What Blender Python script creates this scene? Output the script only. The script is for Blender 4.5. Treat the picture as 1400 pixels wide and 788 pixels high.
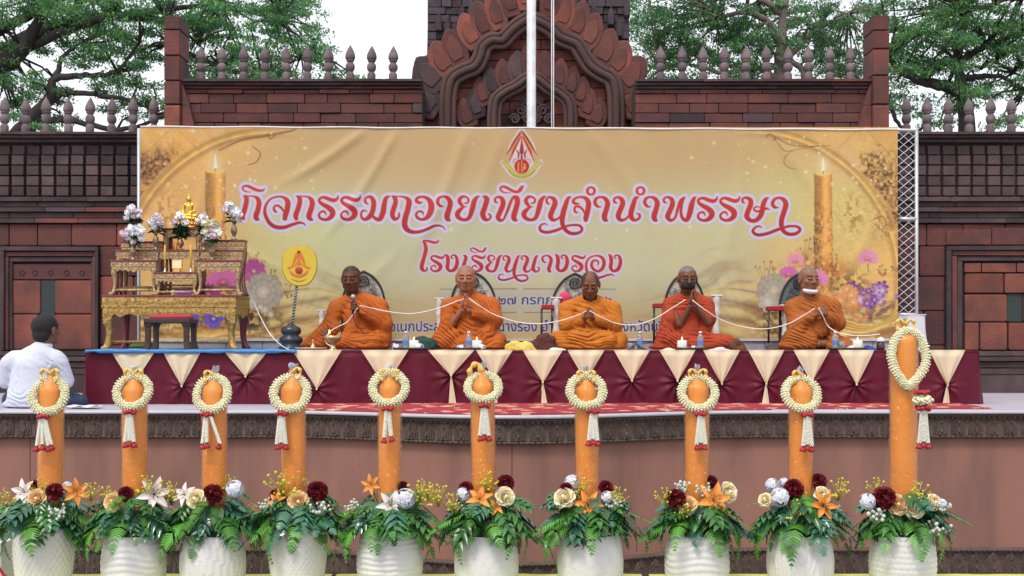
import bpy, math, random
import numpy as np
from mathutils import Vector, Matrix, Euler
R = math.radians
SC = bpy.context.scene
COL = SC.collection
for o in list(bpy.data.objects): bpy.data.objects.remove(o)

# ------------------------------------------------------------------ camera, light, exposure
F, HY, CX, H = 1600.0, 470.0, 700.0, 2.1          # focal length in photo pixels, horizon row, centre column, eye height
cam_d = bpy.data.cameras.new('camera'); cam = bpy.data.objects.new('camera', cam_d); COL.objects.link(cam)
cam.location = (0, 0, H); cam.rotation_euler = (R(90), 0, 0)
cam_d.lens = F / 1400 * 36; cam_d.sensor_width = 36; cam_d.shift_y = (HY - 394) / 1400
cam_d.clip_end = 500; cam_d.clip_start = 0.1
SC.camera = cam
SC.view_settings.view_transform = 'Standard'; SC.view_settings.look = 'None'
SC.view_settings.gamma = 1; SC.view_settings.use_curve_mapping = False
SC.view_settings.exposure = 0.62
SUN_EL, SUN_AZ = 56, 205                            # high soft sun behind the camera's left shoulder, veiled by cloud
w = bpy.data.worlds.new('World'); SC.world = w; w.use_nodes = True
nt = w.node_tree; nt.nodes.clear()
out = nt.nodes.new('ShaderNodeOutputWorld'); bg = nt.nodes.new('ShaderNodeBackground')
sky = nt.nodes.new('ShaderNodeTexSky'); sky.sky_type = 'NISHITA'; sky.sun_disc = False
sky.sun_elevation = R(SUN_EL); sky.sun_rotation = R(SUN_AZ); sky.dust_density = 3.0; sky.air_density = 1.0
hz = nt.nodes.new('ShaderNodeMixRGB'); hz.blend_type = 'MIX'; hz.inputs[0].default_value = 0.6
hz.inputs[2].default_value = (12.0, 11.9, 12.0, 1)     # bright thin cloud veil over the blue
nt.links.new(sky.outputs[0], hz.inputs[1]); nt.links.new(hz.outputs[0], bg.inputs[0])
bg.inputs[1].default_value = 0.092
nt.links.new(bg.outputs[0], out.inputs[0])
sd = bpy.data.lights.new('sun', 'SUN'); sd.energy = 1.5; sd.angle = R(14); sd.color = (1.0, 0.93, 0.82)
sun = bpy.data.objects.new('sun', sd); COL.objects.link(sun)
_az = R(SUN_AZ)
_dir = Vector((math.sin(_az) * math.cos(R(SUN_EL)), math.cos(_az) * math.cos(R(SUN_EL)), math.sin(R(SUN_EL))))
sun.rotation_euler = _dir.to_track_quat('Z', 'Y').to_euler()

# ------------------------------------------------------------------ helpers
def W(px, py, Y):
    return ((px - CX) * Y / F, Y, H - (py - HY) * Y / F)
def wx(px, Y): return (px - CX) * Y / F
def wz(py, Y): return H - (py - HY) * Y / F
rng = random.Random(7)
nrng = np.random.default_rng(11)

_LAT = nrng.random((32, 32, 32)).astype(np.float32)
def vnoise(x, y, z=0.0):
    x, y, z = np.broadcast_arrays(np.asarray(x, np.float32), np.asarray(y, np.float32), np.asarray(z, np.float32))
    xi = np.floor(x).astype(int); yi = np.floor(y).astype(int); zi = np.floor(z).astype(int)
    fx = x - xi; fy = y - yi; fz = z - zi
    fx = fx * fx * (3 - 2 * fx); fy = fy * fy * (3 - 2 * fy); fz = fz * fz * (3 - 2 * fz)
    r = 0
    for a in (0, 1):
        wa = fx if a else 1 - fx
        for b in (0, 1):
            wb = fy if b else 1 - fy
            for c in (0, 1):
                wc = fz if c else 1 - fz
                r = r + wa * wb * wc * _LAT[(xi + a) % 32, (yi + b) % 32, (zi + c) % 32]
    return r * 2 - 1
def fbm(x, y, z=0.0, o=3):
    r = 0; a = 1.0; f = 1.0
    for i in range(o):
        r = r + a * vnoise(np.asarray(x) * f + 7.3 * i, np.asarray(y) * f + 3.1 * i, np.asarray(z) * f + 5.7 * i); a *= .5; f *= 2.03
    return r

MATS = {}
def srgb(r, g, b):
    def c(v):
        v /= 255.0
        return v / 12.92 if v <= .04045 else ((v + .055) / 1.055) ** 2.4
    return (c(r), c(g), c(b))
def mat(name, col, rough=.7, col2=None, nscale=6, ncontrast=.5, bump=0, bscale=30, metal=0, spec=.5, rand=0,
        attr=None, sss=0, trans=0, alpha=1, sheen=0, dirt=None, stretch=None, emit=None, estr=0, coat=0, detail=5, two=False):
    if name in MATS: return MATS[name]
    m = bpy.data.materials.new(name); m.use_nodes = True
    t = m.node_tree; N = t.nodes; L = t.links
    b = N['Principled BSDF']
    b.inputs['Roughness'].default_value = rough; b.inputs['Metallic'].default_value = metal
    b.inputs['Specular IOR Level'].default_value = spec
    if sss: b.inputs['Subsurface Weight'].default_value = sss; b.inputs['Subsurface Scale'].default_value = .01
    if trans: b.inputs['Transmission Weight'].default_value = trans
    if sheen: b.inputs['Sheen Weight'].default_value = sheen
    if coat: b.inputs['Coat Weight'].default_value = coat; b.inputs['Coat Roughness'].default_value = .08
    b.inputs['Alpha'].default_value = alpha
    if emit: b.inputs['Emission Color'].default_value = (*emit, 1); b.inputs['Emission Strength'].default_value = estr
    tc = N.new('ShaderNodeTexCoord'); src = tc.outputs['Object']
    if rand:
        oi = N.new('ShaderNodeObjectInfo'); ad = N.new('ShaderNodeVectorMath'); ad.operation = 'ADD'
        sc = N.new('ShaderNodeVectorMath'); sc.operation = 'SCALE'; sc.inputs['Scale'].default_value = 37
        cmb = N.new('ShaderNodeCombineXYZ')
        for i in range(3): L.new(oi.outputs['Random'], cmb.inputs[i])
        L.new(cmb.outputs[0], sc.inputs[0]); L.new(sc.outputs[0], ad.inputs[1])
        geo = N.new('ShaderNodeNewGeometry')
        L.new(geo.outputs['Position'], ad.inputs[0]); src = ad.outputs[0]
    if stretch:
        mp = N.new('ShaderNodeMapping'); mp.inputs['Scale'].default_value = stretch
        L.new(src, mp.inputs[0]); src = mp.outputs[0]
    n = N.new('ShaderNodeTexNoise'); n.inputs['Scale'].default_value = nscale; n.inputs['Detail'].default_value = detail
    n.inputs['Roughness'].default_value = .6
    L.new(src, n.inputs['Vector'])
    base = None
    if attr:
        at = N.new('ShaderNodeAttribute'); at.attribute_name = attr; base = at.outputs['Color']
    if col2 is None and not attr: col2 = tuple(c * .8 for c in col)
    if col2 is not None:
        rp = N.new('ShaderNodeValToRGB'); h = .25 * (1 - ncontrast) + .02
        rp.color_ramp.elements[0].position = .5 - h - .04; rp.color_ramp.elements[1].position = .5 + h + .04
        rp.color_ramp.elements[0].color = (*col2, 1); rp.color_ramp.elements[1].color = (*col, 1)
        L.new(n.outputs['Fac'], rp.inputs[0])
        if base is None: base = rp.outputs[0]
        else:
            mx = N.new('ShaderNodeMixRGB'); mx.blend_type = 'MULTIPLY'; mx.inputs[0].default_value = 1
            L.new(base, mx.inputs[1]); L.new(rp.outputs[0], mx.inputs[2]); base = mx.outputs[0]
    if dirt:
        n2 = N.new('ShaderNodeTexNoise'); n2.inputs['Scale'].default_value = dirt[1]; n2.inputs['Detail'].default_value = 8
        L.new(src, n2.inputs['Vector'])
        r2 = N.new('ShaderNodeValToRGB'); r2.color_ramp.elements[0].position = .42; r2.color_ramp.elements[1].position = .66
        L.new(n2.outputs['Fac'], r2.inputs[0])
        ml = N.new('ShaderNodeMath'); ml.operation = 'MULTIPLY'; ml.inputs[1].default_value = dirt[2]
        L.new(r2.outputs[0], ml.inputs[0])
        mx = N.new('ShaderNodeMixRGB'); L.new(ml.outputs[0], mx.inputs[0]); L.new(base, mx.inputs[1])
        mx.inputs[2].default_value = (*dirt[0], 1); base = mx.outputs[0]
    if rand:
        hs = N.new('ShaderNodeHueSaturation'); ml = N.new('ShaderNodeMapRange')
        ml.inputs[3].default_value = 1 - rand; ml.inputs[4].default_value = 1 + rand
        L.new(oi.outputs['Random'], ml.inputs[0]); L.new(ml.outputs[0], hs.inputs['Value'])
        L.new(base, hs.inputs['Color']); base = hs.outputs[0]
    L.new(base, b.inputs['Base Color'])
    if bump:
        n3 = N.new('ShaderNodeTexNoise'); n3.inputs['Scale'].default_value = bscale; n3.inputs['Detail'].default_value = 6
        L.new(src, n3.inputs['Vector'])
        bp = N.new('ShaderNodeBump'); bp.inputs['Strength'].default_value = min(1, bump); bp.inputs['Distance'].default_value = .014
        L.new(n3.outputs['Fac'], bp.inputs['Height']); L.new(bp.outputs[0], b.inputs['Normal'])
    MATS[name] = m
    return m

def link(o, parent=None):
    COL.objects.link(o)
    if parent is not None: o.parent = parent
    return o
def thing(name, label, cat, loc=(0, 0, 0), rz=0, group=None):
    o = bpy.data.objects.new(name, None); COL.objects.link(o); o.empty_display_size = .1
    o.location = loc; o.rotation_euler = (0, 0, rz); o['label'] = label; o['category'] = cat
    if group: o['group'] = group
    return o
def tag(o, label=None, cat=None, group=None, kind=None):
    if label: o['label'] = label
    if cat: o['category'] = cat
    if group: o['group'] = group
    if kind: o['kind'] = kind
    return o
def npmesh(name, V, Q, m=None, smooth=True, col=None):
    """V (n,3) floats, Q (k,4) or (k,3) ints"""
    me = bpy.data.meshes.new(name); V = np.asarray(V, np.float32); Q = np.asarray(Q, np.int32)
    k, w_ = Q.shape
    me.vertices.add(len(V)); me.vertices.foreach_set('co', V.ravel())
    me.loops.add(k * w_); me.loops.foreach_set('vertex_index', Q.ravel())
    me.polygons.add(k); me.polygons.foreach_set('loop_start', np.arange(0, k * w_, w_, dtype=np.int32))
    me.polygons.foreach_set('loop_total', np.full(k, w_, np.int32))
    if smooth: me.polygons.foreach_set('use_smooth', np.ones(k, bool))
    me.update(calc_edges=True); me.validate()
    if col is not None:
        ca = me.color_attributes.new('Col', 'FLOAT_COLOR', 'POINT')
        c4 = np.ones((len(V), 4), np.float32); c4[:, :3] = col; ca.data.foreach_set('color', c4.ravel())
    if m: me.materials.append(m)
    return me
def place(me, name, parent=None, loc=(0, 0, 0), rot=(0, 0, 0), scale=(1, 1, 1)):
    o = bpy.data.objects.new(name, me); link(o, parent); o.location = loc; o.rotation_euler = rot; o.scale = scale
    return o
def gridq(nu, nv, cu=False, cv=False):
    a = np.arange(nu * nv).reshape(nu, nv); 
    U = np.arange(nu if cu else nu - 1); Vv = np.arange(nv if cv else nv - 1)
    i, j = np.meshgrid(U, Vv, indexing='ij'); i2 = (i + 1) % nu; j2 = (j + 1) % nv
    return np.stack([a[i, j], a[i2, j], a[i2, j2], a[i, j2]], -1).reshape(-1, 4)

class MB:
    def __init__(s): s.v = []; s.f = []; s.sm = []
    def add(s, V, Fc, smooth=False):
        b = len(s.v); s.v.extend(tuple(map(float, p)) for p in V)
        for f in Fc: s.f.append(tuple(b + int(i) for i in f)); s.sm.append(smooth)
        return s
    def box(s, x0, x1, y0, y1, z0, z1, bev=0):
        if bev <= 0:
            V = [(x0, y0, z0), (x1, y0, z0), (x1, y1, z0), (x0, y1, z0), (x0, y0, z1), (x1, y0, z1), (x1, y1, z1), (x0, y1, z1)]
            Fc = [(0, 3, 2, 1), (4, 5, 6, 7), (0, 1, 5, 4), (1, 2, 6, 5), (2, 3, 7, 6), (3, 0, 4, 7)]
            return s.add(V, Fc)
        b = bev; V = []
        X = (x0, x1); Y = (y0, y1); Z = (z0, z1)
        idx = {}
        for i in (0, 1):
            for j in (0, 1):
                for k in (0, 1):
                    sx, sy, sz = (1 - 2 * i), (1 - 2 * j), (1 - 2 * k)
                    idx[i, j, k, 'x'] = len(V); V.append((X[i], Y[j] + sy * b, Z[k] + sz * b))
                    idx[i, j, k, 'y'] = len(V); V.append((X[i] + sx * b, Y[j], Z[k] + sz * b))
                    idx[i, j, k, 'z'] = len(V); V.append((X[i] + sx * b, Y[j] + sy * b, Z[k]))
        Fc = []
        g = lambda i, j, k, a: idx[i, j, k, a]
        for i in (0, 1):
            Fc.append([g(i, 0, 0, 'x'), g(i, 1, 0, 'x'), g(i, 1, 1, 'x'), g(i, 0, 1, 'x')][::(1 if i else -1)])
            Fc.append([g(0, i, 0, 'y'), g(0, i, 1, 'y'), g(1, i, 1, 'y'), g(1, i, 0, 'y')][::(1 if i else -1)])
            Fc.append([g(0, 0, i, 'z'), g(1, 0, i, 'z'), g(1, 1, i, 'z'), g(0, 1, i, 'z')][::(1 if i else -1)])
        for i in (0, 1):
            for j in (0, 1):
                Fc.append([g(i, j, 0, 'x'), g(i, j, 0, 'y'), g(i, j, 1, 'y'), g(i, j, 1, 'x')][::(1 if (i ^ j) == 1 else -1)])
                Fc.append([g(i, 0, j, 'x'), g(i, 0, j, 'z'), g(i, 1, j, 'z'), g(i, 1, j, 'x')][::(1 if (i ^ j) == 0 else -1)])
                Fc.append([g(0, i, j, 'y'), g(0, i, j, 'z'), g(1, i, j, 'z'), g(1, i, j, 'y')][::(1 if (i ^ j) == 1 else -1)])
                for k in (0, 1):
                    t = [g(i, j, k, 'x'), g(i, j, k, 'y'), g(i, j, k, 'z')]
                    Fc.append(t[::(1 if (i + j + k) % 2 == 1 else -1)])
        return s.add(V, Fc)
    def lathe(s, prof, c=(0, 0, 0), n=20, sx=1, sy=1, smooth=True, cap=True):
        V = []; Fc = []
        for r, z in prof:
            for i in range(n):
                a = 2 * math.pi * i / n; V.append((c[0] + r * sx * math.cos(a), c[1] + r * sy * math.sin(a), c[2] + z))
        for j in range(len(prof) - 1):
            for i in range(n):
                i2 = (i + 1) % n; Fc.append((j * n + i, j * n + i2, (j + 1) * n + i2, (j + 1) * n + i))
        if cap:
            Fc.append(tuple(range(n))[::-1]); Fc.append(tuple(range((len(prof) - 1) * n, len(prof) * n)))
        return s.add(V, Fc, smooth)
    def tube(s, pts, r, n=8, smooth=True, cap=True, flat=None):
        P = [Vector(p) for p in pts]; m = len(P)
        rr = r if isinstance(r, (list, tuple)) else [r] * m
        V = []; Fc = []; up = None
        for k in range(m):
            t = (P[min(k + 1, m - 1)] - P[max(k - 1, 0)]).normalized()
            if up is None:
                up = Vector((0, 0, 1)) if abs(t.z) < .9 else Vector((0, 1, 0))
            a = t.cross(up).normalized(); b = a.cross(t).normalized(); up = b
            for i in range(n):
                th = 2 * math.pi * i / n; fl = flat or 1
                V.append(P[k] + a * (rr[k] * math.cos(th)) + b * (rr[k] * fl * math.sin(th)))
        for k in range(m - 1):
            for i in range(n):
                i2 = (i + 1) % n; Fc.append((k * n + i2, k * n + i, (k + 1) * n + i, (k + 1) * n + i2))
        if cap: Fc.append(tuple(range(n))); Fc.append(tuple(range((m - 1) * n, m * n))[::-1])
        return s.add(V, Fc, smooth)
    def ell(s, c, r, n=12, m=8, rot=None, smooth=True):
        if not isinstance(r, (tuple, list)): r = (r, r, r)
        V = [(0, 0, -1)]
        for j in range(1, m):
            ph = math.pi * j / m - math.pi / 2
            for i in range(n):
                a = 2 * math.pi * i / n; V.append((math.cos(a) * math.cos(ph), math.sin(a) * math.cos(ph), math.sin(ph)))
        V.append((0, 0, 1)); Fc = []
        for i in range(n): Fc.append((0, 1 + (i + 1) % n, 1 + i)); Fc.append((len(V) - 1, 1 + (m - 2) * n + i, 1 + (m - 2) * n + (i + 1) % n))
        for j in range(m - 2):
            for i in range(n):
                i2 = (i + 1) % n; Fc.append((1 + j * n + i, 1 + j * n + i2, 1 + (j + 1) * n + i2, 1 + (j + 1) * n + i))
        c = Vector(c); O = []
        for p in V:
            q = Vector((p[0] * r[0], p[1] * r[1], p[2] * r[2]))
            if rot is not None: q = rot @ q
            O.append(q + c)
        return s.add(O, Fc, smooth)
    def prism(s, poly, y0, y1, bev=0):
        """poly: (x,z) outline, counter-clockwise seen from -y; extruded y0 (front) to y1 (back)"""
        n = len(poly)
        A = sum(poly[i][0] * poly[(i + 1) % n][1] - poly[(i + 1) % n][0] * poly[i][1] for i in range(n))
        if A < 0: poly = poly[::-1]
        cx = sum(p[0] for p in poly) / n; cz = sum(p[1] for p in poly) / n
        rings = [(1.0, y1)]
        if bev: rings += [(1.0, y0 + bev), (None, y0)]
        else: rings += [(1.0, y0)]
        V = []
        for k, (sc_, y) in enumerate(rings):
            for x, z in poly:
                if sc_ is None:
                    d = math.hypot(x - cx, z - cz) or 1; f_ = max(.3, 1 - bev * .8 / d)
                    V.append((cx + (x - cx) * f_, y, cz + (z - cz) * f_))
                else: V.append((x, y, z))
        Fc = []
        for k in range(len(rings) - 1):
            for i in range(n):
                i2 = (i + 1) % n; Fc.append((k * n + i, k * n + i2, (k + 1) * n + i2, (k + 1) * n + i))
        Fc.append(tuple(range((len(rings) - 1) * n, len(rings) * n))); Fc.append(tuple(range(n))[::-1])
        return s.add(V, Fc)
    def mesh(s, name, m=None):
        me = bpy.data.meshes.new(name); me.from_pydata(s.v, [], s.f)
        me.polygons.foreach_set('use_smooth', s.sm); 
        if m: me.materials.append(m)
        me.update(); return me
    def build(s, name, m, parent=None, loc=(0, 0, 0), rot=(0, 0, 0), scale=(1, 1, 1)):
        return place(s.mesh(name, m), name, parent, loc, rot, scale)

def crom(pts, n=6, closed=False):
    """Catmull-Rom through tuples of any length"""
    P = [np.array(p, float) for p in pts]; out_ = []
    m = len(P)
    for i in range(m if closed else m - 1):
        p0 = P[(i - 1) % m] if (closed or i > 0) else 2 * P[0] - P[1]
        p1 = P[i]; p2 = P[(i + 1) % m]
        p3 = P[(i + 2) % m] if (closed or i + 2 < m) else 2 * P[m - 1] - P[m - 2]
        for k in range(n):
            t = k / n
            out_.append(.5 * ((2 * p1) + (-p0 + p2) * t + (2 * p0 - 5 * p1 + 4 * p2 - p3) * t * t + (-p0 + 3 * p1 - 3 * p2 + p3) * t ** 3))
    if not closed: out_.append(P[-1])
    return out_
def copy_tree(o, parent=None):
    c = o.copy(); COL.objects.link(c)
    if parent is not None: c.parent = parent
    for ch in list(o.children): copy_tree(ch, c)
    return c

# signed distance sculpting: parts are blended into ONE continuous surface
def sculpt(prims, lo, hi, h, k=3.0, disp=None):
    lo = np.array(lo, float); hi = np.array(hi, float)
    n = np.ceil((hi - lo) / h).astype(int) + 1
    ax = [lo[i] + h * np.arange(n[i]) for i in range(3)]
    Fd = np.full(tuple(n), 1e3, np.float32)
    for p in prims:
        kind = p[0]; kk = k; neg = False
        if isinstance(p[-1], dict):
            kk = p[-1].get('k', k); neg = p[-1].get('neg', False)
        if kind == 'cap':
            _, a, ra, b, rb = p[:5]; a = np.array(a, float); b = np.array(b, float)
            l_ = np.minimum(a - ra, b - rb); h_ = np.maximum(a + ra, b + rb)
        else:
            _, c, r = p[:3]; c = np.array(c, float); r = np.array(r if isinstance(r, (tuple, list)) else (r, r, r), float)
            rot = None
            if len(p) > 3 and isinstance(p[3], (tuple, list)): rot = np.array(Euler([R(v) for v in p[3]]).to_matrix())
            rm = r if rot is None else np.full(3, r.max())
            l_ = c - rm; h_ = c + rm
        pad = kk * 1.5 + 3 * h
        i0 = np.clip(np.floor((l_ - pad - lo) / h).astype(int), 0, n); i1 = np.clip(np.ceil((h_ + pad - lo) / h).astype(int) + 1, 0, n)
        if (i1 <= i0).any(): continue
        sl = tuple(slice(i0[i], i1[i]) for i in range(3))
        X, Y, Z = np.meshgrid(*[ax[i][sl[i]].astype(np.float32) for i in range(3)], indexing='ij', sparse=True)
        if kind == 'cap':
            d = b - a; L2 = max(1e-9, float(d @ d))
            t = np.clip(((X - a[0]) * d[0] + (Y - a[1]) * d[1] + (Z - a[2]) * d[2]) / L2, 0, 1)
            D = np.sqrt((X - a[0] - t * d[0]) ** 2 + (Y - a[1] - t * d[1]) ** 2 + (Z - a[2] - t * d[2]) ** 2) - (ra + t * (rb - ra))
        else:
            x, y, z = X - c[0], Y - c[1], Z - c[2]
            if rot is not None:
                x, y, z = (rot[0, 0] * x + rot[1, 0] * y + rot[2, 0] * z, rot[0, 1] * x + rot[1, 1] * y + rot[2, 1] * z, rot[0, 2] * x + rot[1, 2] * y + rot[2, 2] * z)
            k0 = np.sqrt((x / r[0]) ** 2 + (y / r[1]) ** 2 + (z / r[2]) ** 2)
            k1 = np.sqrt((x / r[0] ** 2) ** 2 + (y / r[1] ** 2) ** 2 + (z / r[2] ** 2) ** 2) + 1e-6
            D = k0 * (k0 - 1) / k1
        G = Fd[sl]
        if neg:
            hh = np.clip(.5 - .5 * (G + D) / kk, 0, 1); Fd[sl] = (G * (1 - hh) - D * hh + kk * hh * (1 - hh)).astype(np.float32)
        else:
            hh = np.clip(.5 + .5 * (G - D) / kk, 0, 1); Fd[sl] = (G * (1 - hh) + D * hh - kk * hh * (1 - hh)).astype(np.float32)
    if disp is not None:
        near = np.abs(Fd) < 6; ii = np.nonzero(near)
        Fd[ii] += disp(ax[0][ii[0]], ax[1][ii[1]], ax[2][ii[2]]).astype(np.float32)
    Fd[0] = Fd[-1] = 1; Fd[:, 0] = Fd[:, -1] = 1; Fd[:, :, 0] = np.maximum(Fd[:, :, 0], .05); Fd[:, :, -1] = 1
    ins = Fd < 0
    c8 = [(a, b, c) for a in (0, 1) for b in (0, 1) for c in (0, 1)]
    cnt = sum(ins[a:n[0] - 1 + a, b:n[1] - 1 + b, c:n[2] - 1 + c].astype(np.int8) for a, b, c in c8)
    cells = np.nonzero((cnt > 0) & (cnt < 8)); m = len(cells[0])
    vid = np.full((n[0] - 1, n[1] - 1, n[2] - 1), -1, np.int32); vid[cells] = np.arange(m)
    acc = np.zeros((m, 3)); num = np.zeros(m)
    for a in c8:
        for ax_ in range(3):
            if a[ax_]: continue
            b = list(a); b[ax_] = 1
            fa = Fd[cells[0] + a[0], cells[1] + a[1], cells[2] + a[2]]; fb = Fd[cells[0] + b[0], cells[1] + b[1], cells[2] + b[2]]
            cr = (fa < 0) != (fb < 0); t = np.where(cr, fa / np.where(cr, fa - fb, 1), 0)
            p = np.tile(np.array(a, float), (m, 1)); p[:, ax_] += t
            acc[cr] += p[cr]; num += cr
    V = (np.stack(cells, -1) + acc / num[:, None]) * h + lo
    Q = []
    for ax_ in range(3):
        s1 = [slice(None)] * 3; s2 = [slice(None)] * 3; s1[ax_] = slice(0, -1); s2[ax_] = slice(1, None)
        A = ins[tuple(s1)]; B = ins[tuple(s2)]; u, v = [(1, 2), (2, 0), (0, 1)][ax_]
        e = np.stack(np.nonzero(A != B), -1)
        e = e[(e[:, u] > 0) & (e[:, v] > 0) & (e[:, u] < n[u] - 1) & (e[:, v] < n[v] - 1)]
        du = np.zeros(3, int); du[u] = 1; dv = np.zeros(3, int); dv[v] = 1
        q = [e - du - dv, e - dv, e, e - du]
        q = np.stack([vid[x[:, 0], x[:, 1], x[:, 2]] for x in q], -1)
        fl = ~A[e[:, 0], e[:, 1], e[:, 2]]
        q[fl] = q[fl][:, ::-1]; Q.append(q)
    Q = np.concatenate(Q); Q = Q[(Q >= 0).all(1)]
    return V, Q
# ------------------------------------------------------------------ materials of the place
S_RED = mat('red_laterite', (.150, .042, .034), .85, (.085, .030, .029), 3.5, .35, .6, 45, rand=.28, dirt=((.035, .024, .028), 2.2, .6))
S_DK = mat('weathered_laterite', (.088, .052, .056), .9, (.052, .034, .040), 4, .4, .6, 40, rand=.35, dirt=((.02, .016, .02), 3, .6))
S_MORT = mat('dark_joint', (.046, .029, .033), .95, (.030, .020, .024), 8, .4, .3, 50)
S_CONC = mat('grey_baluster_stone', (.20, .155, .165), .85, (.11, .085, .10), 9, .4, .4, 60, rand=.1, dirt=((.07, .05, .055), 6, .6))
S_OR = mat('orange_sandstone', (.24, .068, .042), .85, (.14, .044, .034), 4, .35, .5, 45, rand=.22, dirt=((.05, .028, .03), 2.5, .65))
S_BND = mat('moulded_stone', (.12, .055, .045), .85, (.055, .032, .032), 3, .4, .5, 40, rand=.15, dirt=((.03, .02, .024), 3, .5))
S_GREY = mat('grey_stone', (.072, .055, .068), .88, (.040, .030, .040), 5, .35, .5, 40, rand=.3, dirt=((.03, .022, .028), 3, .5))
GROUND = mat('grey_paving', (.20, .19, .18), .9, (.13, .12, .115), 2, .4, .2, 30)
DECK = mat('pale_floor_tile', (.48, .46, .53), .45, (.38, .36, .44), 3, .4, .05, 60)
STAGE = mat('painted_brown_render', (.290, .138, .106), .75, (.25, .115, .090), 1.6, .2, .25, 70, dirt=((.15, .075, .066), 3.2, .75), stretch=(1, 1, .22))
CARV = mat('dark_carved_stone', (.105, .070, .058), .8, (.056, .038, .034), 14, .4, .7, 60, rand=.12)

ZS = H - .58                                          # stage floor
ZT = H - .07                                          # table top
g = MB(); g.add([(-60, -30, 0), (60, -30, 0), (60, 90, 0), (-60, 90, 0)], [(0, 1, 2, 3)])
tag(g.build('ground', GROUND), 'grey paved ground around the stage', kind='structure')

# ------------------------------------------------------------------ stage with a bulging front
def edgeY(x):
    return 10.2 - .68 * math.cos(min(1, abs(x) / 2.15) * math.pi / 2) ** 2
XS = [-9 + 18 * i / 180 for i in range(181)]
stage = thing('stage', 'raised brown stage with a bulging front and dark carved bands along its top and foot', 'stage', (0, 10.2, 0))
def strip(name, m, prof, parent, base=(0, 10.2, 0), xs=XS):
    """sweep a (offset towards the viewer, z) profile along the stage edge"""
    V = []; n = len(prof)
    for x in xs:
        d = (edgeY(x + .01) - edgeY(x - .01)) / .02; L_ = math.hypot(1, d)
        for o, z in prof: V.append((x + o * d / L_ - base[0], edgeY(x) - o / L_ - base[1], z - base[2]))
    return place(npmesh(name, V, gridq(len(xs), n)[:, ::-1], m, False), name, parent)
deckV = []
for x in XS: deckV += [(x, edgeY(x) - 10.2 - .05, ZS), (x, 7.3, ZS)]
place(npmesh('floor', deckV, gridq(len(XS), 2)[:, ::-1], DECK, False), 'floor', stage)
strip('floor_edge', DECK, [(.05, ZS), (.09, ZS - .003), (.09, ZS - .028), (.03, ZS - .03)], stage)
for xa, xb in [(-9, -6.4), (-6.4, -4.2), (-4.2, -2.6), (-2.6, .0), (.0, 2.6), (2.6, 4.9), (4.9, 9)]:
    strip('front_panel', STAGE, [(0, ZS - .2), (0, .2)], stage, xs=[xa + .003 + (xb - xa - .006) * i / 30 for i in range(31)])
strip('joint_backing', S_MORT, [(-.012, ZS - .2), (-.012, .2)], stage)
zt = ZS - .03; zb = H - .812
strip('carved_band', CARV, [(.03, zt), (.06, zt - .004), (.06, zt - .022), (.036, zt - .028), (.036, zt - .185), (.05, zt - .19), (.05, zt - .205), (.035, zt - .21), (.0, zt - .212)], stage)
strip('carved_band', CARV, [(.0, H - 1.775), (.035, H - 1.777), (.05, H - 1.79), (.05, H - 1.80), (.034, H - 1.81), (.034, .07), (.06, .05), (.06, 0)], stage)
# lotus petals carved in the bands, beads above and below them
def petal_mesh():
    mb = MB(); 
    def arc(w_, h_, n=10):
        return [(w_ * math.cos(math.pi * i / n), h_ * (math.sin(math.pi * i / n) ** .75) + (.018 * h_ / .1 if i == n // 2 else 0)) for i in range(n + 1)]
    for (w_, h_, y, t) in ((.060, .125, -.004, .012), (.044, .098, -.012, .010), (.027, .066, -.020, .010)):
        o = arc(w_, h_); i_ = [(x * .72, z * .72 + h_ * .03) for x, z in o]
        V = [(x, 0, z) for x, z in o] + [(x * .93, y - t * .6, z * .95) for x, z in o] + [(x, y - t * .3, z) for x, z in i_]
        m_ = len(o); Fc = []
        for r_ in range(2):
            for k in range(m_ - 1): Fc.append((r_ * m_ + k, (r_ + 1) * m_ + k, (r_ + 1) * m_ + k + 1, r_ * m_ + k + 1))
        Fc.append(tuple(range(2 * m_, 3 * m_)))
        mb.add(V, Fc)
    mb.ell((0, -.028, .03), (.010, .012, .018), 8, 5)
    mb.ell((0, -.03, .09), (.008, .01, .01), 6, 4)
    return mb.mesh('lotus_petal', CARV)
pm = petal_mesh()
def along(x):
    d = (edgeY(x + .01) - edgeY(x - .01)) / .02; return math.atan(d), math.hypot(1, d)
for zrow, zz in ((0, zt - .182), (1, H - 1.985)):
    x = -5.6; k = 0
    while x < 5.6:
        a, L_ = along(x)
        place(pm, 'lotus_petal', stage, (x + .036 * math.sin(a), edgeY(x) - 10.2 - .036 * math.cos(a), zz), (0, 0, a), (1.12, 1, 1.22 if zrow == 0 else 1.3))
        x += .152 / L_; k += 1
bd = MB(); x = -5.6
while x < 5.6:
    a, L_ = along(x)
    for zz, off in ((zt - .034, .05), (zt - .197, .058), (H - 1.795, .055)):
        bd.ell((x, edgeY(x) - 10.2 - off, zz), (.016, .012, .013), 6, 4)
    x += .045 / L_
tag(bd.build('bead_row', CARV, stage), kind='stuff')

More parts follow.
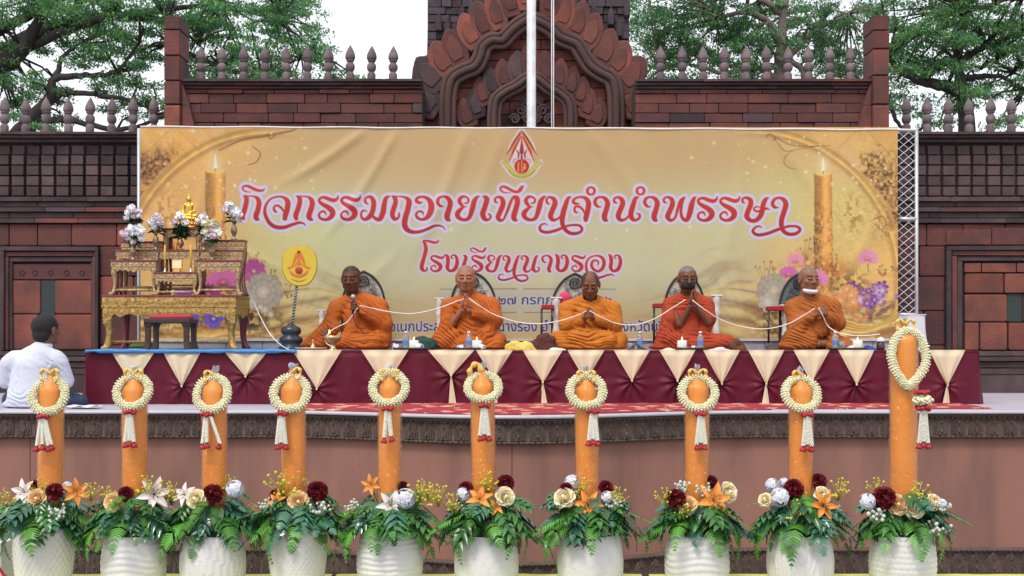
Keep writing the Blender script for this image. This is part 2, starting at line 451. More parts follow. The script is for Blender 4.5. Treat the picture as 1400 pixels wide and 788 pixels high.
# ------------------------------------------------------------------ red carpet on the stage floor
CARP = mat('red_patterned_carpet', (.30, .028, .042), .95, (.24, .02, .036), 30, .4, .3, 120)
t = CARP.node_tree; vor = t.nodes.new('ShaderNodeTexVoronoi'); vor.inputs['Scale'].default_value = 5.5
rp = t.nodes.new('ShaderNodeValToRGB'); rp.color_ramp.elements[0].position = .30; rp.color_ramp.elements[1].position = .36
rp.color_ramp.elements[0].color = (1, 1, 1, 1); rp.color_ramp.elements[1].color = (0, 0, 0, 1)
bs = t.nodes['Principled BSDF']; lk = bs.inputs['Base Color'].links[0].from_socket
mx = t.nodes.new('ShaderNodeMixRGB'); mx.inputs[2].default_value = (.62, .42, .26, 1)
n4 = t.nodes.new('ShaderNodeTexNoise'); n4.inputs['Scale'].default_value = 28
dv = t.nodes.new('ShaderNodeVectorMath'); dv.operation = 'MULTIPLY_ADD'; dv.inputs[1].default_value = (.12, .12, .12)
tcn = t.nodes.new('ShaderNodeTexCoord'); t.links.new(tcn.outputs['Object'], n4.inputs[0])
t.links.new(n4.outputs['Color'], dv.inputs[0]); t.links.new(tcn.outputs['Object'], dv.inputs[2]); t.links.new(dv.outputs[0], vor.inputs['Vector'])
ml = t.nodes.new('ShaderNodeMath'); ml.operation = 'MULTIPLY'; ml.inputs[1].default_value = .8
t.links.new(vor.outputs['Distance'], rp.inputs[0]); t.links.new(rp.outputs[0], ml.inputs[0]); t.links.new(ml.outputs[0], mx.inputs[0])
t.links.new(lk, mx.inputs[1]); t.links.new(mx.outputs[0], bs.inputs['Base Color'])
V = []; xs = [-1.98 + (4.25 + 1.98) * i / 90 for i in range(91)]
for x in xs:
    yf = max(edgeY(x) - .03, 9.2) if -1.95 < x < 2.3 else 10.35
    V += [(x, yf - 10, ZS + .003), (x, yf - 10, ZS + .012), (x, 1.9, ZS + .012)]
tag(place(npmesh('carpet', V, gridq(91, 3)[:, ::-1], CARP, False), 'carpet', None, (0, 10, 0)), 'red floral carpet laid on the stage floor in front of the draped table', 'carpet')

# ------------------------------------------------------------------ walls
YW = 14.0; q14 = YW / F
UB = {}
def unit_brick(m):
    if m.name not in UB: UB[m.name] = MB().box(-.5, .5, -.5, .5, -.5, .5, .035).mesh('brick', m)
    return UB[m.name]
def brick(parent, px0, px1, py0, py1, m, Y=YW, gap=1.2, proud=.04, d=.09, name='brick', jit=.008):
    x0, x1 = wx(px0 + gap / 2, Y), wx(px1 - gap / 2, Y); z1, z0 = wz(py0 + gap / 2, Y), wz(py1 - gap / 2, Y)
    l = parent.location; pr = proud + rng.uniform(-jit, jit)
    return place(unit_brick(m), name, parent, ((x0 + x1) / 2 - l.x, Y - pr + d / 2 - l.y, (z0 + z1) / 2 - l.z), (0, rng.uniform(-.004, .004), 0), (x1 - x0, d, z1 - z0))
def bbox_px(mb, l, px0, px1, py0, py1, Y0, Y1, Yr=YW, bev=0):
    mb.box(wx(px0, Yr) - l[0], wx(px1, Yr) - l[0], Y0 - l[1], Y1 - l[1], wz(py1, Yr) - l[2], wz(py0, Yr) - l[2], bev); return mb
balm = MB().lathe([(.048, 0), (.05, .004), (.05, .085), (.044, .10), (.034, .108), (.032, .118), (.040, .125), (.052, .145), (.057, .172), (.052, .198), (.040, .215), (.034, .222),
                   (.034, .232), (.046, .238), (.050, .246), (.044, .254), (.054, .262), (.060, .275), (.060, .300), (.054, .325), (.042, .355), (.026, .385), (.010, .412), (.002, .428)], n=18, cap=True).mesh('baluster', S_CONC)

def side_wall(sgn):
    left = sgn < 0
    nm = 'left' if left else 'right'
    base = (wx(95 if left else 1325, YW), YW, ZS)
    wl = thing('boundary_wall', 'lower red stone wall with spiked balusters and a framed niche at the ' + ('left behind the man in white' if left else 'right beyond the steel mesh panel'), 'wall', base)
    xa, xb = (-330, 246) if left else (1205, 1760)
    core = MB(); bbox_px(core, base, xa, xb, 190, 538, YW + .03, YW + .4); core.build('wall_core', S_MORT, wl)
    # cornice courses
    for (y0, y1, pr, m) in ((183, 187, .16, S_DK), (187.3, 191, .12, S_DK), (191.3, 196, .07, S_DK)):
        x = xa
        while x < xb - 5:
            w_ = min(rng.uniform(70, 120), xb - x); brick(wl, x, x + w_, y0, y1, m, gap=.6, proud=pr, d=pr + .1, name='cornice_block', jit=.003); x += w_
    # lattice of square blocks with deep joints
    x = xa; c = 0
    while x < xb - 10:
        for r_, (y0, y1) in enumerate(((199, 212), (213, 226), (227, 240.5), (241.5, 254.5), (255.5, 268.5))):
            brick(wl, x + 2, x + 19, y0, y1, S_DK, gap=.8, proud=.035 if r_ != 0 else .01, d=.1, name='block', jit=.01)
        x += 20.3; c += 1
    # mouldings under the lattice
    for (y0, y1, pr) in ((270.5, 277, .11), (277.5, 284, .075), (284.5, 291, .095), (291.5, 299, .06), (299.5, 306, .09)):
        x = xa
        while x < xb - 5:
            w_ = min(rng.uniform(55, 110), xb - x); brick(wl, x, x + w_, y0, y1, S_RED if (left and y0 > 290 and rng.random() < .4) or rng.random() < .12 else S_DK, gap=.6, proud=pr, d=pr + .1, name='moulding_block', jit=.004); x += w_
    # big block courses beside and above the niche
    nx0, nx1 = (5, 138) if left else (1290, 1470)
    rows = [(307, 337), (337, 378), (378, 425), (425, 472), (472, 500)]
    for ri, (y0, y1) in enumerate(rows):
        x = xa
        while x < xb - 4:
            w_ = rng.uniform(38, 66)
            if x < nx0 and x + w_ > nx0 and ri > 0: w_ = nx0 - x
            if xb - x - w_ < 14: w_ = xb - x
            if ri == 0 or x + w_ <= nx0 + .5 or x >= nx1 - .5:
                brick(wl, x, x + w_, y0, y1, S_RED if rng.random() < .9 else S_OR, gap=1.4, proud=.045)
                x += w_
            else:
                x = nx1
    if not left:
        brick(wl, 1291, 1352, 316, 336, S_OR, gap=1, proud=.075, name='brick')
        brick(wl, 1353, 1398, 312, 336, S_RED, gap=1, proud=.07)
    # plinth
    for (y0, y1, pr) in ((480, 487, .10), (487.5, 494, .14), (494.5, 503, .11), (503.5, 512, .20), (512.5, 538, .26)):
        x = xa
        while x < xb - 5:
            w_ = min(rng.uniform(80, 150), xb - x); brick(wl, x, x + w_, y0, y1, S_DK, gap=.6, proud=pr, d=pr + .1, name='plinth_block', jit=.003); x += w_
    # niche frame: three steps, then the filled panel
    if left: fr = [(5, 138, 338, .10), (10, 134, 345, .07), (14, 131, 352, .045)]
    else: fr = [(1290, 1470, 337, .10), (1299, 1465, 344, .07), (1307, 1460, 351, .045)]
    for k, (a, b, ty, pr) in enumerate(fr):
        th = 5 if left else 7
        for (c0, c1, c2, c3) in ((a, b, ty, ty + 6), (a, a + th, ty + 6.3, 479), (b - th, b, ty + 6.3, 479)):
            brick(wl, c0, c1, c2, c3, S_DK if k != 1 else S_RED, gap=.3, proud=pr, d=pr + .08, name='frame_moulding', jit=0)
    if left:
        for (a, b, c0, c1) in ((17, 130, 361, 382.5), (17, 56, 383.5, 429), (76, 130, 383.5, 429), (17, 53, 430, 478), (75, 130, 430, 478)):
            brick(wl, a, b, c0, c1, S_OR if c0 > 380 else S_RED, gap=.7, proud=.02, name='panel', jit=.003)
        for x in (31, 49, 70, 92, 113):
            mb = MB(); mb.lathe([(.034, 0), (.034, .006), (.024, .008), (.02, -.0)], n=14)
            mb.build('peg_hole', S_MORT, wl, (wx(x, YW) - base[0], YW - .019 - base[1], wz(373.5, YW) - base[2]), (R(90), 0, 0))
        mb = MB(); mb.prism([(wx(56, YW), wz(383, YW)), (wx(76, YW), wz(383, YW)), (wx(75, YW), wz(478, YW)), (wx(53, YW), wz(478, YW))], YW - .005, YW + .05)
        mb.v = [(a - base[0], b - base[1], c - base[2]) for a, b, c in mb.v]
        mb.build('panel', mat('dark_green_panel', (.028, .040, .042), .8, (.02, .028, .03), 4, .4), wl)
    else:
        for (a, b, c0, c1) in ((1317, 1340, 360, 373), (1341, 1388, 360, 373), (1389, 1450, 360, 373), (1318, 1371, 374, 401), (1372, 1440, 374, 401), (1318, 1376, 402.5, 440),
                               (1398, 1452, 402, 440), (1318, 1337.5, 441, 479), (1339, 1376, 441, 479), (1377.5, 1450, 441, 479)):
            brick(wl, a, b, c0, c1, S_OR, gap=1, proud=.03, name='brick', jit=.01)
        mb = MB(); bbox_px(mb, base, 1376.5, 1397.5, 402, 440, YW - .004, YW + .05); mb.build('panel', mat('dark_green_panel', (.028, .040, .042), .8), wl)
    bxs = [-259 + 29.3 * i for i in range(17)] if left else [1240 + 28.7 * i for i in range(17)]
    if left: bxs = [5 - 29.3 * i for i in range(1, 8)] + [5, 34, 63, 93, 122, 152, 181, 210]
    for x in bxs:
        place(balm, 'baluster', wl, (wx(x, YW) - base[0], .02, wz(183, YW) - base[2]), (rng.uniform(-.02, .02), rng.uniform(-.02, .02), rng.random() * 6), (1, 1, 1.03 + rng.uniform(-.02, .02)))
side_wall(-1); side_wall(1)

# upper gate walls on both sides of the tower, with the tall end posts
def gate_wall(left):
    base = (wx(405 if left else 1035, YW), YW, ZS)
    wl = thing('gate_wall', 'higher red brick wall with a row of spiked balusters between the ' + ('left post and the tower' if left else 'tower and the right post'), 'wall', base)
    xa, xb = (254, 578) if left else (868, 1187)
    core = MB(); bbox_px(core, base, xa, xb, 118, 538, YW + .03, YW + .45); core.build('wall_core', S_MORT, wl)
    for (y0, y1, pr) in ((111, 115, .14), (115.3, 119, .10), (119.3, 123, .06)):
        x = xa
        while x < xb - 5:
            w_ = min(rng.uniform(60, 110), xb - x); brick(wl, x, x + w_, y0, y1, S_DK if rng.random() < .6 else S_RED, gap=.5, proud=pr, d=pr + .1, name='cornice_block', jit=.003); x += w_
    y = 123.5; ri = 0
    while y < 186:
        hh = [6, 13, 13.5, 13, 14, 14][min(ri, 5)]; x = xa - rng.uniform(0, 20)
        while x < xb - 4:
            w_ = rng.uniform(30, 62); x0 = max(x, xa); x1 = min(x + w_, xb)
            if xb - x1 < 12: x1 = xb
            if x1 - x0 > 8: brick(wl, x0, x1, y, y + hh, S_RED if rng.random() < .93 else S_DK, gap=1.0, proud=.045, jit=.012)
            x = x1
        y += hh; ri += 1
    for x in ([273, 302, 331.5, 361, 390, 419, 448, 478, 507, 536.5] if left else [904, 933.5, 962.5, 991.5, 1020.5, 1049.5, 1078.5, 1107, 1136, 1164.5]):
        place(balm, 'baluster', wl, (wx(x, YW) - base[0], .05, wz(111, YW) - base[2]), (rng.uniform(-.02, .02), rng.uniform(-.02, .02), rng.random() * 6), (1, 1, 1.02 + rng.uniform(-.02, .02)))
gate_wall(True); gate_wall(False)
def post(left):
    px = 241 if left else 1198.5
    base = (wx(px, YW), YW, ZS)
    p = thing('gate_post', ('left' if left else 'right') + ' tall square stone post rising above the brick wall with a sloping buttress', 'post', base)
    s = 1 if left else -1
    x0, x1 = (229.5, 252) if left else (1187, 1210)
    ys = [-6 if left else 26, 46 if left else 47, 81 if left else 72, 115 if left else 108, 147]
    if left: ys[0] = 27
    for a, b in zip(ys[:-1], ys[1:]):
        brick(p, x0, x1, a, b, S_RED, gap=1.2, proud=.18, d=.42, name='block', jit=.004)
    mb = MB()
    for (a, b, wa, wb) in ((115.6, 146.4, 0, 12), (147, 200, 12, 25)):
        x_in = x1 if left else x0
        pl = [(x_in - base[0] / q14 - CX, 0)]
        A = [(x_in, a), (x_in + s * wa * .9, a), (x_in + s * wb * .9, b), (x_in, b)]
        mb.prism([(wx(u, YW) - base[0], wz(v, YW) - base[2]) for u, v in A], -.12, .25)
    mb.build('buttress', S_RED, p)
    brick(p, x0, x1, 147, 250, S_OR, gap=1, proud=.18, d=.42, name='block')
    for a, b in ((250, 345), (345, 440), (440, 538)): brick(p, x0 - 6, x1 + 6, a, b, S_RED, gap=1, proud=.18, d=.42, name='block')
post(True); post(False)

# ------------------------------------------------------------------ temple tower with its leaf-edged pediment
YT = 14.6
tb = (wx(722, YT), YT, ZS)
tower = thing('temple_tower', 'stone temple tower with a flame leaf pediment rising behind the banner', 'tower', tb)
def T(u, v): return (550 + u / 4.118, v / 4.118)          # enlarged crop to photo pixels
def tz(px, py, Y=YT): return (wx(px, Y) - tb[0], wz(py, Y) - tb[2])
mb = MB()
for poly, y0, y1 in (([(586, -60), (583, 92), (584, 530), (860, 530), (862, 92), (858, -60)], .06, 2.0),):
    mb.prism([tz(*p) for p in poly], y0, y1)
mb.build('tower_core', S_MORT, tower)
for sd_ in (-1, 1):                                      # round shoulders
    pts = [(564, 530), (561, 108), (563, 88), (571, 76), (583, 71), (600, 71), (600, 530)]
    if sd_ > 0: pts = [(1444 - x, y) for x, y in pts]
    MB().prism([tz(*p) for p in pts], .1, 1.4, .05).build('shoulder', S_RED, tower)
# grey ashlar of the tower body
y = -58
while y < 92:
    hh = rng.uniform(9, 15)
    for xa, xb in ((584, 722), (722, 861)):
        x = xa
        while x < xb - 2:
            w_ = rng.uniform(12, 30)
            if xb - x - w_ < 8: w_ = xb - x
            brick(tower, x, x + w_, y, y + hh, S_GREY if rng.random() < .75 else S_DK, Y=YT, gap=1.0, proud=-.01, d=.1, jit=.02)
            x += w_
    y += hh
for (x, y) in ((600, 30), (645, 12), (612, 36), (632, 20), (835, 22), (846, 38), (812, 16), (857, 10)):
    pts = [(x - 4, y + 14), (x - 4.5, y + 2), (x - 3, y - 6), (x, y - 12), (x + 3, y - 6), (x + 4.5, y + 2), (x + 4, y + 14)]
    MB().prism([tz(*p) for p in pts], -.06, .03, .02).build('carved_niche', S_GREY, tower)
for (y0, y1, pr) in ((57, 62, .05), (62.3, 70, .03)):
    for (a, b) in ((586, 640), (800, 860)): brick(tower, a, b, y0, y1, S_DK, Y=YT, gap=.4, proud=pr, name='moulding_block')
# pediment courses (masonry behind the reliefs)
def ped_half(y):                                         # half width of the pediment at row y
    pr_ = [(-60, 12), (0, 36), (50, 72), (90, 118), (106, 133), (120, 148), (150, 155), (200, 155)]
    for (a, wa), (b, wb) in zip(pr_[:-1], pr_[1:]):
        if y <= b: return wa + (wb - wa) * (y - a) / (b - a)
    return 155
ys = [-34, -14, 7, 25.5, 45.5, 58.5, 72, 87, 106, 124, 141.5, 160, 185]
for a, b in zip(ys[:-1], ys[1:]):
    hw = ped_half((a + b) / 2) - 4; x = 724 - hw
    while x < 724 + hw - 3:
        w_ = rng.uniform(30, 60)
        if 724 + hw - x - w_ < 14: w_ = 724 + hw - x
        brick(tower, x, x + w_, a, b, S_OR if rng.random() < .8 else S_RED, Y=YT, gap=.8, proud=.14, d=.24, jit=.004); x += w_
# flame leaves along the edge
def leaf(cx_, cy, L_, w_, ang, m, y0=-.26, y1=-.12, name='flame_leaf'):
    """pointed leaf; (cx,cy) root in crop units, ang degrees from straight up, negative leans left"""
    pts = []
    L_ *= 1.2; w_ *= 1.36
    a = R(ang); ax_ = (math.sin(a), -math.cos(a)); nx_ = (math.cos(a), math.sin(a)); sg = 1 if ang >= 0 else -1
    for t_, s_ in ((0, .62), (.15, .84), (.35, .98), (.55, .95), (.72, .78), (.86, .52), (.95, .26), (1.0, 0)):
        bend = -.16 * w_ * t_ * t_ * sg
        pts.append((cx_ + ax_[0] * L_ * t_ + nx_[0] * (s_ * w_ / 2 + bend), cy + ax_[1] * L_ * t_ + nx_[1] * (s_ * w_ / 2 + bend)))
    left_ = []
    for t_, s_ in ((.95, .30), (.86, .58), (.72, .86), (.55, 1.0), (.35, .98), (.15, .84), (0, .62)):
        bend = -.16 * w_ * t_ * t_ * sg
        left_.append((cx_ + ax_[0] * L_ * t_ + nx_[0] * (-s_ * w_ / 2 + bend), cy + ax_[1] * L_ * t_ + nx_[1] * (-s_ * w_ / 2 + bend)))
    P = [tz(*T(*p)) for p in pts + left_]
    o = MB().prism(P, y0 + .04, y1, .022).build(name, m, tower)
    # raised inner leaf
    cxm = sum(p[0] for p in P) / len(P); czm = sum(p[1] for p in P) / len(P)
    P2 = [(cxm + (x - cxm) * .72, czm + (z - czm) * .74 - .01) for x, z in P]
    MB().prism(P2, y0 + .026, y0 + .05, .05).build('leaf_rib', m, tower)
k = 0
for (cx_, cy, L_, w_, an) in ((215, 650, 160, 130, -55), (235, 520, 190, 130, -48), (285, 440, 175, 120, -38), (345, 400, 190, 110, -28), (430, 300, 180, 105, -30),
                             (490, 250, 190, 100, -24), (560, 200, 190, 95, -20), (630, 130, 180, 90, -15), (700, 100, 190, 95, 0)):
    leaf(cx_, cy, L_, w_, an, (S_DK if k < 2 else (S_OR, S_RED)[k % 2]), y0=-.26 - .006 * k); 
    if an: leaf(1440 - cx_, cy, L_, w_, -an, (S_OR, S_RED)[k % 2], y0=-.26 - .006 * k)
    k += 1
# arch mouldings: swept bands
def band(pts, wds, y0, m, name='arch_band', br=.045):
    P = crom([(*tz(*T(*p)), 0) for p in pts], 7)
    for off, r_, yy in zip((-.062, 0, .062), (.032, .04, .032), (0, -.03, 0)):
        C_ = []
        for i in range(len(P)):
            a = P[max(i - 1, 0)]; b = P[min(i + 1, len(P) - 1)]; d = b - a; L_ = math.hypot(d[0], d[1]) or 1
            C_.append((P[i][0] - d[1] / L_ * off * wds, y0 + yy, P[i][1] + d[0] / L_ * off * wds))
        MB().tube(C_, r_ * wds, 10, flat=1.0).build(name, m, tower)
band([(262, 760), (262, 640), (268, 540), (292, 470), (350, 432), (412, 405), (445, 350), (462, 295), (510, 262), (565, 262), (600, 225), (650, 180), (715, 140)], 1.15, -.26, S_BND)
band([(1195, 760), (1195, 640), (1188, 540), (1165, 475), (1105, 440), (1050, 400), (1010, 340), (975, 285), (925, 262), (878, 240), (840, 200), (790, 168), (725, 140)], 1.15, -.26, S_BND)
band([(520, 760), (520, 670), (535, 590), (590, 545), (640, 520), (700, 478), (728, 470)], .95, -.3, S_BND)
band([(940, 760), (940, 670), (925, 600), (870, 550), (820, 525), (765, 480), (728, 470)], .95, -.3, S_BND)
k = 0
for (cx_, cy, L_, w_, an) in ((395, 740, 150, 95, -25), (440, 690, 150, 85, -20), (480, 620, 150, 80, -22), (530, 570, 150, 80, -20), (590, 530, 150, 80, -15), (655, 500, 160, 85, -8), (728, 470, 170, 90, 0)):
    leaf(cx_, cy, L_, w_, an, S_DK if k % 2 else S_RED, -.25 - .006 * k, -.15, 'carved_leaf')
    if an: leaf(1456 - cx_, cy, L_, w_, -an, S_RED, -.25 - .006 * k, -.15, 'carved_leaf')
    k += 1
# carved lintel figure of scrolls inside the inner arch
mb = MB()
for s_ in (-1, 1):
    for (u, v, r0) in ((60, 640, 34), (95, 690, 30), (30, 690, 26), (45, 590, 22)):
        c0 = tz(*T(728 + s_ * u, v)); pts = []
        for i in range(26):
            a = i * .42; rr = r0 / 4.118 * YT / F * (1 - i / 30)
            pts.append((c0[0] + s_ * rr * math.cos(a), -.2, c0[1] + rr * math.sin(a)))
        mb.tube(pts, .018, 6)
mb.build('scroll_carving', S_DK, tower)
# scroll shaped end pieces at the foot of the pediment
for s_ in (-1, 1):
    cxp, cyp = (548, 152) if s_ < 0 else (900, 152)
    pts = [(cxp + s_ * 12, 190), (cxp - s_ * 18, 190), (cxp - s_ * 18, 150), (cxp - s_ * 6, 140), (cxp + s_ * 4, 132), (cxp + s_ * 17, 129), (cxp + s_ * 16, 150)]
    MB().prism([tz(*p) for p in pts], -.45, -.05, .05).build('scroll_end', S_DK, tower)
    mb = MB()
    for (r0, dx, dy) in ((11, 0, 0), (7, -9, 14), (7, 6, 15)):
        pp = []
        for i in range(26):
            a = i * .4; rr = r0 * YT / F * (1 - i / 29); c0 = tz(cxp + s_ * dx, cyp + dy)
            pp.append((c0[0] + s_ * rr * math.cos(a), -.47, c0[1] + rr * math.sin(a)))
        mb.tube(pp, .02, 6)
    mb.build('scroll_carving', S_RED if s_ < 0 else S_DK, tower)

# ------------------------------------------------------------------ flag pole and its ropes
POLE = mat('white_painted_steel', (.66, .72, .78), .35, (.5, .54, .58), 8, .3, .05, 60, dirt=((.3, .22, .18), 12, .35))
fp = thing('flag_pole', 'tall white steel flag pole standing in front of the temple tower', 'flag pole', (wx(726.5, 13.7), 13.7, ZS))
MB().lathe([(.055, 0), (.055, 1.2), (.053, 7)], n=20).build('pole', POLE, fp)
MB().lathe([(.11, 0), (.11, .02), (.07, .04), (.058, .05)], n=20).build('base_flange', POLE, fp)
ROPE = mat('white_cord', (.75, .75, .76), .8)
for px in (754.2, 756.8):
    mb = MB(); mb.tube([(wx(px, 13.7) - fp.location.x, -.02, .4), (wx(px, 13.7) - fp.location.x, -.02, 7)], .0065, 6); mb.build('halyard', ROPE, fp)
# ------------------------------------------------------------------ trees behind the walls
BARK = mat('dark_bark', (.055, .045, .042), .9, (.025, .02, .02), 12, .4, .8, 25, stretch=(1, 1, .3))
BARK2 = mat('pale_bark', (.20, .165, .14), .9, (.11, .085, .075), 12, .4, .8, 25, stretch=(1, 1, .3))
LEAFM = mat('rain_tree_leaf', (1, 1, 1), .5, None, 3, .3, attr='Col', spec=.4)
_t = LEAFM.node_tree; _b = _t.nodes['Principled BSDF']; _tr = _t.nodes.new('ShaderNodeBsdfTranslucent'); _mx = _t.nodes.new('ShaderNodeMixShader'); _mx.inputs[0].default_value = .55
_at = [n for n in _t.nodes if n.type == 'ATTRIBUTE'][0]
_t.links.new(_at.outputs['Color'], _tr.inputs[0]); _t.links.new(_b.outputs[0], _mx.inputs[1]); _t.links.new(_tr.outputs[0], _mx.inputs[2])
_t.links.new(_mx.outputs[0], [n for n in _t.nodes if n.type == 'OUTPUT_MATERIAL'][0].inputs[0])

def leaves(centers, radii, counts, size, palette, seed):
    r = np.random.default_rng(seed); P = []
    for c, rad, n in zip(centers, radii, counts):
        d = r.normal(size=(n, 3)); d /= np.linalg.norm(d, axis=1)[:, None]
        P.append(np.array(c) + d * (r.random((n, 1)) ** .45) * np.array(rad))
    P = np.concatenate(P); n = len(P)
    # feathery sprays: each leaf is a small folded blade, hanging a little
    ax_ = r.normal(size=(n, 3)); ax_[:, 2] -= .35; ax_ /= np.linalg.norm(ax_, axis=1)[:, None]
    up = r.normal(size=(n, 3)) * .7; up[:, 2] += 1; sd = np.cross(ax_, up); sd /= np.linalg.norm(sd, axis=1)[:, None]
    nm = np.cross(sd, ax_)
    L_ = size * (0.6 + .8 * r.random((n, 1))); w_ = L_ * .22
    V = np.stack([P, P + ax_ * L_ * .5 + sd * w_ + nm * w_ * .3, P + ax_ * L_, P + ax_ * L_ * .5 - sd * w_ + nm * w_ * .3], 1).reshape(-1, 3)
    pal = np.array(palette); ci = r.integers(0, len(pal), n)
    nz = fbm(P[:, 0] * .9, P[:, 1] * .9, P[:, 2] * .9)
    c = pal[ci] * (1 + .35 * nz[:, None]) * (0.8 + .4 * r.random((n, 1)))
    C = np.repeat(np.clip(c, .005, 1), 4, 0)
    a = np.arange(n) * 4
    return V, np.stack([a, a + 1, a + 2, a + 3], -1), C
def tree(name, label, Y, trunk, limbs, clusters, size, dens, bark, palette, seed):
    """trunk, limbs: lists of (px,py,dY,r) points; clusters: (px,py,dY,rx px,rz px)"""
    b = Vector((wx(trunk[0][0], Y), Y, 0))
    t = thing(name, label, 'tree', b)
    def pts(l): return [Vector(W(p[0], p[1], Y + p[2])) - b for p in l]
    def sw(l, nm_):
        c = crom([(*v, p[3]) for v, p in zip(pts(l), l)], 6)
        rr = random.Random(seed + len(l)); 
        MB().tube([(q[0] + rr.uniform(-.02, .02), q[1], q[2] + rr.uniform(-.02, .02)) for q in c], [max(.010, q[3] * .8) for q in c], 9).build(nm_, bark, t)
    sw(trunk, 'trunk')
    for l in limbs: sw(l, 'branch')
    s = Y / F
    cen = []; rad = []; cnt = []
    rr = random.Random(seed)
    for (px, py, dY, rx, rz) in clusters:
        k = max(4, int(rx * rz / 75))
        for _ in range(k):
            a = rr.uniform(0, 6.28); q_ = rr.random() ** .5
            x = px + math.cos(a) * q_ * rx * .8; y = py + math.sin(a) * q_ * rz * .8
            cr = rr.uniform(7, 19)
            cen.append(Vector(W(x, y, Y + dY + rr.uniform(-1.2, 1.2))) - b); rad.append((cr * s * 1.6, cr * s * 1.6, cr * s * .42)); cnt.append(int(dens * rr.uniform(.5, 1.3)))
    V, Q, C = leaves([tuple(c) for c in cen], rad, cnt, size, palette, seed)
    o = place(npmesh('crown', V, Q, LEAFM, False, C), 'crown', t); tag(o, kind='stuff')
    # twigs reaching the clumps
    mb = MB(); ll = [p for l in limbs for p in pts(l)]
    for c in cen[::2]:
        n_ = min(ll, key=lambda p: (p - c).length)
        if (n_ - c).length < 3: m_ = (n_ + c) / 2 + Vector((rr.uniform(-.1, .1), 0, rr.uniform(-.05, .2))); mb.tube([n_, m_, c], [.03, .02, .008], 5)
    mb.build('twig_mass', bark, t)['kind'] = 'stuff'
    return t
GA = [(.10, .26, .10), (.15, .34, .09), (.07, .20, .11), (.22, .40, .09), (.10, .27, .20)]  # leaf greens; the teal ones have bluish haze and glare put into the colour
tree('rain_tree', 'large spreading tree with black limbs and feathery leaves behind the left wall', 22,
     [(-150, 620, 0, .55), (-120, 300, 0, .5), (-60, 150, 0, .38), (-10, 95, 0, .30), (40, 52, .2, .2), (110, 28, .3, .15), (200, 18, .5, .09), (300, 5, .6, .04)],
     [[(-60, 90, 0, .25), (0, 40, .3, .14), (50, 15, .3, .1), (70, -40, .5, .06)], [(0, 92, 0, .24), (28, 70, -.3, .18), (60, 20, -.2, .10), (95, -20, 0, .06)],
      [(20, 75, 0, .1), (90, 42, -.4, .10), (150, 25, -.5, .08), (230, 30, -.4, .05), (270, 60, -.2, .03)],
      [(-40, 260, 0, .3), (10, 200, -.3, .2), (45, 160, -.5, .14), (68, 132, -.5, .11), (75, 108, -.5, .09), (110, 104, -.4, .07), (160, 98, -.3, .05), (190, 60, -.3, .03)],
      [(60, 145, -.4, .09), (90, 128, -.4, .07), (130, 130, -.4, .06), (180, 138, -.4, .045), (205, 150, -.4, .03)],
      [(75, 112, -.5, .08), (85, 80, -.4, .05), (110, 60, -.3, .03)], [(45, 165, -.5, .1), (100, 165, -.3, .07), (160, 178, -.2, .06), (235, 158, 0, .03)],
      [(230, 60, 0, .06), (300, 90, .2, .05), (360, 105, .3, .04), (410, 80, .5, .02)], [(300, 5, .6, .05), (380, 30, .6, .04), (430, 70, .6, .02)]],
     [(40, 15, 0, 90, 30), (150, 8, 0, 110, 34), (250, 20, .3, 80, 40), (200, 60, .3, 60, 30), (300, 60, .6, 60, 45), (330, 20, .6, 90, 35), (395, 20, .8, 60, 36), (400, 70, .6, 55, 30),
      (350, 90, .4, 45, 30), (290, 110, .5, 40, 22), (430, 55, .8, 36, 30), (100, 75, 0, 60, 20), (30, 110, .2, 50, 22), (150, 120, .2, 55, 20), (60, 165, .2, 60, 18), (190, 105, .4, 40, 24),
      (215, 140, .2, 25, 26), (400, 105, .4, 60, 14), (480, 110, .6, 20, 6), (-60, 40, 0, 80, 50), (-100, 120, 0, 80, 60), (100, -40, 0, 200, 35), (330, -45, .5, 140, 35), (10, 150, .2, 30, 14), (455, 95, .8, 30, 14), (120, 60, .5, 70, 22), (60, 130, .5, 50, 20), (180, 150, .5, 50, 16), (250, 95, .6, 30, 30), (330, 100, .9, 60, 20), (20, 70, .5, 40, 20), (170, 35, .6, 90, 20), (0, 140, .4, 40, 14)],
     .062, 130, BARK, GA, 5)
tree('rain_tree', 'dense leafy tree with pale limbs directly behind the balusters right of the tower', 24,
     [(1060, 640, 0, .4), (1062, 320, 0, .36), (1068, 190, 0, .20), (1066, 110, 0, .15), (1068, 50, 0, .12), (1074, 0, 0, .09), (1080, -60, 0, .1)],
     [[(1066, 60, 0, .12), (1050, 30, -.2, .09), (1020, 18, -.3, .07), (985, 22, -.3, .04)], [(1066, 110, 0, .1), (1030, 92, -.2, .07), (990, 100, -.3, .05), (940, 88, -.3, .04), (905, 95, -.3, .03)],
      [(1066, 90, 0, .1), (1095, 60, 0, .08), (1120, 40, .2, .06), (1160, 20, .2, .04)], [(1068, 190, 0, .14), (1100, 120, -.2, .1), (1092, 92, -.2, .08), (1060, 78, -.2, .05)],
      [(1072, 20, 0, .1), (1040, 0, 0, .07), (1000, -20, 0, .05)]],
     [(885, 40, .4, 30, 50), (930, 30, .2, 60, 40), (990, 30, 0, 60, 45), (900, 90, .2, 40, 30), (950, 85, .2, 50, 34), (1010, 80, .2, 50, 36), (1060, 55, .4, 45, 26), (1110, 65, .6, 45, 24), (1150, 40, .6, 50, 30),
      (1120, 100, .4, 50, 20), (1090, 15, .6, 70, 24), (960, -30, 0, 120, 36), (1170, 90, .5, 30, 28), (1040, 105, .3, 60, 12), (880, 8, .4, 26, 22), (1110, 30, .8, 60, 24), (1150, 85, .8, 40, 24), (920, 60, .5, 50, 26), (1010, 50, .5, 60, 24), (1185, 20, .8, 30, 30)],
     .066, 140, BARK2, GA + [(.03, .09, .065)], 9)
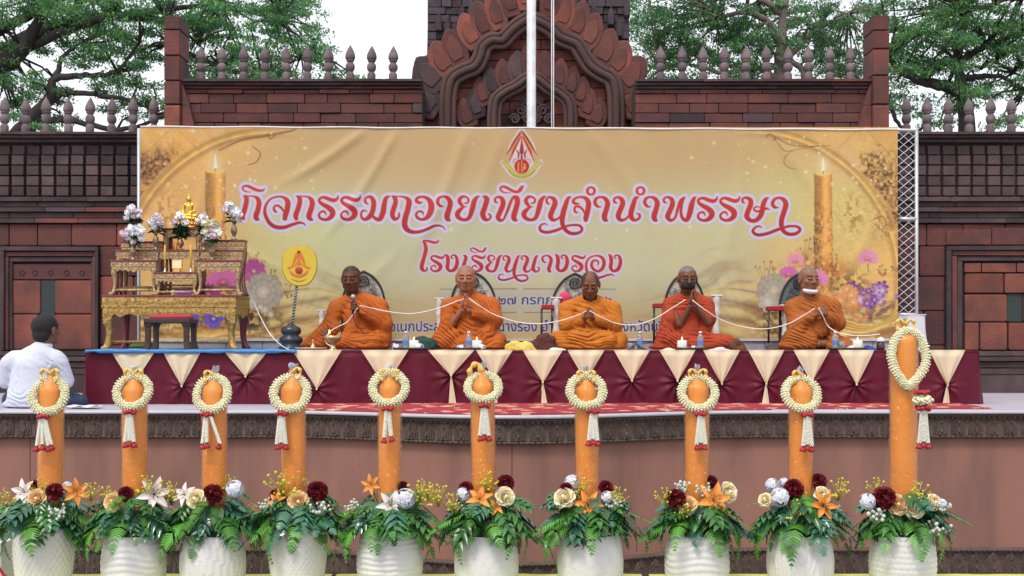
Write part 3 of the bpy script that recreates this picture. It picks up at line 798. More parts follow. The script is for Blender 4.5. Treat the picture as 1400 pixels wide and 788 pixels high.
tree('rain_tree', 'wide tree with bent dark branches behind the lower wall at the far right', 20,
     [(1330, 640, 0, .30), (1325, 300, 0, .25), (1320, 175, 0, .18), (1318, 128, 0, .14), (1310, 90, 0, .10), (1312, 50, 0, .11), (1322, 15, 0, .08), (1330, -40, 0, .06)],
     [[(1320, 130, 0, .15), (1295, 118, -.2, .13), (1262, 112, -.3, .10), (1235, 100, -.3, .08), (1215, 80, -.3, .04)], [(1310, 85, 0, .08), (1350, 62, -.2, .06), (1400, 46, -.2, .05), (1460, 30, 0, .03)],
      [(1318, 108, 0, .08), (1360, 104, -.2, .05), (1400, 122, -.2, .04)], [(1385, 100, -.2, .04), (1360, 85, -.2, .03), (1340, 95, -.2, .02)], [(1215, 145, 0, .05), (1230, 172, 0, .04), (1240, 190, 0, .04)],
      [(1322, 15, 0, .06), (1360, 5, 0, .05), (1400, -6, 0, .04)]],
     [(1230, 60, .2, 40, 34), (1250, 20, .2, 70, 34), (1330, 15, .2, 70, 30), (1240, 105, .2, 45, 24), (1290, 85, .2, 45, 30), (1350, 75, .2, 45, 26), (1395, 30, .2, 40, 40), (1280, 50, 0, 60, 20), (1370, 125, .2, 50, 20),
      (1225, 145, .2, 25, 22), (1300, 140, .3, 50, 18), (1390, 165, .3, 60, 12), (1450, 70, .2, 50, 80), (1300, -35, .2, 150, 34), (1400, 70, .3, 40, 25), (1270, 165, .3, 40, 12), (1235, 85, .5, 30, 24), (1300, 50, .5, 60, 24), (1360, 45, .5, 50, 24), (1330, 110, .5, 50, 16), (1385, 95, .5, 30, 22)],
     .056, 130, BARK, GA + [(.08, .17, .05)], 14)
# ------------------------------------------------------------------ banner: print computed on a fine grid, cloth creases as real relief
YB = 13.2
BX0, BX1, BY0, BY1 = 192.0, 1227.5, 174.0, 466.0
def paint_banner():
    NU, NV = 1380, 390
    px = np.linspace(BX0, BX1, NU)[:, None] * np.ones((1, NV)); py = np.ones((NU, 1)) * np.linspace(BY0, BY1, NV)[None, :]
    du = (BX1 - BX0) / (NU - 1)
    img = np.zeros((NU, NV, 3))
    def C(*c): return np.array(srgb(*c))
    def blend(a, c):
        img[:] = img * (1 - a[..., None]) + np.asarray(c) * a[..., None]
    def sl(x0, x1, y0, y1):
        i0 = max(0, int((x0 - BX0) / du) - 1); i1 = min(NU, int((x1 - BX0) / du) + 2)
        dv = (BY1 - BY0) / (NV - 1); j0 = max(0, int((y0 - BY0) / dv) - 1); j1 = min(NV, int((y1 - BY0) / dv) + 2)
        return slice(i0, i1), slice(j0, j1)
    def blend_s(s, a, c):
        img[s] = img[s] * (1 - a[..., None]) + np.asarray(c) * a[..., None]
    ss = lambda e0, e1, x: (lambda t: t * t * (3 - 2 * t))(np.clip((x - e0) / (e1 - e0), 0, 1))
    # base wash: tan top, pale khaki middle, warm gold sides
    t = (py - BY0) / (BY1 - BY0)
    top = C(208, 176, 126); mid = C(206, 205, 172); low = C(206, 174, 122)
    a = ss(.12, .5, t); img[:] = top * (1 - a[..., None]) + mid * a[..., None]
    a = ss(.72, 1.0, t + .08 * fbm(px / 90, py / 40)); blend(a * .85, low)
    side = ss(265, 455, np.abs(px - 712) + 40 * fbm(px / 130, py / 130))
    gold = C(238, 180, 92)[None, None] * (1 + .22 * fbm(px / 60 + 9, py / 60, o=4))[..., None]
    img[:] = img * (1 - .85 * side[..., None]) + gold * .85 * side[..., None]
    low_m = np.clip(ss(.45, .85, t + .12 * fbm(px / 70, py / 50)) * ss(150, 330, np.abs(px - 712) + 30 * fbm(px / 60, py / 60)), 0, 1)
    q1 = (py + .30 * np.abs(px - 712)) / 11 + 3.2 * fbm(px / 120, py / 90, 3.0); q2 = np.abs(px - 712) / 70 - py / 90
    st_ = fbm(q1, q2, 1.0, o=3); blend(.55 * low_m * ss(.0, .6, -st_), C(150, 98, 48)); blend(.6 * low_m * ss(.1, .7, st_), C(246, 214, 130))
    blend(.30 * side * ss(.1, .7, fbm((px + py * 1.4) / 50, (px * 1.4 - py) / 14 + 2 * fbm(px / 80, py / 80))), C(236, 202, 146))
    # soft glow fields beside the printed candles
    for (gx, gy, rx, ry, c, k_) in ((395, 330, 70, 80, (222, 222, 150), .6), (1155, 285, 60, 70, (226, 214, 130), .75), (1075, 270, 60, 60, (214, 214, 140), .5), (960, 300, 120, 60, (214, 210, 150), .4),
                                    (1160, 222, 50, 30, (226, 190, 150), .5), (330, 250, 60, 40, (222, 180, 128), .5), (262, 290, 55, 60, (224, 174, 110), .5)):
        blend(k_ * np.exp(-((px - gx) / rx) ** 2 - ((py - gy) / ry) ** 2), C(*c))
    # flowing silk ribbons low on both sides
    for sgn, ox in ((1, 192), (-1, 1228)):
        x = (px - ox) * sgn
        for k in range(16):
            y0 = 418 + 3.4 * k; cur = y0 + 16 * np.sin(x / 70 + k * .55) - 22 * np.exp(-((x - 240) / 90) ** 2) * (k % 5 - 1.2) * .4 + 4 * fbm(x / 60, k * 1.7)
            d = np.abs(py - cur); wd = 1.3 + 1.6 * (k % 3)
            fade = np.exp(-(np.maximum(0, x - 250) / 70) ** 2)
            blend(.55 * fade * np.exp(-(d / wd) ** 2), C(*[(236, 208, 140), (150, 98, 48), (246, 228, 150), (120, 84, 44)][k % 4]))
        for k in range(12):                                  # radiating rays
            ang = .35 + .10 * k; dd = np.abs((py - 462) * math.cos(ang) + (x - 205) * math.sin(ang) * 1.0)
            fade = ((x > 150) & (x < 400) & (py > 340)) * np.exp(-((x - 260) / 90) ** 2) * ss(335, 400, py)
            blend(.15 * fade * np.exp(-(dd / (1.2 + k % 3)) ** 2), C(*[(240, 214, 160), (176, 120, 76)][k % 2]))
    # arch frame rings in each upper corner
    def ring(cx, cy, rx, ry, wd, x0, x1, flip, c1, c2, c3):
        r = np.sqrt(((px - cx) / rx) ** 2 + ((py - cy) / ry) ** 2); d = (r - 1) * (rx + ry) / 2
        m = (px > x0) & (px < x1) & (py < cy + 60)
        u = d / wd
        a = (np.abs(u) < 1) * m * 1.0; a = .62 * ss(1.5, .4, np.abs(u)) * m * (ss(425, 330, px) if cx < 500 else ss(985, 1080, px))
        k_ = np.clip(.5 + .5 * u, 0, 1)[..., None]
        col = C(*c1) * (1 - k_) + C(*c2) * k_; col = col * (1 - .6 * np.exp(-((u - .55) / .12) ** 2))[..., None] + C(*c3) * (.6 * np.exp(-((u + .15) / .22) ** 2))[..., None]
        col = col * (1 + .3 * fbm(px / 14, py / 14))[..., None]
        img[:] = img * (1 - a[..., None]) + np.clip(col, 0, 1) * a[..., None]
    ring(372, 385, 205, 205, 8.5, 190, 420, 1, (120, 70, 30), (214, 160, 70), (246, 220, 110))
    ring(1030, 385, 200, 205, 8.0, 975, 1228, 1, (150, 92, 42), (222, 170, 80), (244, 226, 120))
    ring(385, 395, 150, 140, 1.2, 210, 420, 1, (200, 150, 80), (230, 190, 110), (236, 200, 120))
    ring(1050, 378, 120, 130, 1.6, 1120, 1228, 1, (222, 180, 96), (236, 200, 120), (246, 226, 150))
    # carved relief in the outer corners
    for left in (True, False):
        x = px - 192 if left else 1228 - px
        r = np.sqrt(((px - (372 if left else 1030)) / (205 if left else 200)) ** 2 + ((py - 385) / 205) ** 2)
        band_ = 52 - .22 * np.abs(py - 250) if True else 0
        m = ss(1.02, 1.06, r) * ss(-6, 6, band_ + 6 - x + 12 * fbm(px / 10, py / 10)) * ss(196, 216, py + 10 * fbm(px / 12, py / 12)) * (py < 335)
        n1 = fbm(px / 4.2, py / 4.2, o=4); n2 = np.abs(vnoise(px / 5.5 + 3, py / 5.5))
        v = np.clip(.55 + .55 * n1 - .7 * (n2 < .10), 0, 1)
        lo_, hi_ = (C(70, 38, 20), C(220, 160, 90)) if left else (C(104, 64, 30), C(236, 188, 112))
        col = lo_ * (1 - v[..., None]) + hi_ * v[..., None]
        img[:] = img * (1 - m[..., None]) + col * m[..., None]
        # faint relief scrolls lower inside
        m2 = np.exp(-((px - (226 if left else 1166)) / 16) ** 2 - ((py - 292) / 26) ** 2) + (0 if left else np.exp(-((px - 1208) / 14) ** 2 - ((py - 306) / 22) ** 2))
        v2 = ss(.1, .3, n1) * m2
        blend(.75 * np.clip(v2, 0, 1), C(166, 98, 44)); blend(.5 * ss(.1, .3, -n1) * np.clip(m2, 0, 1), C(236, 196, 120))
        # medallion and diamond lines
        mx_, my_ = (238, 204) if left else (1178, 206)
        rr = np.hypot(px - mx_, py - my_); th = np.arctan2(py - my_, px - mx_)
        blend(.5 * ss(14 + 3 * np.cos(8 * th), 11 + 3 * np.cos(8 * th), rr) * (np.sin(rr * 1.4 + 3 * np.cos(8 * th)) > 0), C(196, 130, 50) if left else C(226, 206, 90))
        for sg in (1, -1):
            d = np.abs((px - mx_) + sg * (py - 172) * 1.0); blend(.3 * np.exp(-(d / 1.1) ** 2) * (py < 212), C(160, 104, 62))
    # curling vine ornaments
    def stroke_s(pts, closed=False, n=8, soft=.55, s_=1.0):
        P = np.array(crom(pts, n, closed)); 
        if closed: P = np.vstack([P, P[:1]])
        mw = P[:, 2].max() + 9
        s = sl(P[:, 0].min() - mw, P[:, 0].max() + mw, P[:, 1].min() - mw, P[:, 1].max() + mw)
        X, Y_ = px[s], py[s]; D = np.full(X.shape, 1e3)
        for i in range(len(P) - 1):
            a_, b_ = P[i], P[i + 1]; d = b_[:2] - a_[:2]; L2 = max(1e-9, d @ d)
            tt = np.clip(((X - a_[0]) * d[0] + (Y_ - a_[1]) * d[1]) / L2, 0, 1)
            D = np.minimum(D, np.hypot(X - a_[0] - tt * d[0], Y_ - a_[1] - tt * d[1]) - (a_[2] + tt * (b_[2] - a_[2])) / 2)
        return s, D
    def ink(pts, c, k_=1, soft=.6, closed=False):
        s, D = stroke_s(pts, closed); blend_s(s, k_ * ss(soft, -soft, D), C(*c))
    for pts in ([(300, 206, 2), (330, 192, 3), (362, 186, 4), (395, 180, 3), (406, 176, 1)], [(345, 200, 1.5), (356, 210, 2), (350, 222, 2), (338, 226, 1.4)], [(366, 184, 2), (370, 190, 2), (376, 186, 2)]):
        ink(pts, (140, 84, 44), .75)
    for pts in ([(1048, 186, 2.5), (1054, 184, 2.5), (1060, 190, 2.5), (1056, 192, 1)], [(1060, 188, 2), (1080, 198, 1.6), (1105, 200, 1.6), (1135, 199, 1)], [(1118, 200, 1.2), (1085, 206, 1.2), (1072, 218, 1.4), (1076, 228, 1.4), (1088, 232, 1)],
                [(1060, 192, 1), (1072, 206, 1.5), (1084, 206, 1)], [(1195, 300, 2), (1206, 296, 2), (1212, 306, 2), (1204, 314, 1.6), (1196, 308, 1)]):
        ink(pts, (140, 86, 40), .7)
    # printed candles
    def candle(x0, x1, y0, y1, flame):
        s = sl(x0 - 8, x1 + 8, y0 - 3, y1); X, Y_ = px[s], py[s]
        tt = (Y_ - y0) / (y1 - y0); wob = 1.2 * fbm(Y_ / 6, X * 0 + x0)
        cx = (x0 + x1) / 2; hw = (x1 - x0) / 2 * (1 + .10 * ss(.2, .9, tt)) + wob * ss(.25, .4, tt); u = (X - cx) / hw
        a = ss(1.03, .96, np.abs(u)) * (Y_ > y0 + 2.2 * (np.abs(u) ** 2 - 1) * 0)
        rel = fbm(X / 2.4, Y_ / 3.0, x0, o=4) + .5 * np.sin((Y_ + X * .8) / 4.2 + 3 * fbm(X / 9, Y_ / 9))
        shade = (.62 + .5 * np.exp(-((u - .28) / .38) ** 2) - .25 * np.clip(-u, 0, 1))
        v = .08 + shade + .20 * rel * ss(.22, .45, tt) + .08 * rel - .25 * (np.abs(np.sin((Y_ - y0) / 1.6)) < .25) * (((Y_ - y0) > 10) & ((Y_ - y0) < 17))
        col = C(228, 168, 88) * np.clip(v + .08, .2, 1.25)[..., None] ** 1.2 + C(70, 40, 14) * .4
        img[s] = img[s] * (1 - a[..., None]) + np.clip(col, 0, 1) * a[..., None]
        e = ss(1.0, .85, np.sqrt(((X - cx) / ((x1 - x0) / 2)) ** 2 + ((Y_ - y0 - .5) / 3.2) ** 2)); blend_s(s, e * .9, C(246, 206, 112))
        ink([(cx, y0, 1.4), (cx, y0 - 5, 1.2)], (60, 40, 30))
        s = sl(cx - 26, cx + 26, y0 - 36, y0 + 6); X, Y_ = px[s], py[s]
        blend_s(s, .55 * np.exp(-((X - cx) / 9) ** 2 - ((Y_ - y0 + 11) / 13) ** 2), C(250, 232, 180))
        blend_s(s, .95 * np.exp(-(np.abs(X - cx) / (2.6 * np.clip((Y_ - y0 + 24) / 18, .1, 1))) ** 2.4) * ((Y_ > y0 - 23) & (Y_ < y0 - 3)), C(252, 252, 248))
    candle(281, 309, 234, 405, 0); candle(1113, 1138, 237, 400, 0)
    # printed flowers
    def petal(cx, cy, L_, wd, ang, c1, c2):
        """soft petal growing from (cx,cy)"""
        s = sl(cx - L_, cx + L_, cy - L_, cy + L_); X, Y_ = px[s] - cx, py[s] - cy
        ca, sa = math.cos(ang), math.sin(ang); u = (X * ca + Y_ * sa) / L_; v = (-X * sa + Y_ * ca) / (wd / 2)
        prof = np.sqrt(np.clip(u * (1.02 - u) * 4, 0, 1)) * (.6 + .4 * u); d = np.abs(v) / np.maximum(prof, 1e-3)
        a = ss(1.1, .82, d) * (u > 0) * (u < 1.02)
        k_ = np.clip(u, 0, 1)[..., None]; col = (C(*c1) * (1 - k_) + C(*c2) * k_) * (1 - .22 * np.exp(-((d - 1) / .2) ** 2) - .15 * np.exp(-(v / .18) ** 2))[..., None]
        img[s] = img[s] * (1 - a[..., None]) + np.clip(col, 0, 1) * a[..., None]
    rr = random.Random(3)
    def lotus(cx, cy, r, c1, c2, n=11):
        for lay, (sc_, c_) in enumerate(((1.0, 0), (.82, 1), (.6, 2))):
            for k in range(n):
                a_ = -math.pi / 2 + (k - (n - 1) / 2) * (math.pi * 1.25 / n) + (lay % 2) * .12
                petal(cx, cy + r * .25, r * sc_ * (1 if abs(k - n / 2) < 4 else .9), r * .42, a_, c1, c2)
        s = sl(cx - 4, cx + 4, cy - 3, cy + 5); blend_s(s, .5 * np.exp(-((px[s] - cx) / 2.5) ** 2 - ((py[s] - cy - 1) / 2) ** 2), C(250, 226, 140))
    def bloom(cx, cy, r, c1, c2, n=6, n2=2):
        for lay in range(n2):
            for k in range(n): petal(cx, cy, r * (1 - .3 * lay), r * .75, 6.283 * k / n + lay * .5 + rr.random() * .2, c1, c2)
        s = sl(cx - 5, cx + 5, cy - 5, cy + 5); blend_s(s, .8 * np.exp(-((px[s] - cx) ** 2 + (py[s] - cy) ** 2) / max(2, r * .35)), C(246, 230, 190))
    def sprig(cx, cy, n, h_, c):
        for k in range(n):
            x = cx + rr.uniform(-h_ * .4, h_ * .4); y = cy - rr.uniform(0, h_)
            ink([(cx, cy, .6), ((cx + x) / 2 + 1, (cy + y) / 2, .7), (x, y, .6)], c, .6); s = sl(x - 3, x + 3, y - 3, y + 3)
            blend_s(s, .8 * np.exp(-((px[s] - x) ** 2 + (py[s] - y) ** 2) / 2.2), C(*c))
    # dark leaves and tangles first
    def tangle(cx, cy, rx, ry, c, k_):
        s = sl(cx - 2 * rx, cx + 2 * rx, cy - 2 * ry, cy + 2 * ry); X, Y_ = px[s], py[s]
        blend_s(s, k_ * np.clip(np.exp(-((X - cx) / rx) ** 2 - ((Y_ - cy) / ry) ** 2) * 1.6, 0, 1) * ss(-.15, .25, fbm(X / 5, Y_ / 5, cx, o=4)), C(*c))
    tangle(345, 425, 22, 30, (40, 34, 26), .9); tangle(372, 440, 18, 14, (120, 96, 66), .7); tangle(300, 420, 40, 26, (50, 30, 50), .8); tangle(250, 425, 40, 24, (60, 44, 30), .7); tangle(215, 440, 26, 26, (70, 48, 30), .6)
    tangle(1070, 440, 34, 26, (70, 56, 40), .7); tangle(1160, 392, 26, 18, (76, 58, 44), .75); tangle(1195, 424, 26, 18, (72, 40, 90), .7); tangle(1120, 372, 34, 16, (180, 90, 40), .7); tangle(1170, 420, 16, 20, (214, 130, 60), .8)
    for (x, y, n, h_) in ((350, 372, 10, 30), (372, 392, 9, 24), (1098, 360, 14, 34), (1044, 392, 10, 34), (1046, 420, 8, 26), (1058, 384, 8, 26), (1140, 372, 12, 24), (1205, 378, 10, 20), (1226, 372, 8, 24), (392, 408, 8, 20)):
        sprig(x, y, n, h_, (150, 96, 44))
    for (x, y, n, h_) in ((1090, 366, 12, 26), (1150, 380, 12, 26), (1165, 396, 10, 18)): sprig(x, y, n, h_, (226, 150, 66))
    bloom(347, 371, 17, (150, 40, 120), (206, 100, 176), 9, 3); bloom(338, 386, 13, (160, 50, 110), (216, 120, 176), 8, 3)
    bloom(360, 400, 27, (226, 216, 200), (176, 166, 152), 11, 4); bloom(340, 412, 12, (236, 226, 216), (196, 186, 176), 7)
    for (x, y, r) in ((362, 424, 6), (370, 430, 5), (356, 420, 5)): bloom(x, y, r, (236, 226, 200), (206, 190, 170), 5, 1)
    lotus(305, 385, 26, (150, 20, 100), (236, 130, 190)); lotus(285, 402, 20, (110, 20, 110), (190, 60, 170)); bloom(250, 408, 16, (90, 30, 140), (160, 80, 200), 8); bloom(262, 438, 12, (60, 40, 170), (130, 110, 220), 7); bloom(292, 436, 14, (70, 40, 170), (140, 110, 230), 7)
    lotus(1087, 355, 13, (200, 60, 120), (250, 176, 196)); lotus(1078, 374, 14, (190, 40, 140), (236, 120, 200)); lotus(1117, 380, 16, (206, 70, 150), (246, 160, 210)); lotus(1186, 352, 15, (206, 70, 140), (250, 176, 206)); bloom(1070, 392, 10, (170, 30, 130), (226, 90, 180), 7)
    ink([(1186, 360, 1), (1187, 372, 1)], (90, 90, 50)); bloom(1058, 398, 24, (222, 214, 196), (176, 168, 150), 11, 4); bloom(1050, 414, 14, (240, 234, 224), (200, 194, 184), 7)
    for k in range(22):
        x = 1195 + rr.gauss(0, 13); y = 402 + rr.gauss(0, 10); bloom(x, y, rr.uniform(5, 9), (226, 206, 236) if k % 3 == 0 else (104, 50, 140), (136, 76, 170) if k % 2 else (190, 130, 200), 5, 1)
    for k in range(6): bloom(1160 + rr.gauss(0, 8), 405 + rr.gauss(0, 7), 8, (250, 200, 120), (236, 150, 100), 6, 1)
    # big gold ribbon loop at lower right
    for k in range(10):
        ink([(1150, 436 + k * 1.6, 1), (1180, 446 + k * .9, 2.4), (1210, 440 + k * .5, 2.2), (1228, 420 + k * 2, 1.2)], [(250, 226, 130), (206, 150, 60), (170, 110, 50)][k % 3], .7)
    # sparkles
    for k in range(240):
        x = rr.uniform(195, 1225); y = rr.uniform(178, 330)
        if 470 < x < 930 and rr.random() < .85: continue
        r_ = rr.choice((.8, 1, 1.4, 2.0)); s = sl(x - 6, x + 6, y - 6, y + 6); blend_s(s, .75 * np.exp(-((px[s] - x) ** 2 + (py[s] - y) ** 2) / r_ ** 2), C(252, 246, 200))

    img[:] = img * (1 + .07 * fbm(px / 2.2, py / 2.2, 2.0) * np.clip(side + .15, 0, 1))[..., None]
    # ---------------- lettering: brush strokes (x, y, width) per glyph
    k1, k6, k7 = 8.757, 7.778, 9.333
    def tr(st, x0, y0, k_): return [[(x0 + u / k_, y0 + v / k_, w_ / k_) for u, v, w_ in s_] for s_ in st]
    def mv(st, dx, dy, s_=1, ax_=0, ay=0): return [[(ax_ + (x - ax_) * s_ + dx, ay + (y - ay) * s_ + dy, w_ * s_) for x, y, w_ in q_] for q_ in st]
    i_mark = tr([[(368, 155, 5), (345, 180, 26), (295, 182, 34), (235, 162, 38), (175, 132, 34), (128, 128, 26), (103, 150, 22), (118, 180, 18), (155, 198, 13), (200, 200, 7)]], 320, 240, k1)
    ko = tr([[(112, 246, 10), (145, 262, 50), (148, 320, 58), (128, 410, 60), (104, 480, 56), (112, 518, 40)], [(120, 249, 10), (170, 250, 14), (230, 250, 18), (282, 278, 46), (299, 335, 58), (284, 420, 62), (262, 485, 62), (272, 520, 52), (305, 532, 8)]], 320, 240, k1)
    ko2 = tr([[(745, 246, 12), (780, 268, 48), (785, 320, 58), (765, 400, 60), (738, 475, 60), (744, 518, 48)], [(750, 249, 12), (825, 251, 16), (885, 258, 24), (926, 295, 54), (934, 350, 62), (912, 430, 64), (894, 490, 62), (915, 522, 48), (944, 536, 8)]], 320, 240, k1)
    jo = tr([[(856, 608, 5), (838, 580, 18), (780, 566, 32), (700, 588, 38), (600, 622, 44), (500, 618, 48), (430, 575, 46), (385, 500, 44), (368, 430, 38), (385, 350, 30), (440, 282, 24), (530, 254, 22), (600, 268, 34), (642, 320, 62), (636, 400, 64), (616, 470, 64), (608, 515, 56)],
             [(600, 440, 18), (575, 400, 26), (540, 370, 28), (505, 360, 24), (477, 385, 26), (483, 420, 30), (503, 438, 24)]], 320, 240, k1)
    ro = tr([[(463, 236, 6), (455, 272, 28), (420, 298, 44), (370, 290, 46), (320, 270, 42), (275, 262, 32), (240, 282, 32), (238, 312, 34), (275, 345, 46), (335, 378, 58), (386, 420, 68), (396, 465, 66), (366, 508, 54), (310, 530, 36), (252, 514, 32), (232, 475, 28), (255, 438, 24), (295, 432, 26), (314, 460, 16), (318, 478, 5)]], 440, 240, k1)
    mo = tr([[(556, 345, 10), (528, 328, 28), (518, 290, 28), (545, 260, 26), (590, 262, 42), (618, 310, 58), (618, 380, 60), (600, 450, 60), (560, 505, 54), (510, 528, 36), (475, 500, 28), (472, 450, 24), (500, 420, 22), (543, 435, 8)],
             [(600, 480, 30), (650, 522, 40), (700, 518, 58), (733, 440, 66), (747, 350, 60), (765, 280, 50), (800, 252, 24), (815, 250, 6)]], 440, 240, k1)
    tho = tr([[(835, 248, 8), (872, 268, 48), (884, 320, 56), (860, 400, 60), (845, 470, 56), (868, 522, 46), (912, 512, 28), (926, 480, 24), (925, 455, 22)],
              [(845, 252, 12), (940, 254, 16), (1005, 268, 32), (1044, 312, 64), (1032, 400, 66), (1003, 500, 66), (992, 590, 66), (1022, 650, 58), (1090, 680, 44), (1180, 674, 38), (1271, 642, 34), (1351, 606, 28), (1411, 603, 22), (1461, 625, 14), (1479, 658, 5)]], 440, 240, k1)
    wo = tr([[(155, 325, 8), (115, 328, 34), (82, 305, 38), (95, 272, 34), (150, 258, 28), (220, 282, 46), (260, 350, 72), (254, 430, 74), (215, 502, 56), (150, 530, 34), (92, 505, 32), (80, 460, 28), (115, 432, 24), (155, 442, 24), (168, 478, 6)]], 560, 240, k1)
    aa = tr([[(412, 372, 8), (370, 370, 30), (337, 328, 42), (350, 278, 36), (405, 256, 26), (460, 276, 46), (488, 330, 60), (474, 400, 62), (450, 480, 66), (458, 525, 54), (494, 543, 6)]], 560, 240, k1)
    yo = tr([[(652, 336, 8), (692, 328, 24), (706, 292, 24), (675, 260, 24), (625, 260, 36), (596, 302, 46), (618, 350, 40), (655, 376, 16), (690, 374, 5)], [(655, 378, 16), (618, 402, 40), (574, 456, 60), (590, 508, 50), (655, 534, 38), (715, 505, 48), (752, 400, 62), (775, 310, 58), (810, 262, 34), (840, 254, 6)]], 560, 240, k1)
    ee = tr([[(885, 252, 20), (920, 275, 56), (922, 310, 62), (898, 390, 62), (876, 460, 64), (898, 520, 52), (945, 532, 26), (970, 498, 26), (955, 465, 20), (935, 465, 6)]], 560, 240, k1)
    th = tr([[(10, 332, 8), (-22, 318, 26), (-27, 282, 26), (8, 258, 26), (55, 282, 50), (68, 345, 60), (36, 430, 60), (8, 500, 56), (32, 538, 40), (70, 530, 26), (95, 485, 28), (130, 400, 34), (160, 320, 34), (190, 265, 34), (232, 272, 60), (240, 330, 62), (216, 420, 64), (196, 490, 64), (208, 528, 52), (242, 542, 6)]], 680, 240, k1)
    ii_mark = tr([[(158, 210, 6), (100, 208, 14), (50, 190, 20), (36, 155, 24), (70, 134, 28), (130, 157, 34), (190, 190, 34), (245, 196, 34), (275, 170, 46), (297, 138, 30), (320, 127, 6)]], 680, 240, k1)
    yo2 = mv(yo, (290 - 545) / k1 + 120, 0)
    no_sw = tr([[(632, 345, 8), (598, 330, 28), (590, 288, 26), (622, 260, 26), (676, 285, 50), (690, 340, 62), (658, 420, 62), (636, 488, 60), (665, 534, 42), (720, 522, 26), (765, 480, 26)],
                [(890, 258, 6), (848, 275, 40), (812, 370, 60), (786, 460, 64), (776, 560, 56), (800, 630, 48), (850, 682, 44), (920, 698, 40), (990, 680, 34), (1014, 638, 32), (980, 600, 30), (920, 595, 28), (850, 602, 26), (780, 628, 32), (700, 660, 36), (600, 682, 36), (530, 668, 36), (506, 630, 30), (530, 590, 22), (572, 580, 16), (608, 602, 5)]], 680, 240, k1)
    jo2 = tr([[(988, 342, 8), (930, 335, 34), (906, 308, 34), (935, 275, 28), (1000, 258, 26), (1062, 278, 46), (1092, 335, 62), (1082, 420, 62), (1062, 500, 62), (1058, 532, 52)], [(1045, 455, 18), (1020, 405, 26), (975, 373, 28), (932, 378, 26), (924, 420, 28), (945, 445, 22), (972, 438, 6)]], 680, 240, k1)
    nikh = lambda x, y, s_=1: [[(x + 5.0 * s_ * math.cos(a), y + 5.0 * s_ * math.sin(a), s_ * (2.6 + 1.1 * abs(math.cos(a)))) for a in [i * math.pi / 6 for i in range(13)]]]
    aa2 = mv(aa, (97 - 315) / k1 + 240, .3); aa3 = mv(aa, (692 - 315) / k1 + 240, .3)
    no = tr([[(390, 332, 8), (355, 320, 28), (348, 285, 28), (385, 260, 26), (436, 285, 50), (450, 340, 60), (418, 420, 62), (396, 488, 60), (425, 534, 42), (480, 525, 28), (530, 480, 24)], [(648, 258, 6), (602, 278, 44), (570, 370, 60), (548, 460, 62), (562, 515, 52), (600, 538, 32), (648, 510, 30), (650, 470, 26), (612, 455, 8)]], 800, 240, k1)
    pho = tr([[(985, 330, 8), (950, 318, 26), (944, 282, 26), (988, 258, 26), (1038, 288, 50), (1045, 350, 60), (1008, 440, 62), (988, 495, 58), (1026, 538, 38), (1078, 505, 28), (1110, 400, 34), (1145, 300, 34), (1195, 258, 16)]], 800, 240, k1) + \
          tr([[(128, 232, 12), (98, 290, 30), (86, 390, 30), (104, 455, 34), (148, 474, 42), (180, 400, 58), (200, 310, 56), (225, 245, 34), (250, 228, 6)]], 920, 240, k6)
    ro3 = mv(ro, 487.8, 1.2); ro4 = mv(ro, 518.2, 1.2)
    so = tr([[(768, 296, 6), (742, 285, 24), (738, 255, 24), (775, 237, 26), (822, 262, 48), (825, 312, 54), (798, 380, 54), (785, 440, 54), (830, 482, 42), (890, 474, 46), (938, 415, 54), (955, 330, 52), (980, 262, 46), (1020, 235, 6)], [(925, 343, 6), (890, 333, 16), (862, 352, 18), (872, 378, 20), (920, 382, 26), (970, 362, 28), (1000, 352, 22), (1030, 369, 5)]], 920, 240, k6)
    aa_sw = tr([[(1122, 342, 8), (1080, 338, 34), (1058, 300, 38), (1080, 257, 32), (1130, 239, 26), (1180, 262, 46), (1200, 312, 56), (1180, 390, 54), (1155, 470, 54), (1155, 550, 48), (1182, 600, 42), (1240, 627, 38), (1310, 618, 34), (1350, 580, 32), (1320, 546, 28), (1240, 541, 26), (1180, 556, 28), (1100, 582, 34), (1000, 620, 34), (900, 634, 34), (850, 600, 32), (870, 558, 24), (915, 541, 18), (950, 557, 5)]], 920, 240, k6)
    line1 = i_mark + ko + jo + ko2 + mv(ro, -268 / k1, 0) + ro + mo + tho + wo + aa + yo + ee + th + ii_mark + yo2 + no_sw + jo2 + nikh(808, 261.2) + aa2 + no + nikh(875.7, 261.2) + aa3 + pho + ro3 + ro4 + so + aa_sw
    sc_ = .69
    oo = tr([[(330, 72, 5), (312, 102, 28), (270, 112, 34), (210, 97, 32), (150, 88, 22), (128, 96, 22), (150, 130, 40), (162, 200, 50), (138, 300, 50), (110, 400, 54), (114, 452, 48), (150, 474, 24), (178, 452, 22), (170, 425, 8)]], 565, 320, k7)
    ngo = tr([[(405, 258, 8), (436, 290, 44), (444, 360, 48), (436, 430, 48), (468, 474, 34), (530, 450, 50), (560, 370, 48), (552, 300, 38), (520, 270, 22), (486, 288, 22), (498, 318, 14), (515, 316, 5)]], 565, 320, k7)
    AX, AY = 0, 268.0
    def at(st, srcx, dstx): return mv(st, dstx - srcx, 348.8 - 268.0, sc_, srcx, 268.0)
    rx_ = 440 + 215 / k1
    oo_ = tr([[(1268, 548, 5), (1235, 522, 16), (1180, 524, 26), (1110, 548, 30), (1030, 562, 34), (950, 530, 36), (905, 460, 34), (903, 370, 28), (945, 305, 22), (1030, 278, 22), (1100, 302, 38), (1128, 365, 46), (1108, 440, 44), (1050, 478, 34), (992, 450, 36), (968, 395, 36), (990, 345, 28), (1040, 343, 24), (1056, 378, 20), (1040, 402, 8)]], 705, 320, k7)
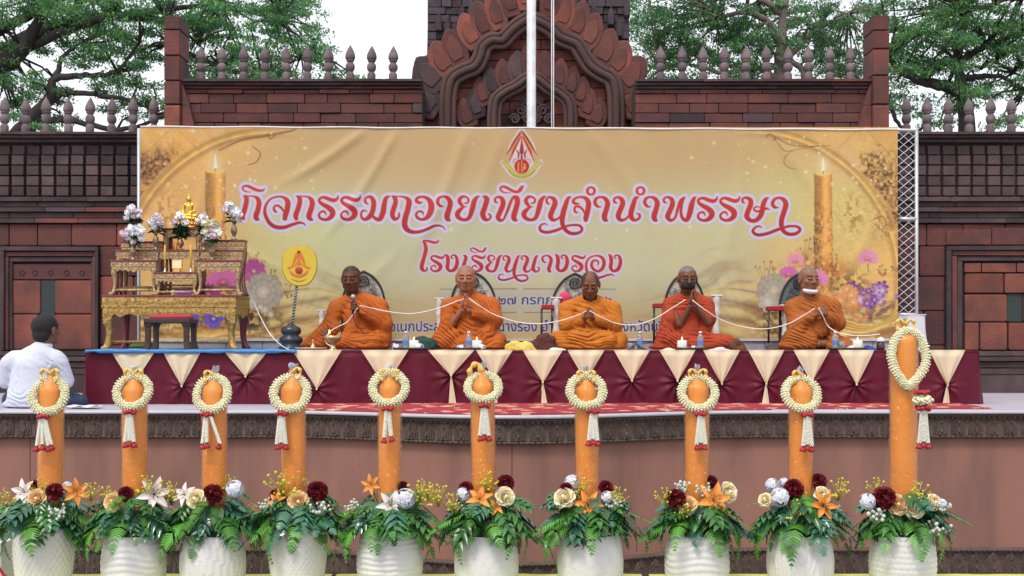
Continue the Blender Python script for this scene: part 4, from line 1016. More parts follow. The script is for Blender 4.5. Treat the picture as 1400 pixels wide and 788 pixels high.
    line2 = oo + at(ro, rx_, 588.0) + ngo + at(ee, 560 + 843 / k1, 630.6) + at(ro, rx_, 644.0) + mv(ii_mark, 642.7 - 683.2, 338.9 - 254.6, .69, 683.2, 254.6) + at(yo, 560 + 543 / k1, 663.4) + at(no_sw, 680 + 580 / k1, 687.3) + \
            at(no, 800 + 335 / k1, 712.1) + at(aa, 560 + 315 / k1, 739.8) + mv(ngo, 759.1 - (565 + 408 / k7), 0) + at(ro, rx_, 780.8) + oo_ + mv(ngo, 831.9 - (565 + 408 / k7), 0)
    for line, halo, y0, y1 in ((line1, 4.6, 258, 322), (line2, 3.0, 328, 386)):
        Ds = [stroke_s(s_) for s_ in line]
        for s, D in Ds: blend_s(s, ss(halo + .7, halo - .7, D), C(190, 184, 216))
        for s, D in Ds: blend_s(s, ss(halo - .1, halo - 1.1, D), C(214, 214, 238))
        for s, D in Ds: blend_s(s, .55 * ss(1.0, .2, D), C(226, 150, 180))
        for s, D in Ds:
            k_ = np.clip((py[s] - y0) / (y1 - y0), 0, 1)[..., None]
            c = C(212, 52, 24) * (1 - k_) + C(172, 4, 34) * k_; a = ss(.45, -.45, D)[..., None]; img[s] = img[s] * (1 - a) + c * a
    # ---------------- small lines set in a plain loopless-free Thai face, rasterised from the built-in font
    def text_line(txt, x0, x1, ybase, xh, col, halo, hc, xs=None):
        cu = bpy.data.curves.new('txt', 'FONT'); cu.body = txt; cu.size = 1; cu.offset = .012; o = bpy.data.objects.new('txt', cu); COL.objects.link(o)
        bpy.context.view_layer.update(); me = bpy.data.meshes.new_from_object(o.evaluated_get(bpy.context.evaluated_depsgraph_get())); me.calc_loop_triangles()
        V = np.array([v.co[:2] for v in me.vertices]); T_ = np.array([t_.vertices[:] for t_ in me.loop_triangles])
        bpy.data.objects.remove(o); bpy.data.curves.remove(cu); bpy.data.meshes.remove(me)
        if len(V) == 0: return
        mnx, mxx = V[:, 0].min(), V[:, 0].max(); sx = (x1 - x0) / (mxx - mnx)
        X = x0 + (V[:, 0] - mnx) * sx; Y_ = ybase - V[:, 1] * xh
        s = sl(x0 - 8, x1 + 8, Y_.min() - 8, Y_.max() + 8); ss_ = 3
        gx = px[s]; nu, nv = gx.shape
        gx0 = px[s][0, 0]; gy0 = py[s][0, 0]; dv = (BY1 - BY0) / (NV - 1)
        acc = np.zeros((nu * ss_, nv * ss_), bool); su = du / ss_; sv = dv / ss_
        for tri in T_:
            a_, b_, c_ = [(X[i], Y_[i]) for i in tri]
            i0 = int((min(a_[0], b_[0], c_[0]) - gx0) / su); i1 = int((max(a_[0], b_[0], c_[0]) - gx0) / su) + 2; j0 = int((min(a_[1], b_[1], c_[1]) - gy0) / sv); j1 = int((max(a_[1], b_[1], c_[1]) - gy0) / sv) + 2
            i0, j0 = max(i0, 0), max(j0, 0); i1, j1 = min(i1, nu * ss_), min(j1, nv * ss_)
            if i1 <= i0 or j1 <= j0: continue
            ux = gx0 + np.arange(i0, i1)[:, None] * su; uy = gy0 + np.arange(j0, j1)[None] * sv
            e = lambda p, q: (q[0] - p[0]) * (uy - p[1]) - (q[1] - p[1]) * (ux - p[0])
            w0, w1, w2 = e(a_, b_), e(b_, c_), e(c_, a_); acc[i0:i1, j0:j1] |= ((w0 >= 0) & (w1 >= 0) & (w2 >= 0)) | ((w0 <= 0) & (w1 <= 0) & (w2 <= 0))
        cov = acc.reshape(nu, ss_, nv, ss_).mean((1, 3)); hal = cov.copy(); rad_ = int(halo / du)
        for dx in range(-rad_, rad_ + 1):
            for dy in range(-rad_, rad_ + 1):
                if dx * dx + dy * dy <= rad_ * rad_: hal = np.maximum(hal, np.roll(np.roll(cov, dx, 0), dy, 1))
        blend_s(s, .85 * hal, C(*hc)); blend_s(s, np.clip(cov * 1.25, 0, 1), C(*col))
    s = sl(598, 846, 395, 427.5); X, Y_ = px[s], py[s]     # pale plaque behind the date
    a = ss(0, 1, 120 - np.abs(X - 722)) * ss(395.5, 396.5, Y_) * ss(427.3, 426.5, Y_); blend_s(s, .55 * a, C(196, 196, 190))
    ink([(602, 395.6, .9), (705, 395.2, 1.0), (706, 395.2, 1.0), (842, 395.6, .9)], (70, 60, 56), .85, .4)
    ink([(602, 427.4, .9), (842, 427.6, .9)], (70, 60, 56), .85, .4)
    for yy, d in ((395, -1), (427.5, 1)):
        s = sl(700, 724, yy - 6, yy + 6); X, Y_ = px[s], py[s]; blend_s(s, ss(1, -.5, np.abs(X - 711) + np.abs(Y_ - yy) * 1.6 - 5), C(196, 200, 196))
    text_line('วันที่ ๒๗ กรกฎาคม ๒๕๖๖', 642, 837, 416.5, 17.5, (44, 58, 110), 1.9, (206, 208, 232))
    text_line('ณ หออเนกประสงค์โรงเรียนนางรอง อำเภอนางรอง จังหวัดบุรีรัมย์', 492, 938, 453.5, 19.5, (48, 56, 96), 2.0, (200, 196, 224))
    # ---------------- emblem, drawn as it looks: flame crown over a red roundel with a yellow ribbon
    def emblem(cx, cy, s_, halo=True):
        E = lambda pts: [(cx + (x - 427) / 9.85 * s_, cy + (y - 400) / 9.85 * s_, w_ / 9.85 * s_) for x, y, w_ in pts]
        if halo:
            for pts in ([(427, 110, 110), (330, 330, 170), (427, 400, 260), (530, 330, 170), (427, 110, 110)], [(427, 560, 330), (427, 600, 300)], [(170, 520, 70), (300, 640, 120), (427, 690, 110), (560, 640, 120), (680, 510, 70)]):
                s, D = stroke_s(E(pts)); blend_s(s, ss(.6, -.4, D), C(226, 206, 206))
        ink(E([(427, 200, 20), (380, 330, 40), (330, 440, 20)]), (236, 222, 222)); 
        for dx, c, w_ in ((0, (186, 40, 46), 34), (-30, (226, 150, 60), 26), (-58, (150, 60, 30), 20)):
            ink(E([(427 + dx * .4, 110 - dx * .2, w_ * 1.4), (370 + dx * .7, 230, w_ * 1.4), (320 + dx, 350, w_), (262 + dx * .6, 490 + dx * 1.4, 10)]), c)
            ink(E([(427 - dx * .4, 110 - dx * .2, w_ * 1.4), (484 - dx * .7, 230, w_ * 1.4), (534 - dx, 350, w_), (592 - dx * .6, 490 + dx * 1.4, 10)]), c)
        ink(E([(427, 150, 30), (427, 151, 30)]), (250, 150, 140))
        ink(E([(427, 185, 10), (427, 260, 30), (427, 330, 52), (427, 375, 60)]), (176, 20, 50)); ink(E([(360, 350, 14), (385, 400, 26), (380, 465, 14)]), (160, 30, 70)); ink(E([(494, 350, 14), (469, 400, 26), (474, 465, 14)]), (160, 30, 70))
        ink(E([(427, 380, 20), (427, 470, 30)]), (140, 30, 90)); ink(E([(315, 520, 8), (320, 480, 8), (360, 475, 6)]), (110, 80, 130)); ink(E([(539, 520, 8), (534, 480, 8), (494, 475, 6)]), (110, 80, 130))
        ink(E([(160, 540, 6), (195, 520, 46), (250, 580, 56), (330, 670, 60), (427, 705, 60), (524, 670, 60), (604, 580, 56), (660, 520, 46), (690, 540, 6)]), (96, 110, 40))
        ink(E([(165, 540, 4), (195, 520, 36), (250, 580, 46), (330, 670, 50), (427, 705, 50), (524, 670, 50), (604, 580, 46), (660, 520, 36), (685, 540, 4)]), (206, 206, 80))
        for k in range(15):
            a_ = math.pi * (.82 - .64 * k / 14); ink(E([(427 + 195 * math.cos(a_), 525 + 178 * math.sin(a_), 13), (431 + 205 * math.cos(a_), 540 + 178 * math.sin(a_), 9)]), (50, 70, 30), .8, .4)
        s, D = stroke_s(E([(427, 568, 200), (428, 568, 200)])); blend_s(s, ss(.5, -.5, D), C(196, 24, 34))
        for pts in ([(384, 520, 14), (380, 580, 14), (384, 640, 12)], [(427, 480, 8), (427, 656, 8)], [(455, 540, 12), (475, 550, 12), (450, 590, 12), (478, 580, 10)], [(480, 585, 10), (445, 620, 12)]): ink(E(pts), (240, 190, 80))
    emblem(713.3, 210.6, 1.0)
    return px, py, np.clip(img, 0, 1), (NU, NV), emblem
BPX, BPY, BIMG, (BNU, BNV), _ = paint_banner()
BAN = mat('printed_vinyl', (1, 1, 1), .42, None, attr='Col', spec=.45)
x = BPX; y = BPY
# real creases: tension folds running down from the top hem, gentle sag between the ties
rel = .010 * fbm(x / 150 + y / 260, y / 230 - x / 400, o=2)
cr_rng = random.Random(21)
for (ax_, ay, bx, by, wd, am) in ((545, 174, 440, 330, 7, .010), (640, 174, 560, 360, 9, .010), (505, 174, 380, 250, 7, .010), (690, 176, 620, 330, 10, .006), (800, 174, 905, 330, 10, .005), (1050, 176, 1150, 330, 8, .006),
                                  (1020, 176, 980, 400, 11, .006), (860, 176, 880, 440, 14, .005), (450, 460, 560, 330, 9, .006), (300, 176, 250, 330, 9, .006), (930, 460, 1010, 380, 9, .006), (192, 300, 420, 380, 8, .006),
                                  (760, 300, 740, 460, 9, .005), (520, 390, 430, 465, 8, .007), (1227, 250, 1120, 420, 8, .006)):
    d = np.array([bx - ax_, by - ay], float); L_ = np.hypot(*d); d /= L_
    t_ = (x - ax_) * d[0] + (y - ay) * d[1]; s_ = -(x - ax_) * d[1] + (y - ay) * d[0] + 6 * np.sin(t_ / 60)
    rel += 1.7 * am * np.exp(-(s_ / wd) ** 2) * np.clip(t_ / 25, 0, 1) * np.exp(-np.clip(t_ - L_ * .6, 0, None) ** 2 / (L_ * .3) ** 2) * (t_ > 0)
rel += .004 * np.sin(x / 17) * np.clip((y - 440) / 20, 0, 1)
B0 = (wx(710, YB), YB, wz(466, YB))
V = np.stack([(x - CX) * YB / F - B0[0], -rel, H - (y - HY) * YB / F - B0[2]], -1).reshape(-1, 3)
# albedo: the print's colours are display colours, bring them down to ink reflectances
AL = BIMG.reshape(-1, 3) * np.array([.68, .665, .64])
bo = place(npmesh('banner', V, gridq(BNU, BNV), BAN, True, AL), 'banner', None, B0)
tag(bo, 'large golden printed banner with red Thai lettering stretched across the back of the stage', 'banner')
HEM = mat('white_hem_cord', (.72, .72, .74), .6)
mb = MB(); hx = [wx(192, YB) - B0[0] + (wx(1254, YB) - wx(192, YB)) * i / 60 for i in range(61)]
mb.tube([(xx, .0, wz(173.4, YB) - B0[2] - .035 * i / 60 + .004 * math.sin(i * .9)) for i, xx in enumerate(hx)], .010, 6)
mb.build('hem_cord', HEM, bo)
# steel frame and mesh panel carrying the banner's right side
STEEL = mat('galvanised_steel', (.58, .60, .64), .4, (.46, .48, .5), 9, .3, metal=.35)
fr = thing('mesh_panel', 'chain link panel in a pale steel frame beside the right edge of the banner', 'mesh panel', (wx(1240, 13.3), 13.3, ZS))
fb = Vector(fr.location)
def fp_(px, py, dy=0): return (wx(px, 13.3) - fb.x, dy, wz(py, 13.3) - fb.z)
MB().tube([fp_(1253, 541), fp_(1253, 178)], .020, 12).build('pole', STEEL, fr)
MB().tube([fp_(1228, 178.5), fp_(1253, 178.5)], .014, 10).build('rail', STEEL, fr)
MB().tube([fp_(1228, 299.5), fp_(1253, 299.5)], .022, 10).build('rail', STEEL, fr)
MB().tube([fp_(1226, 430), fp_(1253, 430)], .018, 10).build('rail', STEEL, fr)
mb = MB()
for k in range(-4, 30):
    for s_ in (-1, 1):
        pts = []; 
        y0 = 170 + k * 11.2
        xa, xb_ = 1215, 1253; sl_ = .82 * s_
        a_, b_ = (xa, y0), (xb_, y0 + (xb_ - xa) * sl_)
        n_ = 12
        for i in range(n_ + 1):
            xx = xa + (xb_ - xa) * i / n_; yy = y0 + (xx - xa) * sl_
            if 179 < yy < 430: pts.append(fp_(xx, yy, .006 * math.sin(i * math.pi) + s_ * .004))
        if len(pts) > 1: mb.tube(pts, .0045, 5)
tag(mb.build('wire_mesh', STEEL, fr), kind='stuff')
f2 = thing('steel_pole', 'thin pale steel pole standing along the left edge of the banner', 'pole', (wx(190, 13.3), 13.3, ZS))
MB().tube([(0, 0, 0), (0, 0, wz(176, 13.3) - ZS)], .020, 12).build('pole', STEEL, f2)
MB().lathe([(.06, 0), (.06, .01), (.025, .012)], n=14).build('foot', STEEL, f2)
# ------------------------------------------------------------------ low pale block kerb behind the table
KERB = mat('pale_concrete_block', (.40, .42, .50), .8, (.30, .31, .38), 5, .4, .3, 50, rand=.08)
lw = thing('low_wall', 'low pale grey block wall just showing under the banner behind the table', 'wall', (0, 13.10, ZS))
for r_ in range(3):
    x = wx(212, 13.05) - (r_ % 2) * .2
    while x < wx(1200, 13.05):
        h_ = (wz(463, 13.05) - ZS - .03) / 3
        o = place(unit_brick(KERB), 'block', lw, (x + .2, 0, h_ * (r_ + .5)), (0, 0, 0), (.394, .14, h_ - .006)); x += .4
mb = MB(); mb.box(wx(208, 13.05), wx(1226, 13.05), -.09, .09, wz(463, 13.05) - ZS - .028, wz(463, 13.05) - ZS); mb.build('coping', mat('white_coping', (.6, .58, .56), .7), lw)

# ------------------------------------------------------------------ long table under a maroon and cream cloth
YF = 11.2; sT = F / YF
TX0, TX1 = wx(118, YF), wx(1338, YF)
MAR = mat('maroon_satin', (.105, .006, .022), .5, (.080, .004, .017), 5, .3, .12, 160, spec=.22)
CRM = mat('cream_satin', (.66, .56, .40), .55, (.58, .48, .34), 4, .3, .08, 160, spec=.25)
MART = mat('maroon_table_top', (.20, .014, .035), .6, (.15, .01, .028), 6, .3, .1, 120)
WOOD = mat('dark_wood', (.045, .02, .015), .4, (.028, .013, .01), 18, .4, .1, 60, stretch=(1, 1, 6))
tab = thing('draped_table', 'long low platform table draped in pleated maroon cloth with cream triangles, carrying the monks', 'table', ((TX0 + TX1) / 2, YF, ZS))
tc_ = tab.location
HT = ZT - ZS
MB().box(TX0 - tc_.x + .02, TX1 - tc_.x - .02, .03, 1.75, HT - .04, HT - .004).build('tabletop', WOOD, tab)
for x in [TX0 + .1 + i * (TX1 - TX0 - .2) / 8 for i in range(9)]:
    for y in (.1, 1.65): MB().box(x - tc_.x - .025, x - tc_.x + .025, y - .025, y + .025, 0, HT - .041).build('leg', WOOD, tab)
TRI = [(155, 212, 527), (225, 275, 528), (308, 366, 515), (403, 465, 532), (497, 556, 528), (588, 646, 514), (653, 699, 517), (717, 767, 523), (778, 824, 521), (841, 886, 521), (903, 948, 521), (963, 1009, 525),
       (1024, 1069, 525), (1086, 1131, 523), (1147, 1192, 526), (1212, 1252, 526), (1271, 1316, 527)]
KN = [((a + b) / 2, k, (b - a) / 2) for a, b, k in TRI]
def cloth_disp(X, Z):
    """X,Z arrays in photo pixels (x, y); returns bulge towards the viewer in metres"""
    d = .010 + .006 * np.sin(X / 5.3 + 2 * vnoise(X / 40, 0)) * np.clip((Z - 485) / 40, 0, 1)
    d = d + .007 * fbm(X / 16, Z / 70)
    for kx, ky, hw in KN:
        dx = X - kx; dz = Z - ky; r = np.hypot(dx, dz); th = np.arctan2(dx, dz)
        # gathered folds running into the knot from both sides and flaring below
        g_ = np.exp(-(r / 21) ** 2) * (.45 + .55 * abs(math.sin(kx * 2.3)))
        below = 1 / (1 + np.exp(-(dz + 6) / 3))
        d = d + .017 * g_ * np.cos(th * 9 + 1.3 * np.sin(kx)) * (.35 + .65 * below) + .022 * np.exp(-((np.abs(dx) - 11 - dz * .12) / 6.5) ** 2) * np.exp(-((dz - 9) / 15) ** 2)
        d = d - .018 * np.exp(-(dx / 3.2) ** 2) * np.exp(-(np.clip(-dz, 0, 99) / 4) ** 2) * (dz > -12)
        # swag edges above the knot
        e = np.abs(dx) - hw * (1 - (Z - 481) / (ky - 481)); m = (Z < ky)
        d = d + .012 * np.exp(-((e - 2.5) / 2.6) ** 2) * m
    return d
NU, NZ = 1500, 70
pxs = np.linspace(118, 1338, NU)[:, None] * np.ones((1, NZ)); pys = np.ones((NU, 1)) * np.linspace(481, 555.5, NZ)[None]
D = cloth_disp(pxs, pys)
D = D * np.clip((pys - 480.5) / 8, 0.1, 1) + .02 * np.clip((pys - 500) / 55, 0, 1) * (1 + np.sin(pxs / 5.3)) * .35
V = np.stack([(pxs - CX) * YF / F - tc_.x, -D, np.maximum(H - (pys - HY) * YF / F, ZS + .004) - tc_.z], -1).reshape(-1, 3)
place(npmesh('table_skirt', V, gridq(NU, NZ)[:, ::-1], MAR, True), 'table_skirt', tab)
# rounded side returns and the cloth top
for sx, xe in ((-1, TX0), (1, TX1)):
    nn, mm = 40, 14
    u = np.linspace(0, 1.7, nn)[:, None] * np.ones((1, mm)); v = np.ones((nn, 1)) * np.linspace(0, 1, mm)[None]
    bul = .015 + .03 * v * (1 + np.sin(u * 22)) * .7 + .02 * v
    V = np.stack([xe - tc_.x + sx * bul * np.clip(u * 20, 0, 1), u - .012 * (u < .02), HT * (1 - v) + .004], -1).reshape(-1, 3)
    place(npmesh('side_skirt', V, gridq(nn, mm)[:, ::sx], MAR, True), 'side_skirt', tab)
mb = MB(); mb.box(TX0 - tc_.x - .005, TX1 - tc_.x + .005, -.012, 1.76, HT - .004, HT, 0); mb.build('tabletop_cloth', MART, tab)
for kx, ky, hw in KN:
    n1, n2 = 17, 22; a = np.linspace(-1, 1, n1)[:, None] * np.ones((1, n2)); b = np.ones((n1, 1)) * np.linspace(0, 1, n2)[None]
    wv = .8 * np.sin(kx * 1.7)
    X = kx + a * (hw * (1 - b) * 1.08 + .5) + wv * b * (1 - b) * 4 * 0.5; Z = 478.6 + b * (ky - 478.6)
    lift = .018 - .012 * np.cos(a * np.pi * 2.0) * (1 - .4 * b) * (b > .02) + .006 * np.sin(a * 7 + kx) * b
    Yd = cloth_disp(X, Z) * 0 + .012 + np.clip(lift, .002, 1) * np.clip(b * 6, .3, 1) + .012
    V = np.stack([(X - CX) * YF / F - tc_.x, -Yd, H - (Z - HY) * YF / F - tc_.z], -1).reshape(-1, 3)
    place(npmesh('cream_triangle', V, gridq(n1, n2)[:, ::-1], CRM, True), 'cream_triangle', tab)
    MB().ell(((kx - CX) * YF / F - tc_.x, -.045, H - (ky - HY) * YF / F - tc_.z), (.011, .010, .012), 8, 6).build('knot', CRM, tab)
    if int(kx) in (246, 617, 676, 742, 1046, 1293, 527):                                     # tail peeping out under the gathers
        n1, n2 = 7, 8; a = np.linspace(-1, 1, n1)[:, None] * np.ones((1, n2)); b = np.ones((n1, 1)) * np.linspace(0, 1, n2)[None]
        X = kx + (a * (1 + 4.5 * b) + 2 * b * math.sin(kx)); Z = ky + 1 + b * (554 - ky)
        V = np.stack([(X - CX) * YF / F - tc_.x, -(.030 + .006 * np.cos(a * 4)) + 0 * b, H - (Z - HY) * YF / F - tc_.z], -1).reshape(-1, 3)
        place(npmesh('cloth_tail', V, gridq(n1, n2)[:, ::-1], CRM, True), 'cloth_tail', tab)

# blue tarpaulin under the altar
TARP = mat('blue_tarpaulin', (.030, .21, .52), .5, (.02, .16, .42), 8, .4, .2, 60)
n1, n2 = 160, 14
u = np.linspace(wx(119, YF), wx(406, YF), n1)[:, None] * np.ones((1, n2)); v = np.ones((n1, 1)) * np.linspace(0, 1, n2)[None]
wav = .006 * np.sin(u * 24) + .008 * fbm(u * 7, v * 0)
zz = ZT + .006 + wav * np.clip(1 - v * 6, 0, 1) - np.where(v < .04, .028 + wav * 1.5, 0) + np.abs(wav) * .5
yy = YF - .045 + v * 1.6 + .004 * np.sin(u * 31); yy = np.where(v < .04, YF - .052, np.where(v < .1, YF - .055, yy))
o = place(npmesh('tarpaulin', np.stack([u, yy, zz], -1).reshape(-1, 3) - np.array([-3.3, 12, ZT]), gridq(n1, n2)[:, ::-1], TARP, True), 'tarpaulin', None, (-3.3, 12, ZT))
tag(o, 'bright blue tarpaulin with a wavy edge spread on the table under the altar', 'tarpaulin')
m_ = o.modifiers.new('s', 'SOLIDIFY'); m_.thickness = .006

# ------------------------------------------------------------------ altar of carved gilt tables
GOLD = mat('gilt_carving', (.60, .40, .12), .38, (.17, .08, .025), 34, .3, .5, 90, metal=.55, detail=3)
GOLDP = mat('pale_gilt_carving', (.60, .45, .24), .42, (.19, .10, .05), 36, .3, .5, 90, metal=.4, detail=3)
LAC = mat('red_lacquer', (.19, .012, .030), .3, (.13, .008, .02), 4, .3, .03, 60, coat=.4)
def altar_table(label, px0, px1, pyt, pyb, Yf, dep, m, leg_w=.075, ap=.09, zbase=None, group='gilt tables of the altar', low=None):
    x0, x1 = wx(px0, Yf), wx(px1, Yf); zb_ = zbase; zt_ = wz(pyt, Yf); c = ((x0 + x1) / 2, Yf + dep / 2, zb_)
    t = thing('altar_table', label, 'altar table', c, 0, group); h_ = zt_ - zb_; hw = (x1 - x0) / 2; hd = dep / 2
    MB().box(-hw - .012, hw + .012, -hd - .012, hd + .012, h_ - .018, h_, .003).build('tabletop', LAC, t)
    MB().box(-hw - .002, hw + .002, -hd - .002, hd + .002, h_ - .018 - ap * .44, h_ - .0185).build('frieze', m, t)
    MB().box(-hw - .010, hw + .010, -hd - .010, hd + .010, h_ - .018 - ap * .52, h_ - .018 - ap * .445, .002).build('moulding', m, t)
    # carved rosettes along the frieze
    mb = MB(); n_ = max(4, int(2 * hw / .055)); rz_ = ap * .17
    for i in range(n_):
        xx = -hw + (i + .5) * 2 * hw / n_
        for zc, sc_ in ((h_ - .018 - ap * .22, 1), (h_ - .018 - ap * .74, .9)):
            if ap < .06 and sc_ < 1: continue
            V = []; K = 14
            for k in range(K):
                a = 2 * math.pi * k / K; rr_ = rz_ * sc_ * (1 if k % 2 else .72); V.append((xx + rr_ * math.cos(a), -hd - .004, zc + rr_ * math.sin(a)))
            V.append((xx, -hd - .007, zc)); mb.add(V, [(k, (k + 1) % K, K) for k in range(K)])
            mb.box(xx + hw / n_ - .004, xx + hw / n_ + .004, -hd - .006, -hd - .001, zc - rz_ * .7, zc + rz_ * .7)
    nd = max(2, int(dep / .055))
    for i in range(nd):
        yy = -hd + (i + .5) * dep / nd; zc = h_ - .018 - ap * .22; K = 12
        V = [(hw + .004, yy + rz_ * math.cos(2 * math.pi * k / K), zc + rz_ * math.sin(2 * math.pi * k / K)) for k in range(K)] + [(hw + .008, yy, zc)]
        mb.add(V, [(k, (k + 1) % K, K) for k in range(K)])
    mb.build('rosette_carving', m, t)['kind'] = 'stuff'
    # scalloped apron, front and side
    def apron(L_, place_):
        n_ = 48; top = h_ - .018 - ap * .52; pts = []
        for i in range(n_ + 1):
            u_ = -1 + 2 * i / n_; au = abs(u_); dd = ap * .48 * (.72 + .28 * math.cos(au * 3.14) ** 2 + .14 * math.cos(au * 26)) if au < .84 else ap * .48 * (1.1 + (au - .84) * 3)
            dd = dd if au < .95 else ap * .8
            if .80 < au < .86: dd = ap * .48 * .55
            pts.append((u_ * L_, top - dd))
        mb_ = MB(); V = []
        for x, z in pts: V += [(x, 0, z), (x, 0, top)]
        for x, z in pts: V += [(x, .014, z), (x, .014, top)]
        Fc = []; o2 = 2 * len(pts)
        for i in range(n_):
            a = 2 * i; Fc.append((a, a + 2, a + 3, a + 1)); Fc.append((o2 + a, o2 + a + 1, o2 + a + 3, o2 + a + 2)); Fc.append((a, o2 + a, o2 + a + 2, a + 2))
        mb_.add(V, Fc); return mb_
    apron(hw - .003, 0).build('apron', m, t, (0, -hd - .003, 0)); apron(hd - .003, 0).build('apron', m, t, (hw + .003, 0, 0), (0, 0, R(90))); apron(hd - .003, 0).build('apron', m, t, (-hw - .003, 0, 0), (0, 0, R(-90)))
    # cabriole legs with clawed feet
    hl = h_ - .018 - ap * .5
    for sx in (-1, 1):
        for sy in (-1, 1):
            mb = MB(); lw_ = leg_w; pts = [(0, hl, lw_ * .52), (.004, hl * .82, lw_ * .50), (-.002, hl * .6, lw_ * .40), (-.006, hl * .38, lw_ * .30), (.002, hl * .2, lw_ * .30), (.014, hl * .09, lw_ * .36), (.026, .018, lw_ * .42), (.028, .0, lw_ * .40)]
            P = crom(pts, 4); V = []; K = 8
            for o_, z, r_ in P:
                for k in range(K):
                    a = 2 * math.pi * (k + .5) / K; q_ = 1.18 if k % 2 else 1.1
                    V.append((sx * (hw - lw_ * .48 + o_) + r_ * q_ * math.cos(a), sy * (hd - lw_ * .48 + o_ * .6) + r_ * q_ * math.sin(a), max(0, z)))
            Fc = [(j * K + k, j * K + (k + 1) % K, (j + 1) * K + (k + 1) % K, (j + 1) * K + k)[::-1] for j in range(len(P) - 1) for k in range(K)]
            mb.add(V, Fc, True)
            for k in range(4):                                # claws
                mb.tube([(sx * (hw - lw_ * .48 + .026) + (k - 1.5) * lw_ * .2, sy * (hd - lw_ * .4) - .018, .03), (sx * (hw - lw_ * .48 + .03) + (k - 1.5) * lw_ * .26, sy * (hd - lw_ * .4) - .035, .004)], [.008, .004], 5)
            mb.build('leg', m if sy < 0 else LAC, t)
    zs_ = hl * (.18 if low is None else low)
    mb = MB(); mb.tube([(-hw + leg_w * .5, -hd + leg_w * .45, zs_), (hw - leg_w * .5, -hd + leg_w * .45, zs_)], .010, 8, flat=1.3); mb.build('stretcher', m, t)
    mb = MB(); mb.tube([(hw - leg_w * .5, -hd + leg_w * .45, zs_), (hw - leg_w * .5, hd - leg_w * .45, zs_)], .009, 8); mb.build('stretcher', m, t)
    return t
YA = 11.75
base_t = altar_table('large gilt altar table with red top carrying all the smaller tables', 140, 322, 403.5, 477, YA, .62, GOLD, .10, .205, ZT + .012)
ZB = wz(403.5, YA)
TB = {}
for key, lab, px0, px1, pyt, Yf, dep, lw_, ap in (
    ('A', 'front left gilt side table on the big altar table, holding a vase', 152, 213, 355.5, YA + .03, .12, .05, .10),
    ('B', 'lowest gilt table, at the centre front of the altar, holding two slim candles', 212, 268.5, 372, YA + .03, .12, .045, .085),
    ('C', 'front right gilt side table on the big altar table, with the fullest vase', 269, 328, 355.5, YA + .03, .12, .05, .10),
    ('D', 'second gilt side table from the front on the left of the altar', 159, 216, 341.5, YA + .17, .11, .045, .085),
    ('E', 'second gilt side table from the front on the right of the altar', 270, 331, 341.5, YA + .17, .11, .045, .085),
    ('F', 'rearmost and tallest gilt side table on the left of the altar', 166, 222, 330, YA + .30, .11, .045, .085),
    ('G', 'rearmost gilt side table on the right of the altar below the bronze vase', 273, 334, 328, YA + .30, .11, .045, .085),
    ('H', 'wide middle gilt table at the centre of the altar behind the framed card', 214, 270, 341.5, YA + .185, .10, .04, .085),
    ('I', 'topmost gilt table of the altar, carrying the golden seated statue', 223.5, 273, 312, YA + .31, .20, .045, .085)):
    TB[key] = altar_table(lab, px0, px1, pyt, 402, Yf, dep, GOLDP, lw_, ap, ZB)
def on(key, px, dy=0):
    t = TB[key]; Yc = t.location.y + dy; sgn = {'A': 355.5, 'B': 372, 'C': 355.5, 'D': 341.5, 'E': 341.5, 'F': 330, 'G': 328, 'H': 341.5, 'I': 312}
    return (wx(px, Yc), Yc, wz(sgn[key], t.location.y - {'I': .10}.get(key, .055)) + .001)
# golden seated statue
SG = mat('polished_gold', (.80, .50, .10), .25, (.66, .38, .07), 5, .3, .05, 40, metal=.85)
p0 = on('I', 258.5, 0); st = thing('golden_statue', 'small golden seated Buddha statue on a lotus pedestal at the top of the altar', 'statue', p0)
u_ = 1 / 131.5
mb = MB(); mb.lathe([(14 * u_, 0), (15 * u_, 1.5 * u_), (14 * u_, 3 * u_), (11.5 * u_, 4.5 * u_), (13 * u_, 6 * u_), (14 * u_, 8 * u_), (12.5 * u_, 10 * u_), (11 * u_, 10.5 * u_), (13 * u_, 13 * u_), (12.5 * u_, 15.5 * u_), (10 * u_, 16 * u_)], n=28, sy=.75)
for i in range(20):
    a = 2 * math.pi * i / 20; mb.ell((13.4 * u_ * math.cos(a), 13.4 * .75 * u_ * math.sin(a), 12.8 * u_), (1.9 * u_, 1.6 * u_, 2.6 * u_), 6, 5)
    mb.ell((13.8 * u_ * math.cos(a + .15), 13.8 * .75 * u_ * math.sin(a + .15), 6 * u_), (2.0 * u_, 1.6 * u_, 2.0 * u_), 6, 4)
mb.build('lotus_pedestal', SG, st)
